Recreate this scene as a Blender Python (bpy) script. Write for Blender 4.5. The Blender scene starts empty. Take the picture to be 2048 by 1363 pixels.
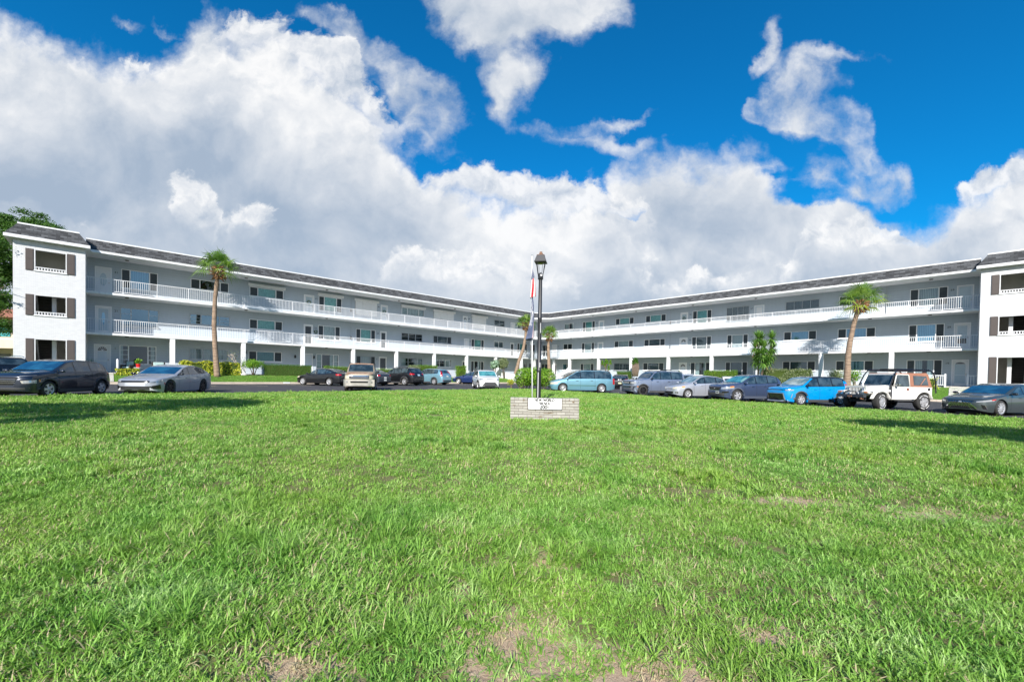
import bpy, bmesh, math, random
from mathutils import Vector, Matrix, noise
from mathutils.bvhtree import BVHTree
R = math.radians
random.seed(7)
SC = bpy.context.scene
COL = SC.collection

# ------------------------------------------------------------------ camera
CAMZ = 1.4
cd = bpy.data.cameras.new("camera")
cam = bpy.data.objects.new("camera", cd)
COL.objects.link(cam)
cam.location = (0, 0, CAMZ)
PITCH = -0.95
cam.matrix_world = (Matrix.Translation((0, 0, CAMZ)) @ Matrix.Rotation(R(90 + PITCH), 4, 'X')
                    @ Matrix.Rotation(R(0.96), 4, 'Z'))
cd.sensor_width = 36
cd.lens = 36 * 847 / 2048
cd.shift_y = (69 + 847 * math.tan(R(0.95))) / 2048
cd.clip_start = 0.05
cd.clip_end = 3000
SC.camera = cam

# ------------------------------------------------------------------ light
SUN_EL = R(31.5)
SUN_D = Vector((.1455, .9894))            # horizontal travel direction of the sunlight
SUN_AZ = math.atan2(-SUN_D.x, -SUN_D.y)   # compass angle towards the sun, from +Y clockwise
sd = bpy.data.lights.new("sun", 'SUN')
sd.energy = 5.0
sd.angle = R(0.53)
sd.color = (1.0, .955, .89)
sun = bpy.data.objects.new("sun", sd)
COL.objects.link(sun)
dirv = Vector((SUN_D.x * math.cos(SUN_EL), SUN_D.y * math.cos(SUN_EL), -math.sin(SUN_EL)))
sun.rotation_euler = dirv.to_track_quat('-Z', 'Y').to_euler()
sun.location = (-10, -30, 30)

SC.view_settings.view_transform = 'Standard'
SC.view_settings.look = 'None'
SC.view_settings.exposure = 0.6
SC.view_settings.gamma = 1
SC.cycles.max_bounces = 6
SC.cycles.diffuse_bounces = 3
SC.cycles.glossy_bounces = 3
SC.cycles.transmission_bounces = 4
SC.cycles.transparent_max_bounces = 12
SC.cycles.caustics_reflective = False
SC.cycles.caustics_refractive = False
SC.cycles.use_denoising = True
try:
    SC.cycles.denoiser = 'OPENIMAGEDENOISE'
except Exception:
    pass

# ------------------------------------------------------------------ node helper
class NT:
    def __init__(s, tree):
        s.t = tree
    def n(s, kind, **kw):
        nd = s.t.nodes.new(kind)
        for k, v in kw.items():
            setattr(nd, k, v)
        return nd
    def link(s, a, b):
        s.t.links.new(a, b)
    def val(s, sock, v):
        if hasattr(v, 'is_output') or isinstance(v, bpy.types.NodeSocket):
            s.t.links.new(v, sock)
        else:
            sock.default_value = v
    def m(s, op, a, b=None, c=None, clamp=False):
        nd = s.t.nodes.new('ShaderNodeMath'); nd.operation = op; nd.use_clamp = clamp
        s.val(nd.inputs[0], a)
        if b is not None: s.val(nd.inputs[1], b)
        if c is not None: s.val(nd.inputs[2], c)
        return nd.outputs[0]
    def mapr(s, v, a, b, c=0., d=1., smooth=False):
        nd = s.t.nodes.new('ShaderNodeMapRange')
        if smooth: nd.interpolation_type = 'SMOOTHSTEP'
        s.val(nd.inputs[0], v)
        for i, q in enumerate((a, b, c, d)): nd.inputs[i + 1].default_value = q
        return nd.outputs[0]
    def mix(s, f, a, b, mode='MIX'):
        nd = s.t.nodes.new('ShaderNodeMix'); nd.data_type = 'RGBA'; nd.blend_type = mode
        s.val(nd.inputs[0], f)
        for sk, v in ((nd.inputs[6], a), (nd.inputs[7], b)):
            if isinstance(v, (tuple, list)): sk.default_value = (*v[:3], 1)
            else: s.val(sk, v)
        return nd.outputs[2]
    def noise(s, vec, scale, detail=3, rough=.5, dist=0., dims='3D'):
        nd = s.t.nodes.new('ShaderNodeTexNoise'); nd.noise_dimensions = dims
        if vec is not None: s.t.links.new(vec, nd.inputs['Vector'])
        nd.inputs['Scale'].default_value = scale
        nd.inputs['Detail'].default_value = detail
        nd.inputs['Roughness'].default_value = rough
        nd.inputs['Distortion'].default_value = dist
        return nd.outputs[0]
    def comb(s, x, y, z):
        nd = s.t.nodes.new('ShaderNodeCombineXYZ')
        for i, v in enumerate((x, y, z)): s.val(nd.inputs[i], v)
        return nd.outputs[0]

# ------------------------------------------------------------------ sky with clouds
W = bpy.data.worlds.new("World")
SC.world = W
W.use_nodes = True
wt = W.node_tree
wt.nodes.clear()
N = NT(wt)
sky = N.n('ShaderNodeTexSky', sky_type='NISHITA')
sky.sun_disc = False
sky.sun_elevation = SUN_EL
sky.sun_rotation = SUN_AZ
sky.air_density = 1.0
sky.dust_density = 0.3
sky.ozone_density = 3.0
geo = N.n('ShaderNodeTexCoord')
sep = N.n('ShaderNodeSeparateXYZ')
N.link(geo.outputs['Generated'], sep.inputs[0])
dx, dy, dz = sep.outputs
ay = N.m('MAXIMUM', N.m('ABSOLUTE', dy), .12)
# bearing tangent u and elevation tangent v of a direction (mirrored behind the viewer)
U = N.m('DIVIDE', dx, ay)
V = N.m('DIVIDE', dz, ay)
P0 = N.comb(U, V, 0.)
# domain warp
wn = N.n('ShaderNodeTexNoise'); wn.inputs['Scale'].default_value = 5.0; wn.inputs['Detail'].default_value = 6; wn.inputs['Roughness'].default_value = .6
N.link(P0, wn.inputs['Vector'])
wsub = N.n('ShaderNodeVectorMath', operation='SUBTRACT'); N.link(wn.outputs['Color'], wsub.inputs[0]); wsub.inputs[1].default_value = (.5, .5, .5)
wsc = N.n('ShaderNodeVectorMath', operation='SCALE'); N.link(wsub.outputs[0], wsc.inputs[0]); wsc.inputs['Scale'].default_value = .17
wadd = N.n('ShaderNodeVectorMath', operation='ADD'); N.link(P0, wadd.inputs[0]); N.link(wsc.outputs[0], wadd.inputs[1])
sw = N.n('ShaderNodeSeparateXYZ'); N.link(wadd.outputs[0], sw.inputs[0])
UW, VW = sw.outputs[0], sw.outputs[1]

def total(lst, soft=1.9):
    """sum of soft elliptical bumps: (x, y, rx, ry, rotation, amount)"""
    acc = None
    for px, py, rx, ry, rot, amp in lst:
        mp = N.n('ShaderNodeMapping', vector_type='TEXTURE')
        N.link(wadd.outputs[0], mp.inputs[0])
        mp.inputs['Location'].default_value = ((px - 1024) / 847, (750 - py) / 847, 0)
        mp.inputs['Rotation'].default_value = (0, 0, R(rot))
        mp.inputs['Scale'].default_value = (rx * soft / 847, ry * soft / 847, 1e6)
        g = N.n('ShaderNodeTexGradient', gradient_type='SPHERICAL')
        N.link(mp.outputs[0], g.inputs[0])
        acc = N.m('MULTIPLY_ADD', g.outputs['Fac'], amp, acc if acc is not None else 0.0)
    return acc

# the top edge of the main cloud deck as a curve over bearing, then separate banks and wisps
EDGE = [(-300, 40), (-100, 50), (0, 66), (60, 72), (110, 88), (200, 105), (330, 112), (375, 70), (405, 22), (450, 52), (510, 38), (560, 60), (600, 100), (650, 118), (705, 120), (735, 170), (765, 250), (795, 290),
        (850, 322), (900, 345), (960, 362), (1024, 370), (1100, 365), (1170, 352), (1205, 372), (1225, 310), (1300, 292), (1400, 292), (1500, 294), (1545, 335), (1580, 350), (1625, 305), (1690, 300), (1730, 345), (1765, 390),
        (1800, 415), (1860, 420), (1900, 400), (1915, 355), (1985, 330), (2020, 290), (2060, 275), (2350, 230)]
fc = N.n('ShaderNodeFloatCurve')
cvm = fc.mapping; cvm.clip_max_x = 1; cvm.use_clip = True
cv = cvm.curves[0]
pe = [((x + 300) / 2650, (750 - y) / 847) for x, y in EDGE]
cv.points[0].location = pe[0]; cv.points[1].location = pe[-1]
for q in pe[1:-1]: cv.points.new(*q)
for q in cv.points: q.handle_type = 'VECTOR'
cvm.update()
un = N.m('DIVIDE', N.m('ADD', UW, (1024 + 300) / 847), 2650 / 847, clamp=True)
N.link(un, fc.inputs['Value'])
deck = N.m('MULTIPLY', N.m('SUBTRACT', fc.outputs[0], VW), 7.5)
deck = N.m('ADD', N.m('MINIMUM', N.m('MAXIMUM', deck, -1.6), 1.5), .36)
MASS = [(1130, 268, 130, 22, -6, .62), (1230, 300, 90, 24, -12, .5), (1200, 236, 120, 14, 4, .55), (1270, 228, 60, 10, 12, .35),
        (1665, 225, 34, 70, 15, .62), (1690, 300, 40, 60, 10, .55), (1640, 250, 60, 30, 20, .42), (1580, 235, 80, 22, -12, .42), (1540, 200, 60, 40, 0, .42), (1620, 150, 90, 22, -20, .42), (1700, 260, 30, 40, 0, .45), (1350, 262, 90, 12, 8, .40), (1440, 285, 80, 14, 0, .5), (1120, 110, 40, 50, -30, .4), (980, 190, 30, 50, 10, .5), (1090, 40, 120, 40, 20, .5), (1560, 165, 66, 45, 25, .58), (1515, 78, 52, 16, 52, .72), (1490, 112, 30, 20, 30, .4), (1665, 106, 80, 17, -5, .7), (1478, 215, 22, 20, 0, .8), (1600, 215, 45, 22, 0, .5), (1760, 330, 40, 22, 10, .5), (1800, 345, 20, 20, 0, .5), (1760, 372, 50, 16, 0, .5),
        (1030, 15, 150, 62, 0, 1.5), (900, 20, 60, 45, 0, .8), (1140, -20, 110, 60, 0, 1.0), (1010, 130, 46, 80, 0, .9), (1060, 170, 46, 40, 0, .6), (940, 95, 60, 30, 20, .6),
        (700, 85, 110, 34, -28, .75), (800, 165, 90, 46, -35, .9), (880, 225, 70, 40, -32, .75), (850, 290, 60, 26, -30, .6), (640, 45, 70, 14, -5, .5), (250, 55, 50, 11, -28, .65), (345, 72, 60, 12, -15, .62)]
HOLE = [(1252, 416, 26, 10, 0, -1.3), (1590, 395, 60, 16, 8, -.9), (1540, 360, 26, 12, 0, -.6), (1700, 395, 60, 12, 0, -.5), (730, 190, 30, 40, 0, -.5), (870, 345, 40, 14, -25, -.7), (1660, 355, 20, 14, 0, -.4)]
VEIL = [q for q in MASS if 1450 < q[0] < 1830 or 600 < q[0] < 900]; BODY = [q for q in MASS if q not in VEIL]
thin = N.m('MAXIMUM', N.m('SUBTRACT', total(BODY, 1.7), .12), N.m('MINIMUM', N.m('SUBTRACT', total(VEIL, 1.9), .12), .56))   # veils stay translucent
mass = N.m('ADD', N.m('MAXIMUM', deck, thin), total(HOLE))
fb = N.noise(wadd.outputs[0], 5.5, 8, .56)
fb2 = N.noise(P0, 22.0, 7, .6)
field = N.m('ADD', mass, N.m('MULTIPLY', N.m('SUBTRACT', fb, .5), 1.45))
field = N.m('ADD', field, N.m('MULTIPLY', N.m('SUBTRACT', fb2, .5), .55))
dens = N.mapr(field, .22, .98, 0., 1., True)

# shade of the clouds: puffs lit from over the viewer's shoulder, relief from an offset sample
off = N.n('ShaderNodeVectorMath', operation='ADD'); N.link(wadd.outputs[0], off.inputs[0]); off.inputs[1].default_value = (-.02, .04, 0)
fo_ = N.noise(off.outputs[0], 5.5, 8, .56)
relief = N.m('SUBTRACT', fb, fo_)
off2 = N.n('ShaderNodeVectorMath', operation='ADD'); N.link(P0, off2.inputs[0]); off2.inputs[1].default_value = (-.02, .05, 3.)
big = N.noise(off2.outputs[0], 3.2, 6, .55, .4)
PUFF = [(700, 190, 90, 70, 0, .9), (500, 120, 110, 90, -30, .8), (460, 470, 110, 60, 0, .8), (380, 400, 40, 40, 0, .5), (880, 560, 130, 45, 0, .7), (1010, 410, 170, 50, 0, 1.0), (1160, 390, 90, 50, 0, .9),
        (1700, 480, 90, 50, 0, .9), (330, 170, 180, 60, -5, .6), (1970, 370, 90, 50, 20, .7), (760, 290, 80, 100, 30, .5), (1330, 590, 60, 40, 0, .5), (1420, 590, 60, 40, 0, .5), (1080, 480, 90, 40, 0, .5), (100, 230, 150, 50, 0, .35), (1090, 590, 60, 40, 0, .5), (1400, 340, 120, 30, 0, .3), (1250, 480, 150, 50, 0, .5), (30, 90, 60, 30, 0, .2), (560, 270, 80, 60, 0, .4)]
GREY = [(230, 290, 220, 80, 0, .65), (120, 420, 330, 100, 0, .8), (560, 420, 200, 80, 0, .6), (620, 520, 260, 60, 0, .7), (1350, 430, 140, 40, 0, .55), (1050, 620, 260, 50, 0, .55),
        (1880, 520, 180, 60, 0, .55), (780, 450, 130, 60, 0, .4), (1480, 470, 130, 50, 0, .4), (560, 600, 200, 40, 0, .5), (1640, 570, 100, 50, 0, .6), (1180, 560, 100, 50, 0, .4), (960, 30, 100, 40, 0, .2), (1230, 620, 160, 30, 0, .5)]
gf = total(GREY); pf = total(PUFF)
# back layer: broad soft cloud, little relief
lum = N.m('ADD', .70, N.m('MULTIPLY', pf, .14))
lum = N.m('SUBTRACT', lum, N.m('MULTIPLY', gf, .23))
lum = N.m('ADD', lum, N.m('MULTIPLY', relief, N.m('MAXIMUM', N.m('SUBTRACT', .75, N.m('MULTIPLY', gf, .5)), .16)))
lum = N.m('ADD', lum, N.m('MULTIPLY', N.m('SUBTRACT', big, .5), .72))
lum = N.m('MINIMUM', N.m('MAXIMUM', lum, .40), .93)
# front layer: bright cumulus heads with crisp tops that melt downwards
hn = N.noise(wadd.outputs[0], 11.0, 8, .55)
offh = N.n('ShaderNodeVectorMath', operation='ADD'); N.link(wadd.outputs[0], offh.inputs[0]); offh.inputs[1].default_value = (-.008, .022, 0)
hn2 = N.noise(offh.outputs[0], 11.0, 8, .55)
HEAD = [(700, 210, 80, 90, 10, 1.0), (640, 150, 60, 50, 0, .8), (550, 100, 60, 60, 0, .9), (440, 90, 50, 70, -30, .9), (520, 210, 110, 70, 0, .8), (760, 320, 70, 70, 0, .7), (480, 455, 90, 50, 0, 1.0), (375, 410, 35, 55, 0, .8), (380, 490, 30, 30, 0, .7),
        (800, 540, 60, 40, 0, .9), (930, 555, 75, 50, 0, 1.0), (870, 590, 90, 40, 0, .8), (1000, 410, 110, 55, 0, 1.0), (1160, 400, 80, 55, 0, .9), (1080, 470, 100, 50, 0, .8), (900, 380, 60, 40, -20, .7), (1100, 530, 60, 50, 0, .7), (1200, 480, 90, 50, 0, .6),
        (1330, 570, 55, 45, 0, .9), (1420, 570, 45, 40, 0, .9), (1100, 600, 60, 45, 0, .9), (1690, 470, 70, 60, 0, 1.0), (1750, 470, 50, 40, 0, .8), (1620, 500, 60, 40, 0, .6), (1580, 560, 60, 40, 0, .6), (1780, 560, 60, 30, 0, .6), (1960, 370, 70, 50, 10, .9), (2030, 340, 50, 50, 0, .8), (1000, 30, 80, 40, 0, .3), (300, 160, 130, 45, 0, .55), (120, 130, 70, 35, 0, .4), (250, 120, 60, 30, 0, .4),
        (150, 450, 60, 20, 0, .5), (1250, 420, 80, 30, 0, .4), (1840, 470, 90, 30, 0, .3)]
hf = total(HEAD)
hfield = N.m('ADD', hf, N.m('MULTIPLY', N.m('SUBTRACT', hn, .5), 1.35))
hd = N.mapr(hfield, .46, .72, 0., 1., True)
hup = total([(q[0], q[1] - q[3] * .42, q[2], q[3] * .85, q[4], q[5]) for q in HEAD])
fade = N.mapr(N.m('SUBTRACT', hup, N.m('MULTIPLY', hf, .85)), -.22, .14, .0, 1., True)
hd = N.m('MULTIPLY', hd, fade)
hl = N.m('ADD', .78, N.m('MULTIPLY', N.m('SUBTRACT', hn, hn2), 1.1))
hl = N.m('ADD', hl, N.m('MULTIPLY', N.m('SUBTRACT', big, .5), .25))
hl = N.m('MINIMUM', N.m('MAXIMUM', hl, .50), .97)
lum = N.m('ADD', N.m('MULTIPLY', lum, N.m('SUBTRACT', 1., hd)), N.m('MULTIPLY', hl, hd))
dens = N.m('MAXIMUM', dens, N.m('MULTIPLY', hd, .95))
lf = N.mapr(lum, .42, .88)
ccol = N.mix(lf, (.45, .55, .69), (.96, .96, .96))
cl = N.n('ShaderNodeVectorMath', operation='SCALE'); N.link(ccol, cl.inputs[0])
N.link(N.mapr(lum, .40, .97, 9.6, 11.4), cl.inputs['Scale'])
# clear sky
tint = N.mix(1.0, sky.outputs[0], (.05, 1.16, 1.78), 'MULTIPLY')
skc = N.n('ShaderNodeVectorMath', operation='SCALE'); N.link(tint, skc.inputs[0]); skc.inputs['Scale'].default_value = 1.0
skyA = skc.outputs[0]
skymix = N.mix(N.m('MULTIPLY', dens, .97), skyA, cl.outputs[0])
bg = N.n('ShaderNodeBackground'); N.link(skymix, bg.inputs[0]); bg.inputs[1].default_value = 0.061
wo = N.n('ShaderNodeOutputWorld'); N.link(bg.outputs[0], wo.inputs[0])
try:
    W.cycles.sampling_method = 'MANUAL'; W.cycles.sample_map_resolution = 512
except Exception:
    pass

# ------------------------------------------------------------------ materials
MATS = {}
def mat(name, col, rough=.6, metal=0., vary=0., vscale=8., bump=0., bscale=40., spec=None, coat=0., col2=None, attr=False, trans=0., emit=None, obj=False):
    """procedural material: base colour, slow tone variation, fine bump"""
    if name in MATS: return MATS[name]
    m = bpy.data.materials.new(name); m.use_nodes = True
    t = m.node_tree; n = NT(t)
    b = t.nodes['Principled BSDF']
    b.inputs['Roughness'].default_value = rough
    b.inputs['Metallic'].default_value = metal
    if spec is not None: b.inputs['Specular IOR Level'].default_value = spec
    if coat: b.inputs['Coat Weight'].default_value = coat; b.inputs['Coat Roughness'].default_value = .03
    tc = t.nodes.new('ShaderNodeTexCoord'); vec = tc.outputs['Object']
    c = (*col[:3], 1)
    src = None
    if attr:
        at = t.nodes.new('ShaderNodeAttribute'); at.attribute_name = 'tone'
        src = n.mix(at.outputs['Fac'], col, col2 if col2 else tuple(x * 1.5 for x in col))
    elif col2:
        f = n.mapr(n.noise(vec, vscale, 5, .6), .35, .65)
        src = n.mix(f, col, col2)
    if vary:
        f = n.mapr(n.noise(vec, vscale, 4, .6), .3, .7, 1 - vary, 1 + vary)
        sc = t.nodes.new('ShaderNodeVectorMath'); sc.operation = 'SCALE'
        if src is not None: t.links.new(src, sc.inputs[0])
        else: sc.inputs[0].default_value = c[:3]
        t.links.new(f, sc.inputs['Scale']); src = sc.outputs[0]
    if src is not None: t.links.new(src, b.inputs['Base Color'])
    else: b.inputs['Base Color'].default_value = c
    if bump:
        bp = t.nodes.new('ShaderNodeBump'); bp.inputs['Strength'].default_value = bump; bp.inputs['Distance'].default_value = .02
        t.links.new(n.noise(vec, bscale, 4, .6), bp.inputs['Height']); t.links.new(bp.outputs[0], b.inputs['Normal'])
    if trans:
        b.inputs['Subsurface Weight'].default_value = 0
        tr = t.nodes.new('ShaderNodeBsdfTranslucent'); mx = t.nodes.new('ShaderNodeMixShader')
        mx.inputs[0].default_value = trans
        if src is not None: t.links.new(n.mix(1., src, (1.15, 1.35, .5), 'MULTIPLY'), tr.inputs[0])
        else: tr.inputs[0].default_value = c
        t.links.new(b.outputs[0], mx.inputs[1]); t.links.new(tr.outputs[0], mx.inputs[2])
        t.links.new(mx.outputs[0], t.nodes['Material Output'].inputs[0])
    MATS[name] = m
    return m

def glass_mat(name, tint, refl=.12, rough=.02, sheen=(.80, .92, 1.)):
    """thin tinted window glass: see-through with a mirror share that grows at grazing angles"""
    if name in MATS: return MATS[name]
    m = bpy.data.materials.new(name); m.use_nodes = True; t = m.node_tree; t.nodes.clear(); n = NT(t)
    tr = t.nodes.new('ShaderNodeBsdfTransparent'); tr.inputs[0].default_value = (*tint, 1)
    gl = t.nodes.new('ShaderNodeBsdfGlossy'); gl.inputs['Roughness'].default_value = rough; gl.inputs[0].default_value = (*sheen, 1)
    ge = t.nodes.new('ShaderNodeNewGeometry'); dp = t.nodes.new('ShaderNodeVectorMath'); dp.operation = 'DOT_PRODUCT'
    t.links.new(ge.outputs['Incoming'], dp.inputs[0]); t.links.new(ge.outputs['Normal'], dp.inputs[1])
    f = n.m('POWER', n.m('SUBTRACT', 1., n.m('ABSOLUTE', dp.outputs['Value'])), 5.); f = n.m('MULTIPLY_ADD', f, 1 - refl, refl)
    mx = t.nodes.new('ShaderNodeMixShader'); t.links.new(f, mx.inputs[0]); t.links.new(tr.outputs[0], mx.inputs[1]); t.links.new(gl.outputs[0], mx.inputs[2])
    o = t.nodes.new('ShaderNodeOutputMaterial'); t.links.new(mx.outputs[0], o.inputs[0])
    MATS[name] = m
    return m

# ------------------------------------------------------------------ mesh helpers
class MB:
    """collects shapes for ONE mesh object"""
    def __init__(s): s.v = []; s.f = []; s.tone = []
    def add(s, vs, fs, tone=None):
        k = len(s.v); s.v += [tuple(p) for p in vs]; s.f += [tuple(i + k for i in f) for f in fs]
        if tone is not None: s.tone += [tone] * len(fs)
        return s
    def hexa(s, p, tone=None):   # 8 corners: bottom ring of four, top ring of four
        return s.add(p, [(0, 3, 2, 1), (4, 5, 6, 7), (0, 1, 5, 4), (1, 2, 6, 5), (2, 3, 7, 6), (3, 0, 4, 7)], tone)
    def box(s, x0, x1, y0, y1, z0, z1, fr=None, tone=None):
        p = [(x0, y0, z0), (x1, y0, z0), (x1, y1, z0), (x0, y1, z0), (x0, y0, z1), (x1, y0, z1), (x1, y1, z1), (x0, y1, z1)]
        if fr: p = [fr(*q) for q in p]
        return s.hexa(p, tone)
    def quad(s, a, b, c, d, tone=None): return s.add([a, b, c, d], [(0, 1, 2, 3)], tone)
    def tube(s, pts, rad, n=8, caps=True, tone=None):
        pts = [Vector(p) for p in pts]; rs = rad if isinstance(rad, (list, tuple)) else [rad] * len(pts)
        vs = []; fs = []
        prev = None
        for i, p in enumerate(pts):
            d = (pts[min(i + 1, len(pts) - 1)] - pts[max(i - 1, 0)])
            d = d.normalized() if d.length > 1e-9 else Vector((0, 0, 1))
            if prev is None:
                a = d.cross(Vector((0, 0, 1)));
                if a.length < .05: a = d.cross(Vector((1, 0, 0)))
            else: a = prev - d * prev.dot(d)
            a.normalize(); b = d.cross(a).normalized(); prev = a
            for k in range(n):
                t = 2 * math.pi * k / n
                vs.append(p + (a * math.cos(t) + b * math.sin(t)) * rs[i])
        for i in range(len(pts) - 1):
            for k in range(n):
                fs.append((i * n + k, i * n + (k + 1) % n, (i + 1) * n + (k + 1) % n, (i + 1) * n + k))
        if caps:
            fs.append(tuple(range(n - 1, -1, -1))); fs.append(tuple(range((len(pts) - 1) * n, len(pts) * n)))
        return s.add(vs, fs, tone)
    def lathe(s, prof, n=24, M=None, axis='Z', caps=False):
        vs = []; fs = []
        for r, h in prof:
            for k in range(n):
                t = 2 * math.pi * k / n
                c, q = r * math.cos(t), r * math.sin(t)
                p = Vector((c, q, h)) if axis == 'Z' else (Vector((c, h, q)) if axis == 'Y' else Vector((h, c, q)))
                vs.append(M @ p if M else p)
        m = len(prof)
        for i in range(m - 1):
            for k in range(n):
                fs.append((i * n + k, i * n + (k + 1) % n, (i + 1) * n + (k + 1) % n, (i + 1) * n + k))
        if caps: fs.append(tuple(range(n))); fs.append(tuple(range((m - 1) * n, m * n)))
        return s.add(vs, fs)
    def xform(s, M): s.v = [tuple(M @ Vector(p)) for p in s.v]; return s
    def mesh(s, name, smooth=False, angle=None, recalc=True):
        me = bpy.data.meshes.new(name); me.from_pydata(s.v, [], s.f); me.update()
        if recalc and len(s.f) < 60000:
            bm = bmesh.new(); bm.from_mesh(me); bmesh.ops.recalc_face_normals(bm, faces=bm.faces); bm.to_mesh(me); bm.free()
        if s.tone and len(s.tone) == len(me.polygons):
            a = me.attributes.new('tone', 'FLOAT', 'FACE'); a.data.foreach_set('value', s.tone)
        if smooth or angle:
            me.polygons.foreach_set('use_smooth', [True] * len(me.polygons))
            if angle:
                try: me.set_sharp_from_angle(angle=R(angle))
                except Exception: pass
        return me
    def obj(s, name, m, parent=None, smooth=False, angle=None, loc=None, bevel=0., recalc=True):
        """one linked mesh object; with loc, vertices are world points and the origin moves to loc"""
        if loc is not None: s.v = [(p[0] - loc[0], p[1] - loc[1], p[2] - loc[2]) for p in s.v]
        me = s.mesh(name, smooth, angle, recalc); me.materials.append(m)
        o = bpy.data.objects.new(name, me); COL.objects.link(o)
        if parent is not None: o.parent = parent
        elif loc is not None: o.location = loc
        if bevel:
            b = o.modifiers.new('bevel', 'BEVEL'); b.width = bevel; b.segments = 2; b.limit_method = 'ANGLE'
        return o

def tag(o, label=None, cat=None, group=None, kind=None):
    if label: o['label'] = label
    if cat: o['category'] = cat
    if group: o['group'] = group
    if kind: o['kind'] = kind
    return o
def empty(name, loc, rz=0., label=None, cat=None, group=None):
    o = bpy.data.objects.new(name, None); COL.objects.link(o); o.location = loc; o.rotation_euler = (0, 0, rz); o.empty_display_size = .3
    return tag(o, label, cat, group)

# ------------------------------------------------------------------ the lie of the land (metres, camera stands at x=0, y=0, z=0)
def lotz(x, y):
    return -.006 * max(-60, min(60, x)) + .0065 * max(-10, min(60, y))
def norm2(x, y):
    l = math.hypot(x, y); return (x / l, y / l)
UL = norm2(.724, .690); BL = norm2(-.690, .724)     # along / behind the left wing
UR = norm2(-.690, .724); BR = norm2(.724, .690)     # along / behind the right wing
PL = (-32.1, 31.9); PR = (36.54, 33.29)
DL0 = PL[0] * BL[0] + PL[1] * BL[1]; DR0 = PR[0] * BR[0] + PR[1] * BR[1]
FLOOR = CAMZ - .28
def frL(s, d, z): return (PL[0] + UL[0] * s + BL[0] * d, PL[1] + UL[1] * s + BL[1] * d, z)
def frR(s, d, z): return (PR[0] + UR[0] * s + BR[0] * d, PR[1] + UR[1] * s + BR[1] * d, z)
LAWN_L, LAWN_R = 25.3, 26.0      # lawn edges, as distance from the camera towards each wing
KERB_L, KERB_R = 40.3, 44.4      # kerb lines
def lr(dl, dr):
    """the point lying dl towards the left wing and dr towards the right wing"""
    det = BL[0] * BR[1] - BL[1] * BR[0]
    return ((dl * BR[1] - BL[1] * dr) / det, (BL[0] * dr - dl * BR[0]) / det)
def distL(x, y): return x * BL[0] + y * BL[1]
def distR(x, y): return x * BR[0] + y * BR[1]
def stripz(x, y):
    """height of the raised grass strip between kerb and building"""
    z0 = lotz(x, y) + .13
    k = max((distL(x, y) - KERB_L) / (DL0 - .6 - KERB_L), (distR(x, y) - KERB_R) / (DR0 - .6 - KERB_R))
    k = max(0, min(1, k * 1.35))
    k = k * k * (3 - 2 * k)
    return z0 + (FLOOR - .12 - z0) * k

def grass_ground_mat(name, soil, straw, green, g_amt):
    m = bpy.data.materials.new(name); m.use_nodes = True; t = m.node_tree; n = NT(t); b = t.nodes['Principled BSDF']
    b.inputs['Roughness'].default_value = .95; b.inputs['Specular IOR Level'].default_value = .1
    tc = t.nodes.new('ShaderNodeTexCoord'); v = tc.outputs['Object']
    f1 = n.noise(v, 45, 5, .7); f2 = n.noise(v, 6., 4, .6); f3 = n.noise(v, 160., 3, .7); f4 = n.noise(v, .35, 3, .6)
    c = n.mix(n.mapr(f1, .35, .7), soil, straw)
    c = n.mix(n.m('MULTIPLY', n.mapr(f2, .25, .6), g_amt), c, green)
    c = n.mix(n.mapr(f3, .3, .75, .0, .28), c, tuple(x * .5 for x in soil))
    c = n.mix(n.mapr(f4, .35, .7, 0, .12), c, tuple(x * 1.5 for x in green))
    if name == 'lawn soil':     # dry sandy soil in the worn spots, mossy thatch elsewhere
        acc = None
        wob = t.nodes.new('ShaderNodeVectorMath'); wob.operation = 'SCALE'; wob.inputs['Scale'].default_value = .25
        nz = t.nodes.new('ShaderNodeTexNoise'); nz.inputs['Scale'].default_value = 3.; t.links.new(v, nz.inputs['Vector']); t.links.new(nz.outputs['Color'], wob.inputs[0])
        av = t.nodes.new('ShaderNodeVectorMath'); av.operation = 'ADD'; t.links.new(v, av.inputs[0]); t.links.new(wob.outputs[0], av.inputs[1])
        for bx, by, rx, ry in ((-.02, 2.15, .45, .5), (-.26, 2.62, .3, .36), (.62, 1.82, .7, .5), (.15, 1.95, .6, .4), (-.95, 1.90, .45, .35), (.3, 3.1, .3, .4), (1.35, 2.2, .25, .25), (4.3, 4.35, 1.1, .5), (3.2, 4.7, .8, .4)):
            mp = t.nodes.new('ShaderNodeMapping'); mp.vector_type = 'TEXTURE'; t.links.new(av.outputs[0], mp.inputs[0]); mp.inputs['Location'].default_value = (bx + .12, by + .12, 0); mp.inputs['Scale'].default_value = (rx * .8, ry * .8, 1e6)
            g = t.nodes.new('ShaderNodeTexGradient'); g.gradient_type = 'SPHERICAL'; t.links.new(mp.outputs[0], g.inputs[0]); acc = n.m('ADD', g.outputs['Fac'], acc if acc is not None else 0.)
        c = n.mix(n.mapr(acc, .06, .3), n.mix(.55, c, (.11, .17, .035)), n.mix(n.mapr(f1, .35, .7), (.52, .36, .25), (.74, .58, .41)))
    t.links.new(c, b.inputs['Base Color'])
    bp = t.nodes.new('ShaderNodeBump'); bp.inputs['Strength'].default_value = .8; bp.inputs['Distance'].default_value = .03
    t.links.new(n.m('ADD', f1, f3), bp.inputs['Height']); t.links.new(bp.outputs[0], b.inputs['Normal'])
    MATS[name] = m
    return m
M_lawn = grass_ground_mat('lawn soil', (.42, .285, .19), (.58, .45, .30), (.13, .17, .045), .25)
M_turf = grass_ground_mat('clipped turf', (.10, .12, .03), (.13, .17, .04), (.10, .24, .03), 1.0)

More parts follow.
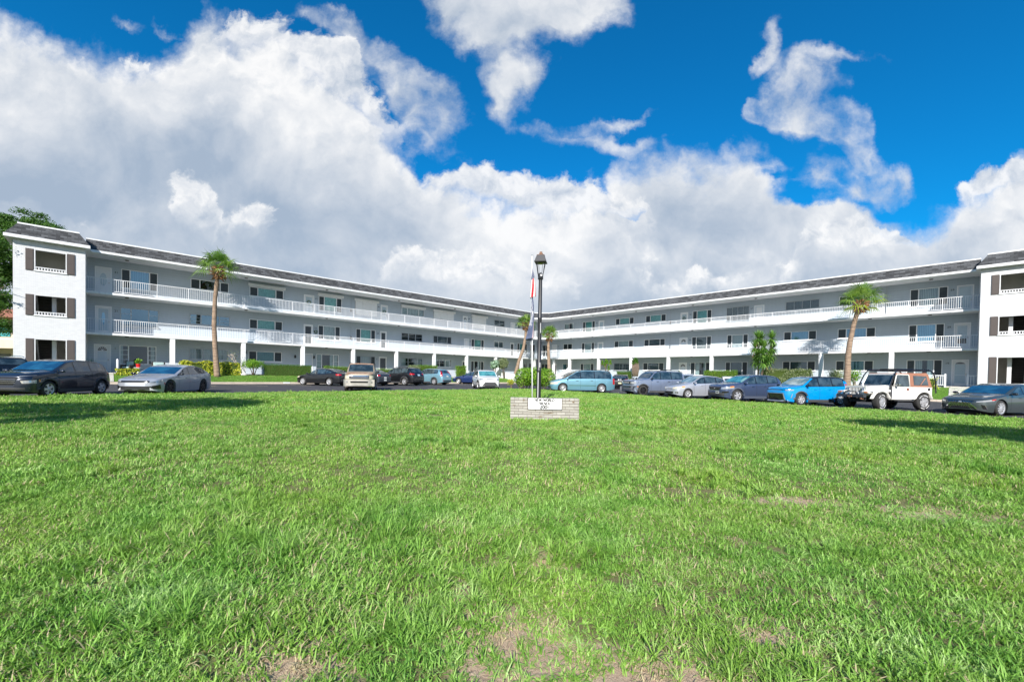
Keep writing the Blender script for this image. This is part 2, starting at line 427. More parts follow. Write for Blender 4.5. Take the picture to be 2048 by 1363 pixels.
def asphalt_mat():
    m = bpy.data.materials.new('asphalt'); m.use_nodes = True; t = m.node_tree; n = NT(t); b = t.nodes['Principled BSDF']
    tc = t.nodes.new('ShaderNodeTexCoord'); v = tc.outputs['Object']
    f = n.noise(v, 90, 4, .7); g = n.noise(v, .5, 5, .6)
    c = n.mix(n.mapr(f, .3, .7), (.030, .029, .034), (.062, .060, .066))
    c = n.mix(n.mapr(g, .4, .75, 0, .45), c, (.085, .080, .082))
    t.links.new(c, b.inputs['Base Color']); b.inputs['Roughness'].default_value = .85
    bp = t.nodes.new('ShaderNodeBump'); bp.inputs['Strength'].default_value = .4; bp.inputs['Distance'].default_value = .01
    t.links.new(f, bp.inputs['Height']); t.links.new(bp.outputs[0], b.inputs['Normal'])
    MATS['asphalt'] = m; return m
def streaky(name, c, rough, amt):
    """outdoor paint with faint rain streaks and blotches"""
    m = bpy.data.materials.new(name); m.use_nodes = True; t = m.node_tree; n = NT(t); b = t.nodes['Principled BSDF']
    tc = t.nodes.new('ShaderNodeTexCoord'); mp = t.nodes.new('ShaderNodeMapping'); mp.inputs['Scale'].default_value = (5., 5., .5); t.links.new(tc.outputs['Object'], mp.inputs[0])
    f = n.mapr(n.noise(mp.outputs[0], 1., 6, .65), .50, .72); g_ = n.mapr(n.noise(tc.outputs['Object'], .8, 5, .6), .45, .7)
    k = n.m('SUBTRACT', 1., n.m('ADD', n.m('MULTIPLY', f, amt), n.m('MULTIPLY', g_, amt * .6)))
    sc = t.nodes.new('ShaderNodeVectorMath'); sc.operation = 'SCALE'; sc.inputs[0].default_value = c; t.links.new(k, sc.inputs['Scale']); t.links.new(sc.outputs[0], b.inputs['Base Color'])
    b.inputs['Roughness'].default_value = rough; MATS[name] = m; return m
M_asph = asphalt_mat()
M_conc = mat('pale concrete', (.52, .49, .44), .85, vary=.12, vscale=2., bump=.3)
M_kerb = mat('kerb concrete', (.56, .47, .38), .85, vary=.18, vscale=1.5, bump=.3)

def sheet(name, poly_fn, nx, ny, m, kind='structure'):
    """grid sheet; poly_fn(a, b) gives the point for a, b in 0..1"""
    g = MB(); vs = [poly_fn(i / nx, j / ny) for j in range(ny + 1) for i in range(nx + 1)]
    fs = [(j * (nx + 1) + i, j * (nx + 1) + i + 1, (j + 1) * (nx + 1) + i + 1, (j + 1) * (nx + 1) + i) for j in range(ny) for i in range(nx)]
    g.add(vs, fs); o = g.obj(name, m, smooth=True); tag(o, kind=kind); return o

def far_ground(a, b):
    q = lambda t: (abs(2 * t - 1) ** 2.2) * (1 if t > .5 else -1)
    x, y = q(a) * 1500, 20 + q(b) * 1500
    return (x, y, lotz(x, y) - .10)
sheet('ground', far_ground, 60, 60, M_turf)
def lot(a, b):
    # parking court: from inside the lawn edge out to just under the kerbs
    dl = -62 + (KERB_L + .05 + 62) * a; dr = -62 + (KERB_R + .05 + 62) * b
    x, y = lr(dl, dr); return (x, y, lotz(x, y) - .02)
sheet('parking_lot', lot, 40, 40, M_asph)
def lawn(a, b):
    A = 1 - (1 - a) ** 1.0; B = b
    dl = -30 + (LAWN_L + 30) * A; dr = -30 + (LAWN_R + 30) * B
    if a > .93 and b > .93:                       # rounded tip
        u, w = (a - .93) / .07, (b - .93) / .07
        k = .6 * u * w; dl -= k; dr -= k
    x, y = lr(dl, dr)
    edge = min(LAWN_L - dl, LAWN_R - dr)
    w = .035 * noise.noise(Vector((x * .35, y * .35, 0))) + .015 * noise.noise(Vector((x * 1.6, y * 1.6, 3)))
    return (x, y, lotz(x, y) + .03 + w * min(1, edge / 2) - (.04 if edge < .01 else 0))
lawn_o = sheet('lawn', lawn, 180, 180, M_lawn)
# grass strips between kerb and building
def stripL(a, b):
    d = KERB_L + .16 + (DL0 + 3 - KERB_L) * b; s = -14 + 66 * a
    x = PL[0] + UL[0] * s; y = PL[1] + UL[1] * s; k = d - DL0
    x += BL[0] * k; y += BL[1] * k
    return (x, y, stripz(x, y))
def stripR(a, b):
    d = KERB_R + .16 + (DR0 + 3 - KERB_R) * b; s = -14 + 61 * a
    x = PR[0] + UR[0] * s; y = PR[1] + UR[1] * s; k = d - DR0
    x += BR[0] * k; y += BR[1] * k
    return (x, y, stripz(x, y) + .003)
sheet('grass_strip', stripL, 60, 16, M_turf); sheet('grass_strip', stripR, 60, 16, M_turf)
def kerbline(fr, s0, s1, d):
    k = MB(); n = int(s1 - s0)
    for i in range(n):
        a, b = s0 + i * (s1 - s0) / n + .004, s0 + (i + 1) * (s1 - s0) / n - .004
        p = []
        for z in (-.15, None):
            for (s, e) in ((a, 0), (b, 0), (b, .17), (a, .17)):
                x, y, _ = fr(s, d + e, 0); p.append((x, y, lotz(x, y) + (.135 if z is None else z)))
        k.hexa(p)
    return k
sL = 46.3; 
k = kerbline(frL, -14, 51.4 - (DR0 - KERB_R), KERB_L - DL0); k2 = kerbline(frR, -14, 46.3 - (DL0 - KERB_L) , KERB_R - DR0)
k.v += []; off = len(k.v); k.v += k2.v; k.f += [tuple(i + off for i in f) for f in k2.f]
tag(k.obj('kerb', M_kerb), kind='structure')
# painted stall lines, pale yellow
M_line = mat('worn yellow paint', (.62, .52, .30), .8, vary=.3, vscale=5.)
ln = MB()
def stall(x, y, hx, hy, L=5.0, w=.11):
    n = 8
    for i in range(n):
        a, b = i * L / n, (i + 1) * L / n; p = []
        for t, e in ((a, -w), (b, -w), (b, w), (a, w)):
            X, Y = x - hx * t - hy * e * .5, y - hy * t + hx * e * .5; p.append((X, Y, lotz(X, Y) - .016))
        ln.quad(*p)
for i in range(17):
    x, y, _ = frL(-8 + i * 3.15, KERB_L - DL0 - .1, 0); stall(x, y, -.93, .36)
for i in range(16):
    x, y, _ = frR(-8 + i * 3.15, KERB_R - DR0 - .1, 0); stall(x, y, .35, .94)
tag(ln.obj('stall_markings', M_line), kind='structure')

# ================================================================== the apartment building
D = 2.0                      # depth of the open galleries
def solve_corner():
    x, y = lr(DL0, DR0)
    return ((x - PL[0]) * UL[0] + (y - PL[1]) * UL[1], (x - PR[0]) * UR[0] + (y - PR[1]) * UR[1])
SCL, SCR = solve_corner()
CH = 1.5
Z1 = FLOOR; Z2a, Z2 = 4.0, 4.17; Z3a, Z3 = 7.11, 7.28; ZE, ZF, ZT = 10.12, 10.31, 11.12
RTOP = 1.06
BB = frL(SCL + 3, 3, 0); BASE = (BB[0], BB[1], 1.0)
bld = empty('apartment_building', BASE, 0, 'long three-storey white apartment block with railed galleries bending round the parking court', 'building')
ob = lambda mb, name, m, parent=None, **k: mb.obj(name, m, parent or bld, loc=BASE, **k)

def lined(name, col, u, kind, rough=.75):
    """wall finishes laid out along the wing direction u: lap siding, painted brick or shingles"""
    m = bpy.data.materials.new(name); m.use_nodes = True; t = m.node_tree; n = NT(t); b = t.nodes['Principled BSDF']
    tc = t.nodes.new('ShaderNodeTexCoord'); v = tc.outputs['Object']
    dt = t.nodes.new('ShaderNodeVectorMath'); dt.operation = 'DOT_PRODUCT'; t.links.new(v, dt.inputs[0]); dt.inputs[1].default_value = (u[0], u[1], 0)
    sp = t.nodes.new('ShaderNodeSeparateXYZ'); t.links.new(v, sp.inputs[0])
    b.inputs['Roughness'].default_value = rough; b.inputs['Specular IOR Level'].default_value = .25
    mps = t.nodes.new('ShaderNodeMapping'); mps.inputs['Scale'].default_value = (4., 4., .45); t.links.new(v, mps.inputs[0])
    soft = n.m('MULTIPLY_ADD', n.noise(mps.outputs[0], 1., 5, .65), .5, n.m('MULTIPLY', n.noise(v, .6, 4, .6), .5))
    if kind == 'siding':
        fr_ = n.m('FRACT', n.m('DIVIDE', sp.outputs[2], .20))
        h = n.m('SUBTRACT', 1., fr_)
        line = n.mapr(fr_, .0, .10, .66, 1.)
        c = n.mix(n.mapr(soft, .42, .6), col, tuple(q * .95 for q in col))
        sc = t.nodes.new('ShaderNodeVectorMath'); sc.operation = 'SCALE'; t.links.new(c, sc.inputs[0]); t.links.new(line, sc.inputs['Scale'])
        t.links.new(sc.outputs[0], b.inputs['Base Color'])
        bp = t.nodes.new('ShaderNodeBump'); bp.inputs['Strength'].default_value = .5; bp.inputs['Distance'].default_value = .015
        t.links.new(h, bp.inputs['Height']); t.links.new(bp.outputs[0], b.inputs['Normal'])
    else:
        vec = n.comb(dt.outputs['Value'], sp.outputs[2], 0.)
        br = t.nodes.new('ShaderNodeTexBrick'); t.links.new(vec, br.inputs['Vector'])
        br.inputs['Scale'].default_value = 1.0
        if kind == 'brick':
            br.inputs['Brick Width'].default_value = .21; br.inputs['Row Height'].default_value = .075; br.inputs['Mortar Size'].default_value = .006
            br.inputs['Color1'].default_value = (*col, 1); br.inputs['Color2'].default_value = (*[q * .90 for q in col], 1); br.inputs['Mortar'].default_value = (*[q * .78 for q in col], 1)
            dist = .01
            t.links.new(n.mix(n.mapr(soft, .35, .7, 0, .25), br.outputs[0], tuple(q * .85 for q in col)), b.inputs['Base Color'])
        else:
            br.inputs['Brick Width'].default_value = .36; br.inputs['Row Height'].default_value = .155; br.inputs['Mortar Size'].default_value = .008; br.inputs['Bias'].default_value = -.1
            br.inputs['Color1'].default_value = (*[q * .45 for q in col], 1); br.inputs['Color2'].default_value = (*[q * 2.1 for q in col], 1); br.inputs['Mortar'].default_value = (*[q * .3 for q in col], 1)
            c = n.mix(n.mapr(n.noise(v, 5, 4, .6), .3, .7, 0, .5), br.outputs[0], tuple(q * 1.3 for q in col))
            c = n.mix(n.mapr(n.noise(v, 60, 3, .6), .3, .7, 0, .4), c, tuple(q * .5 for q in col))
            dist = .02
            t.links.new(c, b.inputs['Base Color']); b.inputs['Roughness'].default_value = .95
        bp = t.nodes.new('ShaderNodeBump'); bp.inputs['Strength'].default_value = .6; bp.inputs['Distance'].default_value = dist
        inv = n.m('SUBTRACT', 1., br.outputs['Fac']); t.links.new(inv, bp.inputs['Height']); t.links.new(bp.outputs[0], b.inputs['Normal'])
    MATS[name] = m
    return m
M_side = {0: lined('lap siding left', (.465, .525, .585), UL, 'siding'), 1: lined('lap siding right', (.465, .525, .585), UR, 'siding')}
M_brick = {0: lined('painted brick left', (.74, .74, .75), UL, 'brick'), 1: lined('painted brick right', (.74, .74, .75), UR, 'brick')}
M_shing = {0: lined('shingles left', (.075, .077, .081), UL, 'shingle'), 1: lined('shingles right', (.075, .077, .081), UR, 'shingle')}
M_white = streaky('white trim paint', (.79, .79, .80), .55, .16)
M_stucco = mat('white ceiling stucco', (.74, .745, .75), .9, vary=.05, vscale=1.)
M_frame = mat('white window frame', (.84, .85, .86), .45)
M_alum = mat('dull aluminium frame', (.42, .45, .48), .4, .5)
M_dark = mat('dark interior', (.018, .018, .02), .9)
M_screen = mat('insect screen', (.055, .065, .075), .7)
M_shutter = mat('brown shutter', (.085, .068, .062), .6)
M_glassC = glass_mat('clear window glass', (.62, .74, .78), .10)
M_glassT = glass_mat('green tinted glass', (.36, .70, .70), .12, .02, (.55, .85, .95))
M_glassD = glass_mat('dark screened glass', (.24, .27, .30), .03)
M_glassB = glass_mat('blue glass with sky sheen', (.42, .66, .80), .30, .02, (.42, .70, .95))  # mirror colour blued to stand for sky reflected in the panes
M_sidescreen = mat('dark screened sash', (.045, .058, .068), .35, vary=.25, vscale=1.2, spec=.3)
def blind_mat(name, c1, c2, u):
    m = bpy.data.materials.new(name); m.use_nodes = True; t = m.node_tree; n = NT(t); b = t.nodes['Principled BSDF']
    tc = t.nodes.new('ShaderNodeTexCoord'); dt = t.nodes.new('ShaderNodeVectorMath'); dt.operation = 'DOT_PRODUCT'
    t.links.new(tc.outputs['Object'], dt.inputs[0]); dt.inputs[1].default_value = (u[0], u[1], 0)
    f = n.m('FRACT', n.m('DIVIDE', dt.outputs['Value'], .11)); f = n.mapr(f, .25, .6)
    t.links.new(n.mix(f, c1, c2), b.inputs['Base Color']); b.inputs['Roughness'].default_value = .8
    MATS[name] = m; return m
M_blind = {w: blind_mat('vertical blinds %d' % w, (.75, .76, .74), (.38, .40, .41), (UL, UR)[w]) for w in (0, 1)}
M_curt = mat('pale curtain', (.62, .62, .58), .9, vary=.25, vscale=6)
M_curtg = mat('grey curtain', (.15, .17, .18), .9, vary=.2, vscale=4)
M_roll = mat('white roller shutter', (.80, .80, .79), .5, vary=.03, vscale=3)

FR = (frL, frR)
def path(dd, z, c=CH):
    return [frL(0, dd, z), frL(SCL + dd - c, dd, z), frR(SCR + dd - c, dd, z), frR(0, dd, z)]
def loft(mb, rings):
    """rings of equal length joined into strips, closed round the section"""
    n = len(rings[0]); m = len(rings); k = len(mb.v)
    for r in rings: mb.v += [tuple(p) for p in r]
    for i in range(m):
        for j in range(n - 1):
            a, b = i * n + j, ((i + 1) % m) * n + j
            mb.f.append((k + a, k + a + 1, k + b + 1, k + b))
    mb.f.append(tuple(k + i * n for i in range(m))); mb.f.append(tuple(k + i * n + n - 1 for i in range(m)))
    return mb

# floor slabs, ceilings, roof edge
for za, zb in ((Z2a, Z2), (Z3a, Z3)):
    ob(loft(MB(), [path(0, za), path(0, zb), path(D + .02, zb - .002, .02), path(D + .02, za + .03, .02), path(.22, za + .03), path(.22, za)]), 'gallery_slab', M_white)
ob(loft(MB(), [path(.05, .6), path(.05, FLOOR), path(D + .02, FLOOR - .002, .02), path(D + .02, .6, .02)]), 'porch_floor', M_conc)
ob(loft(MB(), [path(-.42, ZE), path(-.42, ZF), path(-.36, ZF), path(-.36, ZE + .04), path(D + .02, ZE + .04, .02), path(D + .02, ZE + .02, .02), path(-.3, ZE + .02), path(-.3, ZE)]), 'eave', M_white)
for w in (0, 1):
    pp = lambda dd, z, w=w: path(dd, z)[:2] if w == 0 else path(dd, z)[2:]
    sh = MB(); a = pp(-.43, ZF - .02); b_ = pp(.12, ZT); k = len(sh.v)
    if w == 0:   # the chamfer piece goes with the left wing
        a = path(-.43, ZF - .02)[:3]; b_ = path(.12, ZT)[:3]
    loft(sh, [a, b_, [(p[0], p[1], p[2] - .05) for p in b_], [(p[0], p[1], p[2] + .001) for p in [path(.1, ZF)[i] for i in ((0, 1, 2) if w == 0 else (2, 3))]]])
    ob(sh, 'mansard', M_shing[w])
ob(loft(MB(), [path(.08, ZT - .01), path(.08, ZT + .09), path(.32, ZT + .09), path(.32, ZT - .01)]), 'parapet_cap', M_white)
ob(loft(MB(), [path(.3, ZT - .1), path(.3, ZT - .02), path(10.4, ZT - .02), path(10.4, ZT - .1)]), 'roof', mat('flat roof membrane', (.4, .4, .4), .9))

# gallery walls with openings -------------------------------------------------
def wall_band(mb, fr, s0, s1, z0, z1, holes, d0, d1, hid=None):
    """wall slab between d0 and d1 with rectangular holes (a, b, za, zb)"""
    holes = sorted(holes); cur = s0
    for a, b, za, zb in holes:
        if a > cur: mb.box(cur, a, d0, d1, z0, z1, fr)
        if za > z0 + .01: mb.box(a, b, d0, d1, z0, za, fr)
        if zb < z1 - .01: mb.box(a, b, d0, d1, zb, z1, fr)
        cur = b
    if cur < s1: mb.box(cur, s1, d0, d1, z0, z1, fr)
    return mb

# kinds: style, tall?, middle fill.  t = three lights, a = awning bars, 2 = two lights, p = picture/patio, s = shut roller
HEAD_Z = (3.36, 6.44, 9.57); SHORT = (2.38, 5.52, 8.68); TALL = (1.80, 4.93, 8.02)
OPEN = {
 (0, 2): [('A', 1.97, 4.28, 't', 1, 'blindB', 0), ('B', 6.51, 9.39, 't', 0, 'dark', 0), ('C', 11.07, 14.07, 't', 0, 'teal', 1), ('D', 17.49, 19.97, 't', 1, 'teal', 1), ('E', 21.47, 24.13, 's', 1, '', 1), ('F', 27.31, 30.49, 'w', 0, 'curt', 1), ('G', 31.92, 35.14, 's', 0, '', 1), ('H', 38.24, 40.9, 's', 1, '', 1), ('I', 42.43, 44.48, 'a', 0, 'grey', 0), ('J', 47.22, 47.95, 'g', 0, 'grey', 0),
          ('oval', .43, 1.42), ('wreath', 16.0, 17.04), ('wreath2', 24.55, 25.47), ('fan', 36.64, 37.5), ('plain', 45.73, 46.68), ('dark', 50.1, 51.1)],
 (0, 1): [('A', 1.92, 4.34, 'ab', 1, 'sky', 0), ('B', 6.46, 9.49, 'ab', 0, 'sky', 0), ('C', 11.07, 13.99, 't', 0, 'tealb', 0), ('D', 17.46, 19.82, 't', 1, 'curt', 0), ('E', 21.59, 23.94, 't', 1, 'teal', 0), ('F', 27.31, 30.28, '3', 0, 'dark', 0), ('G', 31.92, 34.78, 'm', 0, 'grey', 0), ('H', 38.18, 40.52, 't', 1, 'teal', 0), ('I', 42.43, 44.28, 'g', 0, 'grey', 0), ('J', 47.22, 49.45, 't', 1, 'teal', 0),
          ('oval2', .44, 1.42), ('screen', 16.0, 16.93), ('screen', 24.53, 25.36), ('plain', 36.92, 37.79), ('screen', 45.72, 46.55), ('dark', 50.1, 51.27)],
 (0, 0): [('A', 1.88, 4.19, 'q', 1, 'dark', 0), ('B', 6.44, 9.39, 'aw', 0, 'curtg', 0), ('C', 11.02, 13.95, 't', 0, 'green', 0), ('D', 17.3, 19.68, 'q2', 1, 'curth', 0), ('E', 21.65, 23.94, 'm', 0, 'curtg', 0), ('F', 27.28, 30.31, '3', 0, 'curth', 0), ('G', 31.98, 34.79, 'h', 0, 'curth', 0), ('H', 38.17, 40.52, 't', 1, 'curth', 0), ('I', 42.35, 44.2, 'g', 0, 'dark', 0), ('K', 48.7, 49.45, 'g', 0, 'dark', 0),
          ('fan2', .38, 1.37), ('knob', 16.1, 16.95), ('grille', 24.4, 25.42), ('screen', 36.6, 37.45), ('dark', 50.02, 50.9)],
 (1, 2): [('a', 42.24, 44.08, 'g', 0, 'curth', 0), ('b', 38.25, 40.53, 't', 1, 'teal', 0), ('c', 31.84, 34.76, 't', 0, 'teal', 0), ('d', 27.22, 30.09, 't', 0, 'teal', 0), ('f', 21.48, 23.78, 't', 1, 'teal', 0), ('g', 17.38, 19.81, '4', 1, 'grey', 0), ('i', 10.88, 13.86, '4', 0, 'grey', 0), ('j', 6.9, 9.3, 't', 0, 'grey', 0), ('k', 1.8, 4.2, 't', 1, 'blind', 0),
          ('panel', 36.66, 37.62), ('wreath', 24.34, 25.31), ('plain', 15.88, 16.89), ('pale', .29, 1.29), ('gate', 5.94, 6.8)],
 (1, 1): [('O', 47.2, 48.7, 'o', 0, 'dark', 0), ('a', 42.46, 44.26, 'g', 0, 'dark', 0), ('b', 38.29, 40.65, 't', 1, 'curtg', 0), ('c', 31.88, 34.89, 't', 0, 'curt', 0), ('d', 27.28, 30.25, 't', 0, 'grey', 0), ('f', 21.45, 23.82, 't', 1, 'grey', 0), ('g', 17.43, 19.7, 't', 1, 'blind', 0), ('i', 11.06, 13.97, 't', 0, 'blindB', 0), ('j', 6.48, 9.34, 't', 0, 'blindB', 0), ('k', 1.94, 4.22, 't', 1, 'blindB', 0),
          ('plain', 45.55, 46.64), ('panel', 36.74, 37.74), ('fan', 24.34, 25.37), ('plain', 15.87, 16.84), ('dog', .4, 1.39)],
 (1, 0): [('O', 47.4, 48.9, 'g', 0, 'dark', 0), ('a', 42.49, 44.36, 'g', 0, 'green', 0), ('b', 38.33, 40.82, 't', 1, 'curt', 0), ('c', 32.09, 34.92, 'a3', 0, 'grey', 0), ('d', 27.38, 30.35, 't', 0, 'grey', 0), ('f', 21.49, 23.92, 't', 1, 'curth', 0), ('g', 17.43, 19.81, 't', 1, 'grey', 0), ('i', 11.09, 14.02, 't', 0, 'grey', 0), ('j', 6.56, 9.43, 't', 0, 'green', 0), ('k', 2.0, 4.28, 't', 1, 'open', 0),
          ('screen', 45.5, 46.15), ('fan', 24.34, 25.37), ('plain', 16.05, 16.87), ('storm', .44, 1.46)],
}
FLOORZ = (Z1, Z2, Z3); CEIL = (Z2a + .03, Z3a + .03, ZE + .02)
def window(w, s0, s1, z0, z1, st, fill, box):
    fr = FR[w]; mf = M_frame if st[0] not in 'a43m' else M_alum
    fm = MB(); t = .055; d0, d1 = D - .03, D + .06; L = s1 - s0
    if st == 's':
        f = MB()
        for i in range(3):
            a, b = s0 + .03 + i * (L - .06) / 3, s0 + .03 + (i + 1) * (L - .06) / 3
            f.box(a + .008, b - .008, D - .035, D + .02, z0 + .02, z1, fr)
        o = ob(f, 'roller_shutter', M_roll)
        bx = MB().box(s0 - .10, s1 + .14, D - .24, D - .002, z1 + .01, z1 + .27, fr); ob(bx, 'shutter_box', M_roll, bevel=.02)
        return
    fm.box(s0, s0 + t, d0, d1, z0, z1, fr); fm.box(s1 - t, s1, d0, d1, z0, z1, fr)
    fm.box(s0 + t, s1 - t, d0, d1, z0, z0 + t, fr); fm.box(s0 + t, s1 - t, d0, d1, z1 - t, z1, fr)
    if z0 > Z1 + .8 and st != 'o': fm.box(s0 - .05, s1 + .05, d0 - .04, D - .001, z0 - .07, z0 - .003, fr)
    lights = [s0 + t, s1 - t]
    def mull(s, wd=.05): fm.box(s - wd / 2, s + wd / 2, d0 + .005, d1 - .005, z0 + t, z1 - t, fr)
    if st in ('t', 'q', 'q2', 'ab', 'aw', 'm', 'h', '3', 'w'):
        k = {'3': .333, 'h': .333, 'aw': .333, 'ab': .27, 'w': .25}.get(st, .235)
        xs = [s0 + L * k, s1 - L * k]; [mull(x, .07) for x in xs]; lights = [s0 + t, xs[0], xs[1], s1 - t]
    elif st in ('g', 'o'): xs = [(s0 + s1) / 2]; mull(xs[0], .06); lights = [s0 + t, xs[0], s1 - t]
    elif st in ('4', 'a', 'a3'):
        nn = {'4': 4, 'a': 2, 'a3': 3}[st]; lights = [s0 + t + i * (L - 2 * t) / nn for i in range(nn + 1)]; [mull(x, .035) for x in lights[1:-1]]
    def bars(a, b, n):
        for i in range(1, n):
            z = z0 + (z1 - z0) * i / n; fm.box(a + .02, b - .02, d0 + .012, d1 - .01, z - .014, z + .014, fr)
    for i in range(len(lights) - 1):
        side = i in (0, len(lights) - 2)
        if (st == 'ab' and side) or (st == 'q' and side): bars(lights[i], lights[i + 1], 3 if st == 'ab' else 4)
        if st in ('aw', 'a', '3', 'h', 'a3'): bars(lights[i], lights[i + 1], 2)
        if st == 'q2' and side: bars(lights[i], lights[i + 1], 2)
    win = ob(fm, 'window', mf)
    midg = {'teal': M_glassT, 'tealb': M_glassT, 'green': M_glassT, 'blindB': M_glassB, 'sky': M_glassB}.get(fill, M_glassC)
    three = len(lights) == 4 and st in ('t', 'm')
    for i in range(len(lights) - 1):
        side = three and i in (0, 2)
        g = MB().quad(fr(lights[i], D + .02, z0 + .03), fr(lights[i + 1], D + .02, z0 + .03), fr(lights[i + 1], D + .02, z1 - .03), fr(lights[i], D + .02, z1 - .03))
        ob(g, 'pane', M_sidescreen if side else midg, win, recalc=False).parent = win
    # what hangs inside
    bm_ = {'teal': M_curt, 'tealb': M_curt, 'curt': M_curt, 'curth': M_curt, 'blind': M_blind[w], 'blindB': M_blind[w], 'grey': M_curtg, 'curtg': M_blind[w], 'green': M_curtg}.get(fill)
    b = MB(); dd = D + .13
    if bm_:
        a0, a1 = lights[0], lights[-1]
        if three: a0, a1 = lights[1], lights[2]
        spans = [(a0, a1)]
        if fill == 'curth': L2 = a1 - a0; spans = [(a0, a0 + L2 * .24), (a1 - L2 * .38, a1)]
        for p, q in spans:
            n = max(3, int((q - p) / .09)); pts = []
            for j in range(n + 1): pts.append((p + (q - p) * j / n, dd + (.025 if j % 2 else 0)))
            b = MB()
            b.add([fr(u_, v_, zz) for zz in (z0, z1) for u_, v_ in pts], [(j, j + 1, n + 2 + j, n + 1 + j) for j in range(n)])
            ob(b, 'curtain', bm_, win, recalc=False)
        if fill in ('blind', 'blindB', 'grey') and three:
            for p, q in ((lights[0], lights[1]), (lights[2], lights[3])):
                ob(MB().quad(fr(p, dd + .04, z0), fr(q, dd + .04, z0), fr(q, dd + .04, z1), fr(p, dd + .04, z1)), 'curtain', M_blind[w], win, recalc=False)
    if fill == 'open':
        for p, q in ((lights[1], lights[1] + .42), (lights[2] - .48, lights[2])): ob(MB().box(p, q, dd, dd + .03, z0, z1, fr), 'curtain', M_blind[w], win)
    if st == 'q':   # white cloth gathered at both outer sides
        for p, q in ((s0 + .05, s0 + .22), (s1 - .36, s1 - .1)): ob(MB().box(p, q, dd, dd + .03, z0, z1, fr), 'curtain', M_curt, win)
    if box: ob(MB().box(s0 - .10, s1 + .14, D - .24, D - .002, z1 + .03, z1 + .29, fr), 'shutter_box', M_roll, bevel=.02)

M_door = mat('white door paint', (.76, .77, .78), .4); M_doorg = mat('pale blue-grey door paint', (.60, .66, .72), .4)
M_black = mat('black painted metal', (.02, .02, .022), .4); M_brass = mat('dull brass', (.5, .38, .18), .3, .9)
M_frost = mat('frosted door glass', (.42, .52, .58), .15, spec=.6)
M_fanl = mat('dark fanlight glass', (.03, .04, .05), .06, spec=.8)
def door(w, fl, s0, s1, st):
    fr = FR[w]; z0 = FLOORZ[fl]; z1 = z0 + 2.24
    if st == 'dark':
        return
    fm = MB(); t = .09
    fm.box(s0, s0 + t, D - .03, D + .08, z0, z1, fr).box(s1 - t, s1, D - .03, D + .08, z0, z1, fr).box(s0 + t, s1 - t, D - .03, D + .08, z1 - t, z1, fr)
    df = ob(fm, 'door', M_frame)
    a, b, zt = s0 + t, s1 - t, z1 - t; c = (a + b) / 2; hw = (b - a) / 2
    ob(MB().box(a + .004, b - .004, D + .01, D + .05, z0 + .02, zt - .004, fr), 'door_leaf', M_doorg if st in ('knob', 'plain', 'pale', 'gate') else M_door, df)
    def plate(x0, x1, y0, y1, m, nm='pane', d=.004): ob(MB().box(x0, x1, D + .01 - d * 2, D + .01 - d / 4, y0, y1, fr), nm, m, df)
    def disc(cx, cz, rx, rz, m, nm='pane', half=False, n=20, dd=.012):
        g = MB(); ang = [math.pi * i / n for i in range(n + 1)] if half else [2 * math.pi * i / n for i in range(n)]
        vs = [fr(cx + rx * math.cos(q), D + .01 - dd, cz + rz * math.sin(q)) for q in ang]; g.add(vs, [tuple(range(len(vs)))]); ob(g, nm, m, df, recalc=False)
    if st == 'oval': disc(c, z0 + 1.25, .2, .5, M_frost)
    elif st == 'oval2': plate(a + .12, b - .12, z0 + .3, zt - .12, M_frost); disc(c, z0 + 1.25, .11, .5, M_glassB)
    elif st in ('wreath', 'wreath2', 'panel'): plate(a + .13, b - .13, z0 + 1.05, zt - .16, M_frost); plate(a + .13, b - .13, z0 + .2, z0 + .9, M_doorg)
    elif st == 'screen': plate(a + .09, b - .09, z0 + .25, zt - .12, M_screen); plate(a + .09, b - .09, z0 + .98, z0 + 1.05, M_frame, 'rail', .008)
    elif st == 'dog': plate(a + .12, b - .12, z0 + .95, zt - .16, M_frost); plate(a + .14, b - .14, z0 + .52, z0 + .93, M_fanl)
    elif st in ('fan', 'fan2'):
        disc(c, zt - .42, hw * .66, .30, M_fanl, half=True)
        g = MB()
        for k in (30, 60, 90, 120, 150):
            q = R(k); g.tube([fr(c, D - .008, zt - .42), fr(c + hw * .66 * math.cos(q), D - .008, zt - .42 + .30 * math.sin(q))], .012, 4)
        ob(g, 'rail', M_frame, df)
        plate(a + .13, b - .13, z0 + .95, zt - .5, M_doorg, 'panel'); plate(a + .13, b - .13, z0 + .2, z0 + .85, M_doorg, 'panel')
    elif st == 'storm':
        plate(a + .11, b - .11, z0 + .95, zt - .3, M_frost); plate(a + .11, b - .11, z0 + .28, z0 + .92, M_frost); disc(c, zt - .28, hw * .66, .14, M_fanl, half=True)
    elif st == 'grille':
        plate(a + .08, b - .08, z0 + .2, zt - .08, M_screen); g = MB()
        for i in range(7): x = a + .1 + i * (b - a - .2) / 6; g.tube([fr(x, D - .025, z0 + .2), fr(x, D - .025, zt - .08)], .009, 4)
        ob(g, 'grille', M_alum, df)
    elif st == 'plain': plate(a + .12, b - .12, z0 + 1.1, zt - .14, M_door, 'panel'); plate(a + .12, b - .12, z0 + .2, z0 + 1.0, M_door, 'panel')
    elif st == 'pale': plate(a + .07, b - .07, z0 + .2, zt - .08, M_frost)
    hs = b - .07 if w == 0 else a + .07
    g = MB(); g.tube([fr(hs, D + .012, z0 + 1.0), fr(hs, D - .05, z0 + 1.0)], .03, 8); ob(g, 'handle', M_brass, df, smooth=True)

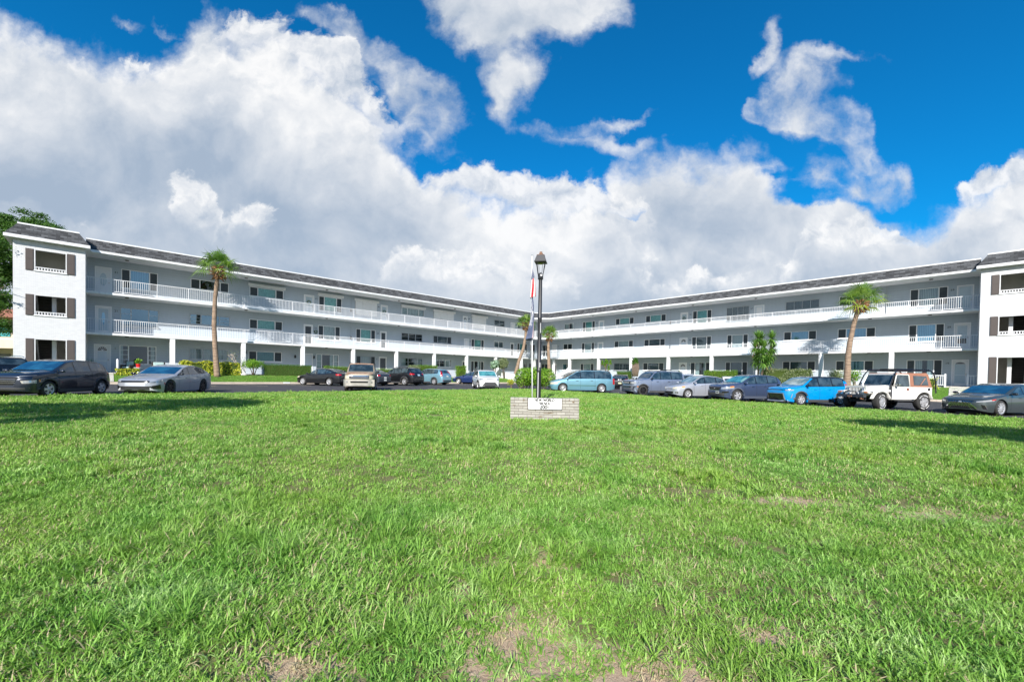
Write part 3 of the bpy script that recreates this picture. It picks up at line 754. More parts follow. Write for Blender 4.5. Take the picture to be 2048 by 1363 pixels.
for w in (0, 1):
    send = (SCL if w == 0 else SCR) + D - .01
    for fl in (0, 1, 2):
        holes = []
        for e in OPEN[(w, fl)]:
            if len(e) == 3:
                st, a, b = e; a, b = (a, b) if w == 0 else (a * .985, b * .985)
                zt = FLOORZ[fl] + 2.24
                holes.append((a, b, FLOORZ[fl], zt)); door(w, fl, a, b, st)
            else:
                nm, a, b, st, tall, fill, bx = e
                if w == 1: a, b = a * .985, b * .985
                z0 = (TALL if tall else SHORT)[fl]; z1 = HEAD_Z[fl]
                if st == 'o': z0 = FLOORZ[fl] + .4
                holes.append((a, b, z0, z1)); window(w, a, b, z0, z1, st, fill, bx)
        zb = FLOORZ[fl] - (.3 if fl == 0 else .0)
        holes = [(a, b, (za if za > zb + .31 or fl else za), zc) for a, b, za, zc in holes]
        wall_band(m_ := MB(), FR[w], 0.0, send, zb, CEIL[fl] + .0, holes, D, D + .16)
        ob(m_, 'wall', M_side[w])
        ob(MB().box(.01, send, D + .9, D + 1.0, zb, CEIL[fl] + .02, FR[w]), 'room_shade_wall', M_dark)  # near-black sheet, its colour stands for the dimness of the rooms
    ob(MB().box(.01, send, D + .1, D + 1.0, Z2a - .02 + .06, Z2 - .02, FR[w]).box(.01, send, D + .1, D + 1.0, Z3a + .05, Z3 - .02, FR[w]), 'room_shade_floor', M_dark)
    ob(MB().box(-3.3, send + 8, D + 8.2, D + 8.4, .5, ZT - .12, FR[w]), 'rear_wall', M_stucco)

# columns and railings
M_col = M_white
for s in (5.11, 10.23, 15.37, 20.53, 25.69, 30.9, 36.02, 41.2, 46.39, SCL - CH + .1):
    ob(MB().box(s - .17, s + .17, .03, .37, .55, Z2a, frL), 'column', M_col, bevel=.012)
for s in (5.16, 10.29, 15.47, 20.66, 25.87, 31.05, 36.22, 41.44, 44.62):
    s *= .985; ob(MB().box(s - .17, s + .17, .03, .37, .55, Z2a, frR), 'column', M_col, bevel=.012)
def railing(p0, p1, z, name='railing'):
    """metal rail with square balusters between two points"""
    p0 = Vector(p0[:2]); p1 = Vector(p1[:2]); L = (p1 - p0).length; u = (p1 - p0) / L; nn = Vector((-u.y, u.x))
    f = lambda s, d, zz: (p0.x + u.x * s + nn.x * d, p0.y + u.y * s + nn.y * d, zz)
    g = MB(); g.box(0, L, -.028, .028, z + RTOP - .045, z + RTOP, f); g.box(0, L, -.02, .02, z + .09, z + .13, f)
    n = int(L / .128)
    for i in range(n + 1):
        s = L * i / n; h = .012 if i % 16 else .026
        g.box(s - h, s + h, -h, h, z + (.002 if i % 16 == 0 else .13), z + RTOP - .045, f)
    return ob(g, name, M_white)
for z in (Z2, Z3):
    q = path(.09, z); railing(q[0], q[1], z); railing(q[1], q[2], z); railing(q[3], q[2], z)

# ceiling lights, wall lamps, conduits, house numbers
M_lampw = mat('milky lamp glass', (.6, .6, .58), .3); M_bronze = mat('bronze metal', (.10, .085, .07), .45, .6)
def ceil_light(fr, s, d, z):
    M = Matrix.Translation(Vector(fr(s, d, z)) - Vector(BASE))
    g = MB().lathe([(.0, 0), (.13, 0), (.14, -.03), (.10, -.06), (.0, -.075)], 12, M)
    o = g.obj('ceiling_light', M_bronze, bld, smooth=True)
for fl, z in ((0, Z2a + .03), (1, Z3a + .03), (2, ZE + .02)):
    for s in (2.3, 10.6, 18.0, 26.4, 34.6, 42.2): ceil_light(frL, s, 1.0, z)
    for s in (2.8, 6.7, 16.2, 23.0, 30.5, 37.4, 41.3): ceil_light(frR, s, 1.0, z)
def sconce(fr, s, z):
    g = MB().box(s - .07, s + .07, D - .13, D - .001, z - .12, z + .14, fr); g.box(s - .05, s + .05, D - .11, D - .03, z + .14, z + .2, fr)
    ob(g, 'wall_lamp', M_black, bevel=.01)
for s, z in ((15.2, 2.95), (17.05, 2.95), (.02 + 10.75, 3.2)): sconce(frL, s, z)
for s, z in ((21.0, 5.3), (21.0, 8.35)): sconce(frL, s, z)
for s, z in ((26.2, 8.35), (26.2, 5.3)): sconce(frR, s, z)
g = MB()
for z0, z1 in ((8.5, 10.1), (5.45, 7.1)): g.tube([frL(21.0, D - .03, z0), frL(21.0, D - .03, z1)], .014, 6)
ob(g, 'conduit', M_alum)
g = MB()
for z0, z1 in ((8.5, 10.1), (5.45, 7.1)): g.tube([frR(26.2, D - .03, z0), frR(26.2, D - .03, z1)], .014, 6)
g.box(5.66, 5.72, D - .09, D - .03, Z3, ZE, frR)
ob(g, 'conduit', M_alum)
M_num = mat('dark house number', (.025, .025, .03), .5)
def text(body, size, loc, xdir, m, name, parent, ext=.004, align='CENTER'):
    cu = bpy.data.curves.new(name, 'FONT'); cu.body = body; cu.size = size; cu.extrude = ext; cu.align_x = align; cu.align_y = 'CENTER'
    o = bpy.data.objects.new(name, cu); COL.objects.link(o); cu.materials.append(m)
    X = Vector((xdir[0], xdir[1], 0)).normalized(); Z = Vector((0, 0, 1)); Y = X.cross(Z)   # text lies in X-Z, facing -Y side of viewer
    M = Matrix(((X.x, 0, Y.x, 0), (X.y, 0, Y.y, 0), (0, 1, 0, 0), (0, 0, 0, 1)))   # letters stand upright and read along xdir
    bpy.context.view_layer.update()
    me = bpy.data.meshes.new_from_object(o); bpy.data.objects.remove(o); bpy.data.curves.remove(cu)
    me.transform(M); me.name = name
    if not me.materials: me.materials.append(m)
    o = bpy.data.objects.new(name, me); COL.objects.link(o)
    if parent is not None: o.parent = parent; o.location = Vector(loc) - parent.matrix_basis.translation
    else: o.location = loc
    return o
NUMS_L = {2: [(1.68, '41'), (17.25, '43'), (24.3, '44'), (37.75, '46'), (46.95, '47')], 1: [(1.68, '21'), (17.2, '23'), (24.25, '24'), (38.0, '26'), (46.85, '27')], 0: [(1.62, '1'), (17.12, '3'), (24.15, '4')]}
NUMS_R = {2: [(1.55, '59'), (17.15, '57'), (24.05, '56'), (37.95, '54')], 1: [(1.68, '39'), (17.1, '37'), (24.05, '36'), (38.1, '34'), (45.3, '33')], 0: [(1.72, '19'), (17.1, '17'), (24.0, '16')]}
for w, tb in ((0, NUMS_L), (1, NUMS_R)):
    for fl, lst in tb.items():
        for s, txt in lst:
            if w: s *= .985
            p = FR[w](s, D - .008, FLOORZ[fl] + 1.92)
            text(txt, .24, p, UL if w == 0 else (-UR[0], -UR[1]), M_num, 'house_number', bld)

# end stair towers -------------------------------------------------------------
def tower(w):
    fr = FR[w]; P = 1.13; W_ = 3.45; d0 = -P
    holes = [(-2.45, -.98, 1.45, 3.36)]
    wm = MB()
    bands = [(.4, 3.9, [(-2.45, -.98, 1.42, 3.36)]), (3.9, 7.0, [(-2.45, -.98, 5.04, 6.40)]), (7.0, ZE, [(-2.45, -.98, 8.12, 9.52)])]
    for za, zb, h in bands: wall_band(wm, fr, -W_, 0, za, zb, h, d0, d0 + .2)
    wm.box(-W_, -W_ + .2, d0 + .2, D + 8.2, .4, ZE, fr); wm.box(-.2, 0, d0 + .2, D + .3, .4, ZE, fr)
    ob(wm, 'tower_wall', M_brick[w])
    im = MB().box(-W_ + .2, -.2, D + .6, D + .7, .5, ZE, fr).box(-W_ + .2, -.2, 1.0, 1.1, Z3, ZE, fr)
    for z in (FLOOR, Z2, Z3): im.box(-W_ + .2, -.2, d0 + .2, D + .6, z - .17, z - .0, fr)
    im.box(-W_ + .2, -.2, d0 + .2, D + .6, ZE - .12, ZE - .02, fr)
    ob(im, 'stair_hall', mat('beige hall stucco', (.66, .64, .58), .9, vary=.1, vscale=1))  # one even beige stucco for hall walls, landings and ceiling
    # flights of stairs with white stringers
    for zf, zt in ((FLOOR, Z2), (Z2, Z3)):
        st = MB(); sg = MB(); n = 15
        for i in range(n):
            y = D + .3 - i * .17; z = zf + (zt - zf) * (i + 1) / n
            st.box(-2.45, -1.75, y - .26, y, z - .05, z, fr); st.box(-2.45, -1.75, y - .03, y - .01, z - .2, z - .05, fr)
        ob(st, 'stair_treads', mat('dark stair tread', (.06, .055, .05), .7))
        for sx in (-1.72, -2.5):
            a = fr(sx, D + .35, zf + .0); b_ = fr(sx, D - 2.2, zt); c = .16
            sg.add([fr(sx - .03, D + .4, zf - .05), fr(sx + .03, D + .4, zf - .05), fr(sx + .03, D - 2.3, zt - .15), fr(sx - .03, D - 2.3, zt - .15),
                    fr(sx - .03, D + .4, zf + .25), fr(sx + .03, D + .4, zf + .25), fr(sx + .03, D - 2.3, zt + .15), fr(sx - .03, D - 2.3, zt + .15)],
                   [(0, 1, 2, 3), (4, 5, 6, 7), (0, 1, 5, 4), (1, 2, 6, 5), (2, 3, 7, 6), (3, 0, 4, 7)])
            sg.tube([fr(sx, D + .3, zf + 1.0), fr(sx, D - 2.2, zt + .95)], .03, 6)
        sg.box(-1.72, -1.5, d0 + .9, d0 + 1.1, zf, zt - .17, fr)
        ob(sg, 'stair_stringer', M_white)
    # opening trim and low balustrade
    for za, zb, _ in ((1.42, 3.36, 0), (5.04, 6.40, 1), (8.12, 9.52, 2)):
        tm = MB()
        tm.box(-2.49, -2.44, d0 - .03, d0 + .22, za, zb, fr).box(-.99, -.94, d0 - .03, d0 + .22, za, zb, fr)
        if _:
            tm.box(-2.44, -.99, d0 - .02, d0 + .1, za, za + .05, fr).box(-2.44, -.99, d0 - .02, d0 + .1, za + .2, za + .25, fr)
            for i in range(11):
                x = -2.44 + i * .138; tm.box(x, x + .05, d0 - .01, d0 + .08, za + .05, za + .2, fr)
            tm.box(-2.52, -.91, d0 - .06, d0 - .001, za - .05, za - .002, fr)
        ob(tm, 'opening_trim', M_white)
        for a in (-2.89, -.92):
            s_ = MB().box(a, a + .38, d0 - .05, d0 - .002, za - .03, zb + .04, fr)
            for q in (0, 1):
                zz0 = za + .02 + q * (zb - za) * .52; zz1 = zz0 + (zb - za) * .44
                s_.box(a + .04, a + .34, d0 - .058, d0 - .05, zz0, zz1, fr)
            ob(s_, 'shutter', M_shutter)
    # hipped mansard cap
    lo = [fr(-W_ - .36, d0 - .38, ZF), fr(.24, d0 - .38, ZF), fr(.24, 4, ZF), fr(-W_ - .36, 4, ZF)]
    hi = [fr(-W_ + .2, d0 + .16, ZT + .06), fr(-.32, d0 + .16, ZT + .06), fr(-.32, 4, ZT + .06), fr(-W_ + .2, 4, ZT + .06)]
    ob(MB().hexa(lo + hi), 'mansard', M_shing[w])
    ob(MB().box(-W_ - .38, .26, d0 - .4, 4.02, ZE - .01, ZF, fr), 'eave', M_white)
    ob(MB().box(-W_ + .18, -.30, d0 + .14, 4.0, ZT + .05, ZT + .15, fr), 'parapet_cap', M_white)
    if w == 0: ob(MB().box(-W_, 0, 4, D + 8.3, ZE, ZT - .1, fr), 'tower_wall', M_brick[w])
tower(0); tower(1)

# ================================================================== grass
def grass_mat():
    m = bpy.data.materials.new('grass blades'); m.use_nodes = True; t = m.node_tree; n = NT(t); b = t.nodes['Principled BSDF']
    g = t.nodes.new('ShaderNodeNewGeometry'); oi = t.nodes.new('ShaderNodeObjectInfo')
    at = t.nodes.new('ShaderNodeAttribute'); at.attribute_name = 'tone'
    pos = g.outputs['Position']
    big = n.noise(pos, .55, 4, .6); mid = n.noise(pos, 2.6, 4, .6)
    f = n.m('ADD', n.m('MULTIPLY', at.outputs['Fac'], .45), n.m('MULTIPLY', oi.outputs['Random'], .25))
    f = n.m('ADD', f, n.m('MULTIPLY', n.m('SUBTRACT', mid, .5), 1.1)); f = n.m('ADD', f, .12)
    cr = t.nodes.new('ShaderNodeValToRGB'); t.links.new(f, cr.inputs[0]); e = cr.color_ramp.elements
    e[0].position = .0; e[0].color = (.040, .125, .016, 1); e[1].position = 1.; e[1].color = (.52, .63, .33, 1)
    for p, c in ((.3, (.105, .27, .034, 1)), (.55, (.22, .42, .072, 1)), (.78, (.37, .55, .18, 1))):
        q = e.new(p); q.color = c
    c = n.mix(n.mapr(big, .38, .68, 0, .55), cr.outputs[0], (.31, .45, .065))
    dry = n.m('GREATER_THAN', n.m('ADD', at.outputs['Fac'], n.mapr(n.noise(pos, 1.1, 3, .6), .4, .75, -.06, .16)), .965)
    c = n.mix(dry, c, (.50, .42, .25))
    t.links.new(c, b.inputs['Base Color']); b.inputs['Roughness'].default_value = .55; b.inputs['Specular IOR Level'].default_value = .3
    tr = t.nodes.new('ShaderNodeBsdfTranslucent'); t.links.new(n.mix(1., c, (1.2, 1.3, .5), 'MULTIPLY'), tr.inputs[0])
    mx = t.nodes.new('ShaderNodeMixShader'); mx.inputs[0].default_value = .2
    t.links.new(b.outputs[0], mx.inputs[1]); t.links.new(tr.outputs[0], mx.inputs[2]); t.links.new(mx.outputs[0], t.nodes['Material Output'].inputs[0])
    MATS['grass blades'] = m; return m
M_grass = grass_mat()
def blade(mb, rng, x, y, L, w, lean, az, seg, tone):
    """one bent blade: root at x, y; leans by lean towards az and droops"""
    ca, sa = math.cos(az), math.sin(az); tw = az + math.pi / 2 + rng.uniform(-.6, .6); cx, cy = math.cos(tw) * w / 2, math.sin(tw) * w / 2
    px, py, pz = x, y, 0.; th = lean * .45; k = len(mb.v)
    for i in range(seg + 1):
        f = i / seg; ww = 1 - f ** 2.2
        if i < seg: mb.v += [(px - cx * ww, py - cy * ww, pz), (px + cx * ww, py + cy * ww, pz)]
        else: mb.v.append((px, py, pz))
        st = L / seg; px += ca * math.sin(th) * st; py += sa * math.sin(th) * st; pz += math.cos(th) * st; th += lean * 1.1 / seg
    for i in range(seg - 1): mb.f.append((k + 2 * i, k + 2 * i + 1, k + 2 * i + 3, k + 2 * i + 2)); mb.tone.append(tone)
    mb.f.append((k + 2 * seg - 2, k + 2 * seg - 1, k + 2 * seg)); mb.tone.append(tone)
clumps = bpy.data.collections.new('grass_clumps')
def clump(n, rad, L, w, lean, seg, seed, star=False):
    rng = random.Random(seed); mb = MB()
    for i in range(n):
        a = rng.uniform(0, 6.283); r = rad * math.sqrt(rng.random()) * (.25 if star else 1)
        l = rng.uniform(*L); az = a + rng.gauss(0, .5) if star else rng.uniform(0, 6.283)
        blade(mb, rng, r * math.cos(a), r * math.sin(a), l, rng.uniform(*w), rng.uniform(*lean), az, seg, rng.random())
    me = mb.mesh('grass_clump', recalc=False); me.materials.append(M_grass)
    o = bpy.data.objects.new('clump_%02d' % len(clumps.objects), me); clumps.objects.link(o)
for i in range(5): clump(20, .055, (.03, .085), (.0045, .0085), (.6, 2.0), 3, i)                # 0-4 near turf
for i in range(3): clump(26, .05, (.07, .14), (.004, .0065), (.4, 1.6), 4, 20 + i, True)        # 5-7 taller tufts
for i in range(4): clump(26, .11, (.03, .075), (.006, .011), (.5, 1.9), 2, 40 + i)                # 8-11 middle distance
for i in range(2): clump(34, .10, (.08, .15), (.006, .010), (.3, 1.4), 3, 60 + i, True)           # 12-13 middle tufts
for i in range(4): clump(44, .24, (.035, .085), (.012, .020), (.3, 1.6), 2, 80 + i)               # 14-17 far turf
for i in range(2): clump(50, .16, (.07, .13), (.010, .016), (.3, 1.3), 2, 90 + i, True)           # 18-19 far tufts
for i in range(2): clump(22, .04, (.012, .035), (.008, .014), (.9, 1.5), 2, 70 + i, True)         # 20-21 creeping weed
def straw(seed):
    rg = random.Random(seed); mb = MB()
    for i in range(16):
        a = rg.uniform(0, 6.283); r = .06 * math.sqrt(rg.random()); blade(mb, rg, r * math.cos(a), r * math.sin(a), rg.uniform(.03, .09), rg.uniform(.0025, .0055), rg.uniform(1.9, 2.5), rg.uniform(0, 6.283), 3, 1.0)
    mb.tone = [1.0] * len(mb.f); me = mb.mesh('grass_clump', recalc=False); me.materials.append(M_grass)
    o = bpy.data.objects.new('clump_%02d' % len(clumps.objects), me); clumps.objects.link(o)
for i in range(3): straw(200 + i)                                                                 # 22-24 dry clippings
def lawn_h(x, y):
    w = .035 * noise.noise(Vector((x * .35, y * .35, 0))) + .015 * noise.noise(Vector((x * 1.6, y * 1.6, 3)))
    e = min(LAWN_L - distL(x, y), LAWN_R - distR(x, y))
    return lotz(x, y) + .03 + w * min(1, max(0, e) / 2)
BARE = [(-.02, 2.15, .20, .22), (-.26, 2.62, .12, .16), (.62, 1.82, .30, .22), (.15, 1.95, .25, .12), (-.95, 1.90, .22, .14), (-.55, 2.55, .12, .07), (.22, 2.35, .09, .08),
        (.75, 2.75, .12, .09), (1.35, 2.2, .1, .1), (4.3, 4.35, .7, .28), (3.2, 4.7, .5, .2), (2.4, 5.0, .5, .22), (5.3, 4.0, .4, .2), (.3, 3.1, .14, .2), (-.1, 3.0, .12, .15), (-1.9, 13.0, .9, .35), (1.9, 3.45, .15, .12), (-4.9, 12.4, .7, .4)]
pts = []
rng = random.Random(11)
def bare(x, y):
    q = 0.
    for bx, by, rx, ry in BARE:
        q = max(q, math.exp(-((x - bx) / rx) ** 2 - ((y - by) / ry) ** 2))
    return q
def put(x, y, base, nb, tuft, nt, dens_k, tp=.06, weed=False):
    if distL(x, y) > LAWN_L - .05 or distR(x, y) > LAWN_R - .05: return
    n1 = noise.noise(Vector((x * 1.3, y * 1.3, 7.))); n2 = noise.noise(Vector((x * .45, y * .45, 2.)))
    n3 = noise.noise(Vector((x * 4.2, y * 4.2, 11.)))
    q = bare(x, y) * (1.0 if n3 > -.25 else .75)
    if y < 12 and rng.random() < (.30 * q + .010): pts.append((x, y, lawn_h(x, y) + .002, 0, 0, rng.uniform(0, 6.28), rng.uniform(.8, 1.4), 22 + rng.randrange(3)))
    if rng.random() < q * 1.05: return
    if n1 * .6 + n3 * .5 > .68 and rng.random() < .65: return       # thin places
    z = lawn_h(x, y) - .006
    t = n1 * .7 + n2 * .6
    sc = 1.0 + .35 * n2 + .25 * n3
    if t > .25 and rng.random() < tp * (2 + 6 * t): i = tuft + rng.randrange(nt); sc *= 1.05
    elif weed and n3 > .2 and rng.random() < .22: i = 20 + rng.randrange(2); sc *= 1.2
    else: i = base + rng.randrange(nb)
    az = rng.uniform(0, 6.283) if rng.random() < .6 else (2.1 + n2 * 3 + rng.gauss(0, .6))
    pts.append((x, y, z, rng.gauss(0, .16), rng.gauss(0, .16), az, max(.45, sc * rng.uniform(.8, 1.2)), i))
def zone(y0, y1, dens, *a, mrg=1.5, **k):
    y = y0; 
    area = 0
    n = int(dens * ((1.25 * (y1 * y1 - y0 * y0)) + 2 * mrg * (y1 - y0)))
    for _ in range(n):
        # sample y with probability growing with the width of the view
        while True:
            yy = rng.uniform(y0, y1)
            if rng.random() < (1.25 * yy + mrg) / (1.25 * y1 + mrg): break
        xx = rng.uniform(-1, 1) * (1.25 * yy + mrg)
        put(xx, yy, *a, **k)
zone(.9, 4.6, 560, 0, 5, 5, 3, 1., tp=.05, mrg=1.2, weed=True)
zone(4.6, 11.5, 165, 8, 4, 12, 2, 1., tp=.045)
zone(11.5, 37, 44, 14, 4, 18, 2, 1., tp=.05, mrg=1.0)
def strip_grass(fr, s0, s1, d0, d1, n):
    for _ in range(n):
        x, y, _z = fr(rng.uniform(s0, s1), rng.uniform(d0, d1), 0)
        pts.append((x, y, stripz(x, y) - .01, 0, 0, rng.uniform(0, 6.28), rng.uniform(.6, 1.), 14 + rng.randrange(4)))
strip_grass(frL, -10, 46, KERB_L - DL0 + .25, -.3, 3600)
strip_grass(frR, -10, 42, KERB_R - DR0 + .25, -.3, 3200)
gme = bpy.data.meshes.new('grass'); gme.from_pydata([p[:3] for p in pts], [], [])
a = gme.attributes.new('rot', 'FLOAT_VECTOR', 'POINT'); a.data.foreach_set('vector', [c for p in pts for c in p[3:6]])
a = gme.attributes.new('scl', 'FLOAT', 'POINT'); a.data.foreach_set('value', [p[6] for p in pts])
a = gme.attributes.new('idx', 'INT', 'POINT'); a.data.foreach_set('value', [p[7] for p in pts])
gme.materials.append(M_grass)
grass = bpy.data.objects.new('grass', gme); COL.objects.link(grass); tag(grass, 'bright green coarse lawn grass with dry brown patches', 'grass', kind='stuff')
ng = bpy.data.node_groups.new('grass', 'GeometryNodeTree')
ng.interface.new_socket('Geometry', in_out='INPUT', socket_type='NodeSocketGeometry'); ng.interface.new_socket('Geometry', in_out='OUTPUT', socket_type='NodeSocketGeometry')
gi = ng.nodes.new('NodeGroupInput'); go = ng.nodes.new('NodeGroupOutput'); iop = ng.nodes.new('GeometryNodeInstanceOnPoints'); ci = ng.nodes.new('GeometryNodeCollectionInfo')
ci.inputs[0].default_value = clumps; ci.inputs['Separate Children'].default_value = True; ci.inputs['Reset Children'].default_value = True
def named(nm, ty):
    q = ng.nodes.new('GeometryNodeInputNamedAttribute'); q.data_type = ty; q.inputs[0].default_value = nm; return q.outputs['Attribute']
er = ng.nodes.new('FunctionNodeEulerToRotation'); ng.links.new(named('rot', 'FLOAT_VECTOR'), er.inputs[0])
ng.links.new(gi.outputs[0], iop.inputs['Points']); ng.links.new(ci.outputs[0], iop.inputs['Instance'])
iop.inputs['Pick Instance'].default_value = True; ng.links.new(named('idx', 'INT'), iop.inputs['Instance Index'])
ng.links.new(er.outputs[0], iop.inputs['Rotation']); ng.links.new(named('scl', 'FLOAT'), iop.inputs['Scale']); ng.links.new(iop.outputs[0], go.inputs[0])
md = grass.modifiers.new('grass', 'NODES'); md.node_group = ng
print('grass points', len(pts))

# ================================================================== plants
def leafmat(name, c1, c2, trans=.3, rough=.5): return mat(name, c1, rough, attr=True, col2=c2, trans=trans, spec=.3)
M_leafH = leafmat('hedge leaves', (.035, .11, .015), (.11, .26, .035))
M_leafD = leafmat('dark tree leaves', (.022, .075, .012), (.10, .20, .03))
M_leafY = leafmat('yellow croton leaves', (.16, .24, .02), (.66, .62, .06), .25)
M_leafB = leafmat('bright bush leaves', (.07, .19, .012), (.26, .44, .04))
M_leafG = leafmat('grey-green leaves', (.10, .15, .06), (.36, .40, .22))
M_palm = leafmat('palm fronds', (.08, .18, .03), (.32, .45, .10), .3, .4)
M_palmY = leafmat('yellowing frond', (.25, .34, .02), (.42, .50, .05), .35)
M_yucca = leafmat('yucca leaves', (.035, .11, .018), (.20, .36, .07), .2, .35)
M_dead = mat('dry palm boots', (.30, .15, .07), .9, vary=.35, vscale=14, bump=.8, bscale=30)
def ring_bark():
    m = bpy.data.materials.new('ringed palm bark'); m.use_nodes = True; t = m.node_tree; n = NT(t); b = t.nodes['Principled BSDF']
    tc = t.nodes.new('ShaderNodeTexCoord'); mp = t.nodes.new('ShaderNodeMapping'); mp.inputs['Scale'].default_value = (1.2, 1.2, 14.); t.links.new(tc.outputs['Object'], mp.inputs[0])
    f = n.noise(mp.outputs[0], 1., 5, .7); mp2 = t.nodes.new('ShaderNodeMapping'); mp2.inputs['Scale'].default_value = (26., 26., 3.); t.links.new(tc.outputs['Object'], mp2.inputs[0]); g_ = n.noise(mp2.outputs[0], 1., 4, .6)
    c = n.mix(n.mapr(f, .38, .62), (.16, .105, .07), (.44, .31, .21)); c = n.mix(n.mapr(g_, .35, .65, 0, .6), c, (.24, .18, .14))
    t.links.new(c, b.inputs['Base Color']); b.inputs['Roughness'].default_value = .95
    bp = t.nodes.new('ShaderNodeBump'); bp.inputs['Strength'].default_value = 1.; bp.inputs['Distance'].default_value = .05; t.links.new(n.m('ADD', f, g_), bp.inputs['Height']); t.links.new(bp.outputs[0], b.inputs['Normal'])
    return m
M_trunkP = ring_bark()
M_bark = mat('grey-brown bark', (.20, .15, .11), .9, col2=(.12, .09, .07), vscale=9, bump=1., bscale=25)
M_barkW = mat('pale bark', (.46, .40, .33), .85, col2=(.32, .27, .22), vscale=9, bump=.6, bscale=30)
def leaf(mb, p, nrm, size, rng, asp=.5):
    """pointed leaf at p facing nrm"""
    a = nrm.orthogonal().normalized(); q = Matrix.Rotation(rng.uniform(0, 6.283), 3, nrm) @ a; r = nrm.cross(q)
    L = size * rng.uniform(.7, 1.25); w = L * asp
    k = len(mb.v); bend = nrm * (-L * .12)
    mb.v += [tuple(p - q * L * .5), tuple(p + r * w * .5 - q * L * .05), tuple(p + q * L * .5 + bend), tuple(p - r * w * .5 - q * L * .05)]
    mb.f.append((k, k + 1, k + 2, k + 3)); mb.tone.append(rng.random())
def blobleaves(mb, c, rad, n, size, rng, asp=.5, fill=.35, wob=.3, flat=-.9):
    """leaves spread through the outer part of an uneven ellipsoid"""
    c = Vector(c); made = 0
    while made < n:
        d = Vector((rng.gauss(0, 1), rng.gauss(0, 1), rng.gauss(0, 1))).normalized()
        if d.z < flat: continue
        w = 1 + wob * noise.noise(d * 1.9 + c) + wob * .6 * noise.noise(d * 4.5 + c)
        rr = w * (1 - fill * rng.random() ** 1.6)
        p = c + Vector((d.x * rad[0], d.y * rad[1], d.z * rad[2])) * rr
        nn = (d + Vector((rng.gauss(0, .55), rng.gauss(0, .55), rng.gauss(0, .55)))).normalized()
        leaf(mb, p, nn, size, rng, asp); made += 1
    return mb
def boxleaves(mb, fr, s0, s1, d0, d1, z0, z1, dens, size, rng, wob=.04, asp=.5):
    faces = [(1, s1 - s0, z1 - z0), (2, s1 - s0, d1 - d0), (3, d1 - d0, z1 - z0), (4, d1 - d0, z1 - z0)]
    for kind, a, b in faces:
        for _ in range(int(a * b * dens)):
            u, v = rng.random(), rng.random(); dep = rng.random() ** 2 * .10
            if kind == 1: s, d, z, nl = s0 + u * a, d0 + dep, z0 + v * b, (0, -1, 0)
            elif kind == 2: s, d, z, nl = s0 + u * a, d0 + v * b, z1 - dep, (0, 0, 1)
            elif kind == 3: s, d, z, nl = s0 + dep, d0 + u * a, z0 + v * b, (-1, 0, 0)
            else: s, d, z, nl = s1 - dep, d0 + u * a, z0 + v * b, (1, 0, 0)
            o = wob * 2 * noise.noise(Vector((s * 1.3, d * 1.3 + 5, z * 1.3)))
            s += nl[0] * o; d += nl[1] * o; z += nl[2] * o
            p = Vector(fr(s, d, z)); q = Vector(fr(s + nl[0], d + nl[1], z + nl[2])) - p
            nn = (q + Vector((rng.gauss(0, .5), rng.gauss(0, .5), rng.gauss(0, .5)))).normalized()
            leaf(mb, p, nn, size, rng, asp)
    return mb
def plant_root(name, x, y, z, label, cat, group=None): return empty(name, (x, y, z), 0, label, cat, group)
def hedge(fr, s0, s1, d0, d1, top, m, label, dens=260, size=.085, group=None, seed=1, core=(.02, .045, .012), asp=.5, name='hedge', wob=.04):
    rng = random.Random(seed); x, y, _ = fr((s0 + s1) / 2, (d0 + d1) / 2, 0); z0 = stripz(x, y) - .03
    r = plant_root(name, x, y, z0, label, 'hedge', group)
    zt = top
    mb = boxleaves(MB(), fr, s0, s1, d0, d1, z0 + .02, zt, dens, size, rng, wob, asp); mb.obj('foliage', m, r, loc=(x, y, z0), recalc=False)
    MB().box(s0 + .1, s1 - .1, d0 + .1, d1 - .1, z0 - .05, zt - .1, fr).obj('branches', mat('hedge shade %s' % name, core, .95), r, loc=(x, y, z0))  # solid dark box, shade between the leaves put into its colour
    return r

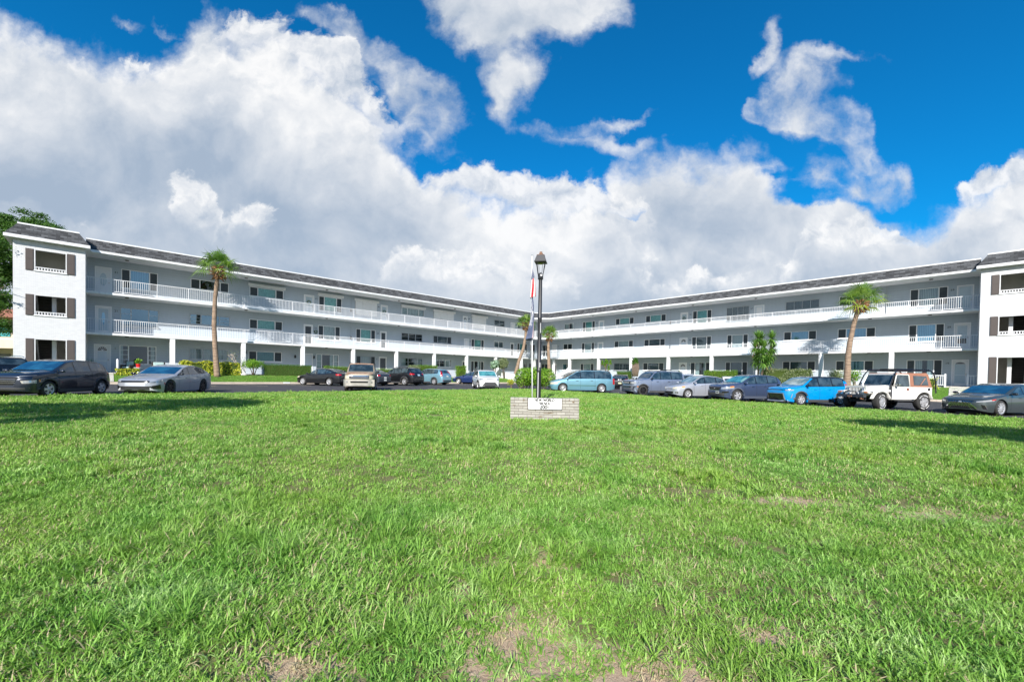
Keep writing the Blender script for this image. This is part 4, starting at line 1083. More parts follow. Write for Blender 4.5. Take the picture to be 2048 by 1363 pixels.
def palm(x, y, z, path, crown_r, seed, label, base_r=.21, nfr=22, dead=True, lean_yel=False):
    rng = random.Random(seed); r = plant_root('cabbage_palm', x, y, z, label, 'palm tree', 'cabbage palms in front of the galleries')
    top = Vector(path[-1])
    n = len(path); rad = [base_r * (1.18 if i == 0 else 1.0 - .28 * min(1, i / (n - 1) * 1.4)) for i in range(n)]
    # resample the trunk finely with slight rings
    pts = []; rs = []
    for i in range(n - 1):
        for j in range(8):
            t = j / 8; a, b = Vector(path[i]), Vector(path[i + 1]); pts.append(a.lerp(b, t)); rs.append((rad[i] * (1 - t) + rad[i + 1] * t) * (1 + rng.uniform(-.035, .035)))
    pts.append(top); rs.append(rad[-1])
    MB().tube(pts, rs, 12).obj('trunk', M_trunkP, r, smooth=True)
    bt = MB()      # old leaf bases
    for i in range(64):
        a = i * 2.4; h = -.75 + .95 * (i / 64); rr = base_r * (1.1 + .95 * math.sin((h + .75) / .95 * 3.0))
        p = top + Vector((math.cos(a) * rr * .7, math.sin(a) * rr * .7, h)); o = Vector((math.cos(a), math.sin(a), rng.uniform(.1, .9) if h > -.4 else rng.uniform(-1.2, .2)))
        L = rng.uniform(.24, .46)
        bt.tube([p, p + o.normalized() * L * .6, p + o.normalized() * L + Vector((0, 0, -.04))], [.065, .045, .012], 4)
    bt.obj('boots', M_dead, r)
    fr_ = MB(); yl = MB()
    for i in range(nfr):
        a = i * 2.399 + rng.uniform(-.2, .2); el = R(82 - 105 * (i / nfr) ** 1.0 + rng.uniform(-8, 8))
        tgt = fr_ if not (lean_yel and i >= nfr - 4) else yl
        d = Vector((math.cos(a) * math.cos(el), math.sin(a) * math.cos(el), math.sin(el)))
        p0 = top + Vector((0, 0, .12)); Lp = crown_r * rng.uniform(.42, .6); p1 = p0 + d * Lp + Vector((0, 0, -.06 * Lp))
        tgt.tube([p0, (p0 + p1) / 2 + Vector((0, 0, .03)), p1], [.018, .014, .010], 4, tone=.3) if False else None
        k0 = len(tgt.f); tgt.tube([p0, (p0 + p1) / 2 + Vector((0, 0, .03)), p1], [.022, .016, .012], 4); tgt.tone += [.2] * (len(tgt.f) - k0)
        side = d.cross(Vector((0, 0, 1)));
        if side.length < .1: side = Vector((1, 0, 0))
        side.normalize(); up = side.cross(d).normalized(); FL = crown_r * rng.uniform(.52, .68)
        tn = rng.uniform(0, .8)
        for j in range(20):
            q = R(-110 + 220 * j / 19); dirn = (d * math.cos(q) + side * math.sin(q)); dirn = (dirn + up * (-.15 + .25 * math.cos(q))).normalized()
            L = FL * (1 - .28 * abs(q) / 2) * rng.uniform(.9, 1.08); w = .032
            pw = dirn.cross(up).normalized() * w; m1 = p1 + dirn * L * .55; m2 = p1 + dirn * L * 1.12 + Vector((0, 0, -L * rng.uniform(.2, .75)))
            k = len(tgt.v); tgt.v += [tuple(p1 - pw * .3), tuple(p1 + pw * .3), tuple(m1 + pw), tuple(m1 - pw), tuple(m2)]
            tgt.f += [(k, k + 1, k + 2, k + 3), (k + 3, k + 2, k + 4)]; t_ = min(1, max(0, tn + rng.uniform(-.15, .3))); tgt.tone += [t_, t_]
    fr_.obj('crown', M_palm, r, recalc=False)
    if yl.v: yl.obj('fresh_frond', M_palmY, r, recalc=False)
    return r
def rel(x, y, pts):
    return [(a - x, b - y, c) for a, b, c in pts]
def at(px, py, Y):
    """a measured image point at distance Y, as x and z in metres"""
    k = (px - 1024) / 847; return (k * Y, CAMZ + ((750.1 + .01675 * (px - 1024)) - py) * Y / 847)
def palm_path(Y, lst, z0, x0):
    out = []
    for px, py in lst:
        X, Z = at(px, py, Y); out.append((X - x0, 0, Z - z0))
    return out
for Y, lst, cr, sd_, lab, br, kw in (
    (35.4, [(434.5, 753), (430, 700), (427.5, 650), (429, 600), (433, 560), (435.5, 540)], 1.8, 3, 'tall curved cabbage palm on the grass strip beside the yellow croton hedge', .20, {}),
    (36.2, [(1693.5, 769), (1694.5, 709), (1697.5, 683), (1703, 652), (1710, 625), (1716, 606)], 1.85, 5, 'leaning cabbage palm with yellow-green lower fronds behind the blue hatchback and white off-roader', .23, {'lean_yel': True}),
    (59.3, [(1028, 746), (1037, 721), (1045.4, 697), (1049.6, 673), (1050.5, 656), (1050, 648)], 1.65, 7, 'crooked cabbage palm rising left of the flags in the corner', .24, {}),
    (60.4, [(1099, 745), (1096.5, 715), (1095.5, 700), (1095.3, 685), (1096, 676), (1097, 670)], 1.6, 9, 'straight cabbage palm right of the lamp post in the corner', .24, {})):
    X0 = at(lst[0][0], 750, Y)[0]; z0 = stripz(X0, Y) - .1
    pth = palm_path(Y, lst, z0, X0); pth[0] = (0, 0, 0)
    palm(X0, Y, z0, pth, cr, sd_, lab, br, **kw)

# spiky yuccas by the seventeenth door
def yucca(x, y, label, trunks, heads, seed, size=.95, name='yucca', cat='yucca', m=None, group='tall yuccas beside the ground floor door', leafn=90):
    rng = random.Random(seed); z = stripz(x, y) - .05; r = plant_root(name, x, y, z, label, cat, group)
    for t in trunks:
        pts = [Vector(p) - Vector((x, y, z)) for p in t]; MB().tube(pts, [.10] + [.075] * (len(pts) - 1), 8).obj('trunk', M_bark, r, smooth=True)
    fo = MB(); dd = MB()
    for h in heads:
        c = Vector(h) - Vector((x, y, z))
        for i in range(leafn):
            a = i * 2.399; el = R(85 - 150 * (i / leafn) + rng.uniform(-8, 8)); d = Vector((math.cos(a) * math.cos(el), math.sin(a) * math.cos(el), math.sin(el)))
            L = size * rng.uniform(.8, 1.1); w = .058; s = d.cross(Vector((0, 0, 1))); s = s.normalized() * w if s.length > .05 else Vector((w, 0, 0))
            tip = c + d * L + Vector((0, 0, -.10 * L * (1.2 - math.sin(el))))
            mb = dd if (i > leafn * .93 and rng.random() < .6) else fo
            k = len(mb.v); m1 = c + d * L * .45; mb.v += [tuple(c - s * .5), tuple(c + s * .5), tuple(m1 + s), tuple(m1 - s), tuple(tip)]
            mb.f += [(k, k + 1, k + 2, k + 3), (k + 3, k + 2, k + 4)]; t_ = rng.random(); mb.tone += [t_, t_]
    fo.obj('crown', m or M_yucca, r, recalc=False)
    if dd.v: dd.obj('dry_leaves', M_dead, r, recalc=False)
    return r
def P3(px, py, Y): X, Z = at(px, py, Y); return (X, Y, Z)
YY = 42.0
x1 = at(1515.5, 750, YY)[0]; x2 = at(1522, 750, YY)[0]
yucca(x1, YY, 'left yucca of the pair, dark green, behind the grey-blue crossover', [[P3(1515.5, 762, YY), P3(1516, 730, YY), P3(1514, 700, YY), P3(1515, 680, YY)]],
      [P3(1513.5, 675, YY), P3(1520, 678, YY + .2), P3(1508.5, 694, YY), P3(1513, 710, YY - .1), P3(1510.5, 722, YY)], 21)
yucca(x2, YY - .6, 'right yucca of the pair, with dry orange leaves hanging under its heads', [[P3(1521, 762, YY - .6), P3(1525, 735, YY - .6), P3(1538, 715, YY - .6), P3(1541, 680, YY - .6)], [P3(1525, 735, YY - .6), P3(1526, 700, YY - .6)]],
      [P3(1541, 676, YY - .6), P3(1526, 694, YY - .6), P3(1543, 696, YY - .5), P3(1524, 708, YY - .8), P3(1540, 710, YY - .6), P3(1534, 720, YY - .8), P3(1526, 724, YY - .9)], 22)

# hedges and bushes -----------------------------------------------------------
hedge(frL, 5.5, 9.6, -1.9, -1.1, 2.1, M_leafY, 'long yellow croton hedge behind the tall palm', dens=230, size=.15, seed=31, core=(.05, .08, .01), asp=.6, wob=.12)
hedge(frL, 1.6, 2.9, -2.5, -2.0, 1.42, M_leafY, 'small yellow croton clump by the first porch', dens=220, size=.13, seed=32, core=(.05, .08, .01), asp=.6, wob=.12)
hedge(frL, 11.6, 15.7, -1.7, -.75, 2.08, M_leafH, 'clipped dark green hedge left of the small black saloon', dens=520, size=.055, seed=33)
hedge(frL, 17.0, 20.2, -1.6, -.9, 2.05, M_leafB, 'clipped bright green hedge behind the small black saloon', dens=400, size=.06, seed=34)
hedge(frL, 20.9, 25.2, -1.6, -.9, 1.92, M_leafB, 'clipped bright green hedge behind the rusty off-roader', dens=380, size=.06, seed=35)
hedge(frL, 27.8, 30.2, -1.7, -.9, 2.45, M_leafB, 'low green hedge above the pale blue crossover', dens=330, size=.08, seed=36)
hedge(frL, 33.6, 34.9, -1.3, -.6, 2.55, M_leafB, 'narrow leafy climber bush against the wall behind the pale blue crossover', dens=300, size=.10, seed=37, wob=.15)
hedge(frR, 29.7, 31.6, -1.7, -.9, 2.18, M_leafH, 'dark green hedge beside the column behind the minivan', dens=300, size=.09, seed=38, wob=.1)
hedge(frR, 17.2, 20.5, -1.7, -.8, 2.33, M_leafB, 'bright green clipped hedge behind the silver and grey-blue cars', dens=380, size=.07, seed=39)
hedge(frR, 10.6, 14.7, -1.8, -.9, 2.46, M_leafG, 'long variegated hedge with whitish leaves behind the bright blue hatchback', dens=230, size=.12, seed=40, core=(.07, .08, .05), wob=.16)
hedge(frR, 2.2, 3.2, -2.6, -2.2, 1.75, M_leafY, 'small yellow-leaved shrub in front of the picket fence', dens=160, size=.13, seed=42, core=(.06, .08, .02), wob=.2)

def bush(x, y, rad, zc, m, label, seed, stems=3, n=900, size=.11, sm=None, cat='bush', name='bush', z=None, n_blobs=5, asp=.55, flat=-.75):
    rng = random.Random(seed); z0 = (stripz(x, y) if z is None else z) - .05; r = plant_root(name, x, y, z0, label, cat)
    fo = MB(); st = MB()
    for i in range(n_blobs):
        a = i * 6.283 / n_blobs + rng.uniform(-.3, .3); k = 0 if i == 0 else .5
        c = (rad[0] * k * math.cos(a), rad[1] * k * math.sin(a), zc - z0 + rad[2] * rng.uniform(-.2, .25))
        blobleaves(fo, c, (rad[0] * .62, rad[1] * .62, rad[2] * .72), n // n_blobs, size, rng, asp, .45, .3, flat)
        st.tube([(rng.uniform(-.08, .08), rng.uniform(-.08, .08), 0), (c[0] * .4, c[1] * .4, (zc - z0) * .5), c], [.05, .035, .02], 6)
    fo.obj('foliage', m, r, recalc=False); st.obj('stems', sm or M_bark, r, smooth=True)
    return r
bx, by = frL(10.75, -1.3, 0)[:2]; bush(bx, by, (.95, .8, .62), 1.95, M_leafB, 'round light green bush on bare stems between a column and the clipped hedge', 51, n=2400, size=.10)
hx, hy = 2.0, 36.9; hz = lotz(hx, hy)
bx = MB(); rng = random.Random(61)
for c in ((-1.0, 0, 1.0), (0, -.1, 1.1), (1.0, 0, 1.0), (.4, .6, 1.0), (-.5, .5, 1.05)): blobleaves(bx, c, (.82, .95, .86), 1500, .13, rng, .6, .3, .12)
hr = plant_root('hedge', hx, hy, hz, 'large glossy green hedge at the tip of the lawn behind the flagpole', 'hedge')
bx.obj('foliage', M_leafB, hr, recalc=False)
bx = MB()
for i in range(16):
    a = rng.uniform(-1.4, 1.4); b = rng.uniform(-.4, .6); bx.tube([(a, b, 0), (a * 1.05, b, .5), (a * 1.1, b * 1.1, 1.1)], [.04, .03, .02], 5)
bx.obj('stems', M_bark, hr)
bush(-.05 + .0, 36.6, (.36, .3, .36), lotz(0, 36.6) + .55, M_leafY, 'small yellow-leaved shrub at the left foot of the large hedge', 62, n=320, z=lotz(0, 36.6))
x, y = frR(8.6, -1.4, 0)[:2]; bush(x, y, (.75, .6, .65), 1.95, M_leafG, 'pale variegated bush left of the leaning palm trunk', 52, n=1500, size=.10)
x, y = frR(7.35, -1.5, 0)[:2]; bush(x, y, (.6, .5, .75), 1.75, M_leafB, 'leggy green bush right of the leaning palm trunk', 53, n=600, size=.13, sm=M_barkW)
x, y = frL(27.3, -1.3, 0)[:2]; bush(x, y, (.95, .6, .45), 2.05, M_leafG, 'mound of pale grassy plants beside the black crossover', 54, n=1500, size=.16, asp=.18)
# bare branching shrub by the third column
x, y = frL(9.75, -.8, 0)[:2]; z0 = stripz(x, y)
r = plant_root('bare_shrub', x, y, z0, 'leafless pale frangipani shrub beside the column behind the croton hedge', 'shrub')
g = MB(); rng = random.Random(71)
def branch(p, d, L, rad, lv):
    q = p + d * L; g.tube([p, (p + q) / 2 + Vector((rng.uniform(-.03, .03), 0, 0)), q], [rad, rad * .85, rad * .7], 6)
    if lv:
        for _ in range(2 if lv > 1 else 3): branch(q, (d + Vector((rng.uniform(-.7, .7), rng.uniform(-.5, .5), rng.uniform(-.1, .3)))).normalized(), L * .68, rad * .65, lv - 1)
branch(Vector((0, 0, 0)), Vector((-.25, 0, 1)).normalized(), .85, .06, 3); g.obj('branches', M_barkW, r, smooth=True)
lf = MB()
for _ in range(60): leaf(lf, Vector((rng.uniform(-1, .4), rng.uniform(-.3, .3), rng.uniform(1.2, 2.3))), Vector((0, -.5, .8)).normalized(), .13, rng)
lf.obj('foliage', M_leafG, r, recalc=False)
# stubby-headed trees under the right gallery
def stubby(px0, pxs, Y, label, seed, heads, m, tr):
    x, _ = at(px0, 750, Y); yucca(x, Y, label, tr, heads, seed, .42, 'small_tree', 'small tree', m, None, 34)
Yp = 56.5
stubby(1211, 0, Yp, 'pale-stemmed little tree with bright green tufts beside the column behind the minivan', 81, [P3(1204, 725, Yp), P3(1211, 722, Yp), P3(1209, 728, Yp), P3(1217, 735, Yp), P3(1220, 724, Yp + .4), P3(1214, 724, Yp)], M_leafB,
       [[P3(1211, 752, Yp), P3(1211, 735, Yp), P3(1205, 727, Yp)], [P3(1211, 735, Yp), P3(1212, 724, Yp)], [P3(1212.5, 748, Yp), P3(1217, 737, Yp)]])
Yc = 53.6
stubby(1270, 0, Yc, 'many-stemmed pale succulent tree with dark tuft right of the column', 82, [P3(1268, 722, Yc), P3(1273, 722, Yc), P3(1270, 719, Yc), P3(1265, 724, Yc)], M_leafH,
       [[P3(1270 + dx, 752, Yc), P3(1270 + dx * 1.7, 738, Yc), P3(1270 + dx * 1.3, 722, Yc)] for dx in (-3.5, -2, -.5, 1, 2.5, 4)])
# silvery plants near the corner column
x, y = frL(40.6, -2.3, 0)[:2]; bush(x, y, (.9, .8, 1.1), 2.9, M_leafG, 'large yellowish-grey shrub behind the curved white garden wall', 83, n=1500, size=.24, asp=.3)
x, y = frL(39.2, -2.0, 0)[:2]; bush(x, y, (.6, .5, .8), 2.7, leafmat('silver fan leaves', (.16, .26, .18), (.46, .60, .46)), 'silvery blue-green fan plant beside the curved white garden wall', 84, n=260, size=.42, asp=.8)

# trees ----------------------------------------------------------------------
def tree(x, y, z0, label, blobs, limbs, seed, m, nl, size, asp=.5, base_r=.35, fill=.6):
    rng = random.Random(seed); r = plant_root('broadleaf_tree', x, y, z0, label, 'tree'); g = MB()
    g.tube([(0, 0, 0), (.1, .1, 1.6), (.0, .2, 3.2)], [base_r * 1.3, base_r, base_r * .8], 12)
    for l in limbs:
        l = [Vector(p) - Vector((x, y, z0)) for p in l]; p0 = Vector((0, .2, 3.0)); ps = [p0] + l; n = len(ps)
        g.tube(ps, [base_r * .55 * (1 - .8 * i / (n - 1)) for i in range(n)], 8)
        for i in range(1, n):
            for _ in range(4):
                d = Vector((rng.gauss(0, 1), rng.gauss(0, 1), rng.uniform(-.2, .9))).normalized(); g.tube([ps[i], ps[i] + d * .8, ps[i] + d * 1.5 + Vector((0, 0, .1))], [.05, .03, .012], 5)
    g.obj('trunk', M_bark, r, smooth=True)
    fo = MB()
    for c, rad, k in blobs:
        c = Vector(c) - Vector((x, y, z0))
        for q in range(max(3, int(k * nl / 240))):          # tufts within the blob
            d = Vector((rng.gauss(0, 1), rng.gauss(0, 1), rng.gauss(0, .8))).normalized() * rng.uniform(.35, 1.0)
            cc = c + Vector((d.x * rad[0], d.y * rad[1], d.z * rad[2])); s = rng.uniform(.5, 1.0)
            blobleaves(fo, cc, (s, s, s * .45), 240, size, rng, asp, .8, .35)
    fo.obj('crown', m, r, recalc=False); return r
tree(-42.5, 33.0, lotz(-42, 33) , 'big dark broadleaf tree leaning over the left end of the block',
     [((-44.5, 37, 13.2), (4.6, 3.0, 2.4), 3.0), ((-41.2, 37.0, 13.0), (2.0, 2.2, 1.3), 1.3), ((-38.2, 33.0, 10.6), (1.6, 2.0, 2.0), .9), ((-41, 32, 8.6), (3.6, 2.6, 1.5), 1.2), ((-36.8, 30.0, 8.4), (1.8, 1.2, 1.4), 1.0), ((-36.2, 29.2, 6.2), (1.5, 1.0, 1.4), .7), ((-35.0, 28.6, 9.4), (.8, .8, 1.0), .4), ((-35.4, 28.6, 5.0), (.9, .8, .9), .3), ((-37.0, 30.6, 3.9), (1.2, 1.2, .8), .16), ((-39, 30, 10.0), (2.0, 1.6, 1.4), .5)],
     [[(-42, 33, 6), (-41, 33, 9)], [(-40, 32, 5.2), (-37, 30.5, 6.6), (-34.9, 28.5, 6.4)], [(-41, 32, 6), (-38, 31, 8)], [(-44, 34, 6), (-45, 35, 9)]], 91, M_leafD, 9000, .16)
# twigs that reach over the corner of the tower
r = COL.objects['broadleaf_tree']; rng = random.Random(92); tw = MB()
tb = MB(); O_ = Vector((-42.5, 33.0, lotz(-42, 33)))
tb.tube([Vector((-34.9, 28.5, 6.4)) - O_, Vector((-34.0, 28.1, 6.2)) - O_, Vector((-33.2, 27.8, 6.1)) - O_], [.03, .016, .006], 5)
tb.tube([Vector((-34.9, 28.5, 6.4)) - O_, Vector((-34.2, 28.2, 6.9)) - O_, Vector((-33.7, 28.0, 7.3)) - O_], [.025, .014, .006], 5)
tb.obj('twig', M_bark, r, smooth=True)
for c, n in (((-33.8, 28.0, 6.2), 26), ((-34.3, 28.4, 5.6), 50), ((-34.4, 28.5, 7.3), 30), ((-34.2, 28.4, 4.3), 60)):
    blobleaves(tw, Vector(c) - Vector((-42.5, 33.0, lotz(-42, 33))), (.32, .25, .2), n, .15, rng, .5, .8)
tw.obj('crown', M_leafD, r, recalc=False)
# two trees beyond the picture's edges that shade the ends of the lawn
tree(-16.5, -2.4, lotz(-16, -2), 'spreading shade tree outside the left edge of the lawn view',
     [((-15.8, -1.2, 8.0), (5.0, 2.6, 1.4), 1.5), ((-12.9, .9, 8.9), (2.0, 2.0, 1.0), .6), ((-14.2, .6, 9.6), (2.4, 1.6, .8), .6), ((-19.0, -1.8, 7.6), (3.6, 2.4, 1.4), 1.0), ((-22, -2.0, 7.6), (3.5, 2.4, 1.3), .8)], [[(-15.5, -2, 6), (-13, 0, 8)], [(-17, -2, 6), (-20, -2, 7.5)]], 93, M_leafD, 7000, .22, fill=.9)
tree(18.0, -4.6, lotz(18, -4), 'spreading shade tree outside the right edge of the lawn view',
     [((12.2, -2.2, 8.3), (2.8, 1.5, .7), 1.1), ((15.2, -3.2, 8.2), (3.0, 1.8, 1.0), 1.3), ((10.4, -.4, 8.6), (1.4, .8, .4), .45), ((19.5, -4, 8.2), (3.2, 2.0, 1.2), 1.1)], [[(18, -4, 6), (14, -3, 8)], [(20, -4, 6), (23, -4, 8)]], 94, M_leafD, 7000, .22, fill=.9)

# ================================================================== lamp, flagpole, sign, garden furniture
# street lamp ---------------------------------------------------------------
LX, LY = 1.09, 17.3; LZ = lawn_h(LX, LY)
lamp = empty('street_lamp', (LX, LY, LZ), 0, 'black lantern street lamp standing behind the brick name sign', 'street lamp')
M_lampb = mat('satin black lamp paint', (.022, .022, .026), .42, vary=.15, vscale=4)
g = MB().lathe([(.0, 0), (.17, 0), (.17, .03), (.10, .06), (.093, 1.45), (.10, 1.47), (.10, 1.52), (.087, 1.54), (.083, 3.58), (.088, 3.60), (.088, 3.66), (.080, 3.68), (.072, 5.17), (.10, 5.2), (.115, 5.24), (.09, 5.28), (.0, 5.28)], 20)
g.obj('pole', M_lampb, lamp, angle=40)
M_tape = mat('pale sticker', (.62, .62, .64), .5)
MB().lathe([(.0735, 4.30), (.0745, 4.33)], 20).obj('metal_band', M_brass, lamp, smooth=True)
for z0, z1, a in ((1.35, 2.15, 30),):
    pass
# stickers on the shaft
for (h0, h1, ang, w_) in ((3.02, 3.42, -20, .012), (1.62, 1.82, -25, .013), (.35, 1.42, -60, .013)):
    r0 = .100 if h1 < 1.9 else .09; a = R(-90 + 0 + ang + 40); q = MB()
    q.box(-w_, w_, -r0 - .004, -r0 + .012, h0, h1); q.xform(Matrix.Rotation(R(ang + 42), 4, 'Z')); q.obj('sticker', M_tape, lamp)
HZ = 5.28
cg = MB()      # cradle arms and lower cup
cg.lathe([(.0, HZ - .04), (.10, HZ - .02), (.115, HZ + .06), (.09, HZ + .12), (.06, HZ + .16), (.0, HZ + .2)], 16)
for i in range(4):
    a = R(45 + 90 * i); c, s_ = math.cos(a), math.sin(a)
    cg.tube([(c * .11, s_ * .11, HZ + .05), (c * .155, s_ * .155, HZ + .18), (c * .235, s_ * .235, HZ + .60)], [.016, .013, .013], 6)
    a = R(20 + 90 * i); c, s_ = math.cos(a), math.sin(a)
    cg.tube([(c * .10, s_ * .10, HZ + .06), (c * .215, s_ * .215, HZ + .60)], .008, 5)
cg.obj('lantern_frame', M_lampb, lamp, angle=40)
def frust(z0, r0, z1, r1, tw=45):
    return [(r0 * 1.414 * math.cos(R(tw + 90 * i)), r0 * 1.414 * math.sin(R(tw + 90 * i)), z0) for i in range(4)] + [(r1 * 1.414 * math.cos(R(tw + 90 * i)), r1 * 1.414 * math.sin(R(tw + 90 * i)), z1) for i in range(4)]
TW = 45 - 12
MB().hexa(frust(HZ + .62, .23, HZ + .88, .145, TW)).obj('lantern_hood', M_lampb, lamp)
MB().hexa(frust(HZ + .585, .235, HZ + .62, .24, TW)).obj('lantern_rim', M_lampb, lamp)
MB().hexa(frust(HZ + .88, .15, HZ + .895, .15, TW)).hexa(frust(HZ + .895, .05, HZ + .95, .055, TW)).hexa(frust(HZ + .95, .07, HZ + .97, .07, TW)).hexa(frust(HZ + .97, .045, HZ + 1.03, .05, TW)).obj('finial', mat('weathered copper', (.16, .09, .06), .5, .6), lamp)
MB().lathe([(.0, HZ + .53), (.10, HZ + .54), (.13, HZ + .578), (.0, HZ + .582)], 14).obj('lamp_lens', mat('greenish lamp lens', (.42, .50, .12), .15, trans=.3), lamp, smooth=True)
MB().box(-.01, .06, -.118, -.10, HZ + .03, HZ + .10).obj('photocell', M_tape, lamp)

# flagpole with two flags -------------------------------------------------------
FX, FY = .81, 16.6; FZ = lawn_h(FX, FY)
fp = empty('flagpole', (FX, FY, FZ), 0, 'thin white flagpole just left of the lamp post', 'flagpole')
tilt = -.018 * 1.0
def fpp(h): return (tilt * h, 0, h)
MB().tube([fpp(0), fpp(2.5), fpp(2.52), fpp(5.95)], [.026, .025, .021, .018], 12).obj('pole', M_white, fp, smooth=True)
MB().lathe([(.0, 0), (.035, .0), (.04, .015), (.03, .03), (.0, .035)], 12, Matrix.Translation(fpp(5.95))).obj('finial', M_alum, fp, smooth=True)
g = MB().tube([(tilt * 1.4 - .035, -.01, 1.4), (tilt * 3.0 - .075, -.01, 3.0), (tilt * 5.9 - .02, -.01, 5.9)], .004, 4); g.obj('halyard', M_white, fp)
def flag_mat(name, kind):
    m = bpy.data.materials.new(name); m.use_nodes = True; t = m.node_tree; n = NT(t); b = t.nodes['Principled BSDF']
    uv = t.nodes.new('ShaderNodeUVMap'); uv.uv_map = 'flag'; sp = t.nodes.new('ShaderNodeSeparateXYZ'); t.links.new(uv.outputs[0], sp.inputs[0]); u, v = sp.outputs[0], sp.outputs[1]
    if kind == 'us':
        red = n.m('GREATER_THAN', n.m('FRACT', n.m('MULTIPLY', n.m('SUBTRACT', 1., v), 6.5)), .5)
        c = n.mix(red, (.60, .01, .025), (.80, .80, .80))
        canton = n.m('MULTIPLY', n.m('LESS_THAN', u, .4), n.m('GREATER_THAN', v, .4615))
        # rows of small white stars as dots
        su = n.m('SUBTRACT', n.m('FRACT', n.m('MULTIPLY', u, 15.)), .5); sv = n.m('SUBTRACT', n.m('FRACT', n.m('MULTIPLY', v, 16.7)), .5)
        dot = n.m('LESS_THAN', n.m('ADD', n.m('MULTIPLY', su, su), n.m('MULTIPLY', sv, sv)), .07)
        c = n.mix(canton, c, n.mix(dot, (.015, .03, .13), (.7, .7, .7)))
    else:
        c1 = n.mapr(n.noise(uv.outputs[0], 5., 3, .6), .5, .56)
        band = n.m('GREATER_THAN', v, .62)
        c = n.mix(c1, (.09, .11, .20), (.62, .62, .66))
        c = n.mix(n.mapr(v, .50, .42, 0, 1.), c, (.13, .16, .27))
        c = n.mix(n.m('MULTIPLY', n.m('GREATER_THAN', v, .44), n.m('LESS_THAN', v, .56)), c, (.72, .55, .60))
    t.links.new(c, b.inputs['Base Color']); b.inputs['Roughness'].default_value = .8
    tr = t.nodes.new('ShaderNodeBsdfTranslucent'); t.links.new(c, tr.inputs[0]); mx = t.nodes.new('ShaderNodeMixShader'); mx.inputs[0].default_value = .3
    t.links.new(b.outputs[0], mx.inputs[1]); t.links.new(tr.outputs[0], mx.inputs[2]); t.links.new(mx.outputs[0], t.nodes['Material Output'].inputs[0])
    return m
def hanging_flag(name, m, label, cat, top, H, Lf, seed, prof, z_off):
    """a limp flag: hoist along the pole, cloth gathered in folds that fall down; prof(v) gives left and right reach at height fraction v"""
    nu, nv = 30, 40; vs = []; uvs = []
    # limp cloth: the fly hangs straight down, so the stripes run downwards in deep folds
    for j in range(nv + 1):
        v = 1 - j / nv
        for i in range(nu + 1):
            u = i / nu
            z = top - (1 - v) * H * (1 - .75 * u ** .6) - u * Lf * .86
            q = min(1, (top - z) / (Lf + .1)); l, r_ = prof(q); ph = (1 - v) * 3.2 * math.pi + seed
            spread = min(1, .12 + u * 3.0)
            x = ((l + r_) / 2 + (r_ - l) / 2 * math.sin(ph + 1.2 * q)) * spread; y = (.045 * math.cos(ph * 1.0 + q) - .055) * spread - .028
            vs.append((x + tilt * (z), y, z)); uvs.append((u, v))
    fs = [(j * (nu + 1) + i, j * (nu + 1) + i + 1, (j + 1) * (nu + 1) + i + 1, (j + 1) * (nu + 1) + i) for j in range(nv) for i in range(nu)]
    me = bpy.data.meshes.new(name); me.from_pydata(vs, [], fs); lay = me.uv_layers.new(name='flag')
    for lp in me.loops: lay.data[lp.index].uv = uvs[lp.vertex_index]
    me.polygons.foreach_set('use_smooth', [True] * len(me.polygons)); me.materials.append(m)
    o = bpy.data.objects.new(name, me); COL.objects.link(o); o.location = (FX, FY, FZ); tag(o, label, cat, None)
    sm = o.modifiers.new('t', 'SOLIDIFY'); sm.thickness = .003
    return o
lerp = lambda a, b, t: a + (b - a) * t
hanging_flag('flag', flag_mat('stars and stripes cloth', 'us'), 'limp stars and stripes flag at the top of the flagpole', 'flag', 5.55, .82, 1.25, .6,
             lambda q: (lerp(-.01, -.09, q), lerp(.03, .14, min(1, q * 1.4))), 0)
hanging_flag('flag', flag_mat('navy and white cloth', 'navy'), 'limp faded navy and white flag below the stars and stripes', 'flag', 4.42, .85, 1.85, 2.1,
             lambda q: (lerp(-.05, -.27, max(0, (q - .40) / .5) ** 1.3) if q < .9 else lerp(-.27, -.08, (q - .9) * 10), lerp(.10, .03, q)), 0)

# brick name sign ----------------------------------------------------------------
SX, SY = .98, 12.62; SZ = lawn_h(SX, SY)
M_oldbrick = None
def oldbrick(i):
    c = [(.44, .415, .37), (.41, .385, .34), (.47, .445, .40), (.39, .365, .325)][i % 4]
    return mat('weathered cream brick %d' % (i % 4), c, .9, col2=tuple(q * .72 for q in c), vscale=7, vary=.2, bump=.8, bscale=35)
sg = empty('name_sign', (SX, SY, SZ), R(-2.2), 'low cream brick sign wall with a white name panel on the lawn', 'sign')
rng = random.Random(4); Wd, Dp, rows, rh = 2.03, .30, 8, .083
core = MB().box(-Wd / 2 + .012, Wd / 2 - .012, -Dp / 2 + .012, Dp / 2 - .012, -.12, rows * rh - .012); core.obj('mortar_core', mat('grey mortar', (.16, .145, .125), .95, vary=.2, vscale=6), sg)
bk = [MB() for _ in range(4)]
for r_ in range(-1, rows):
    x = -Wd / 2 + (0 if r_ % 2 else -.125); z0 = r_ * rh
    bl = .25 if r_ < rows - 1 else .125
    while x < Wd / 2 - .01:
        a, b = max(x, -Wd / 2), min(x + bl, Wd / 2); j = [rng.uniform(-.003, .003) for _ in range(3)]
        if b - a > .02: bk[rng.randrange(4)].box(a + .004, b - .004, -Dp / 2 + j[0], Dp / 2 + j[1], z0 + .007, z0 + rh - .007 + (j[2] if r_ == rows - 1 else 0))
        x += bl
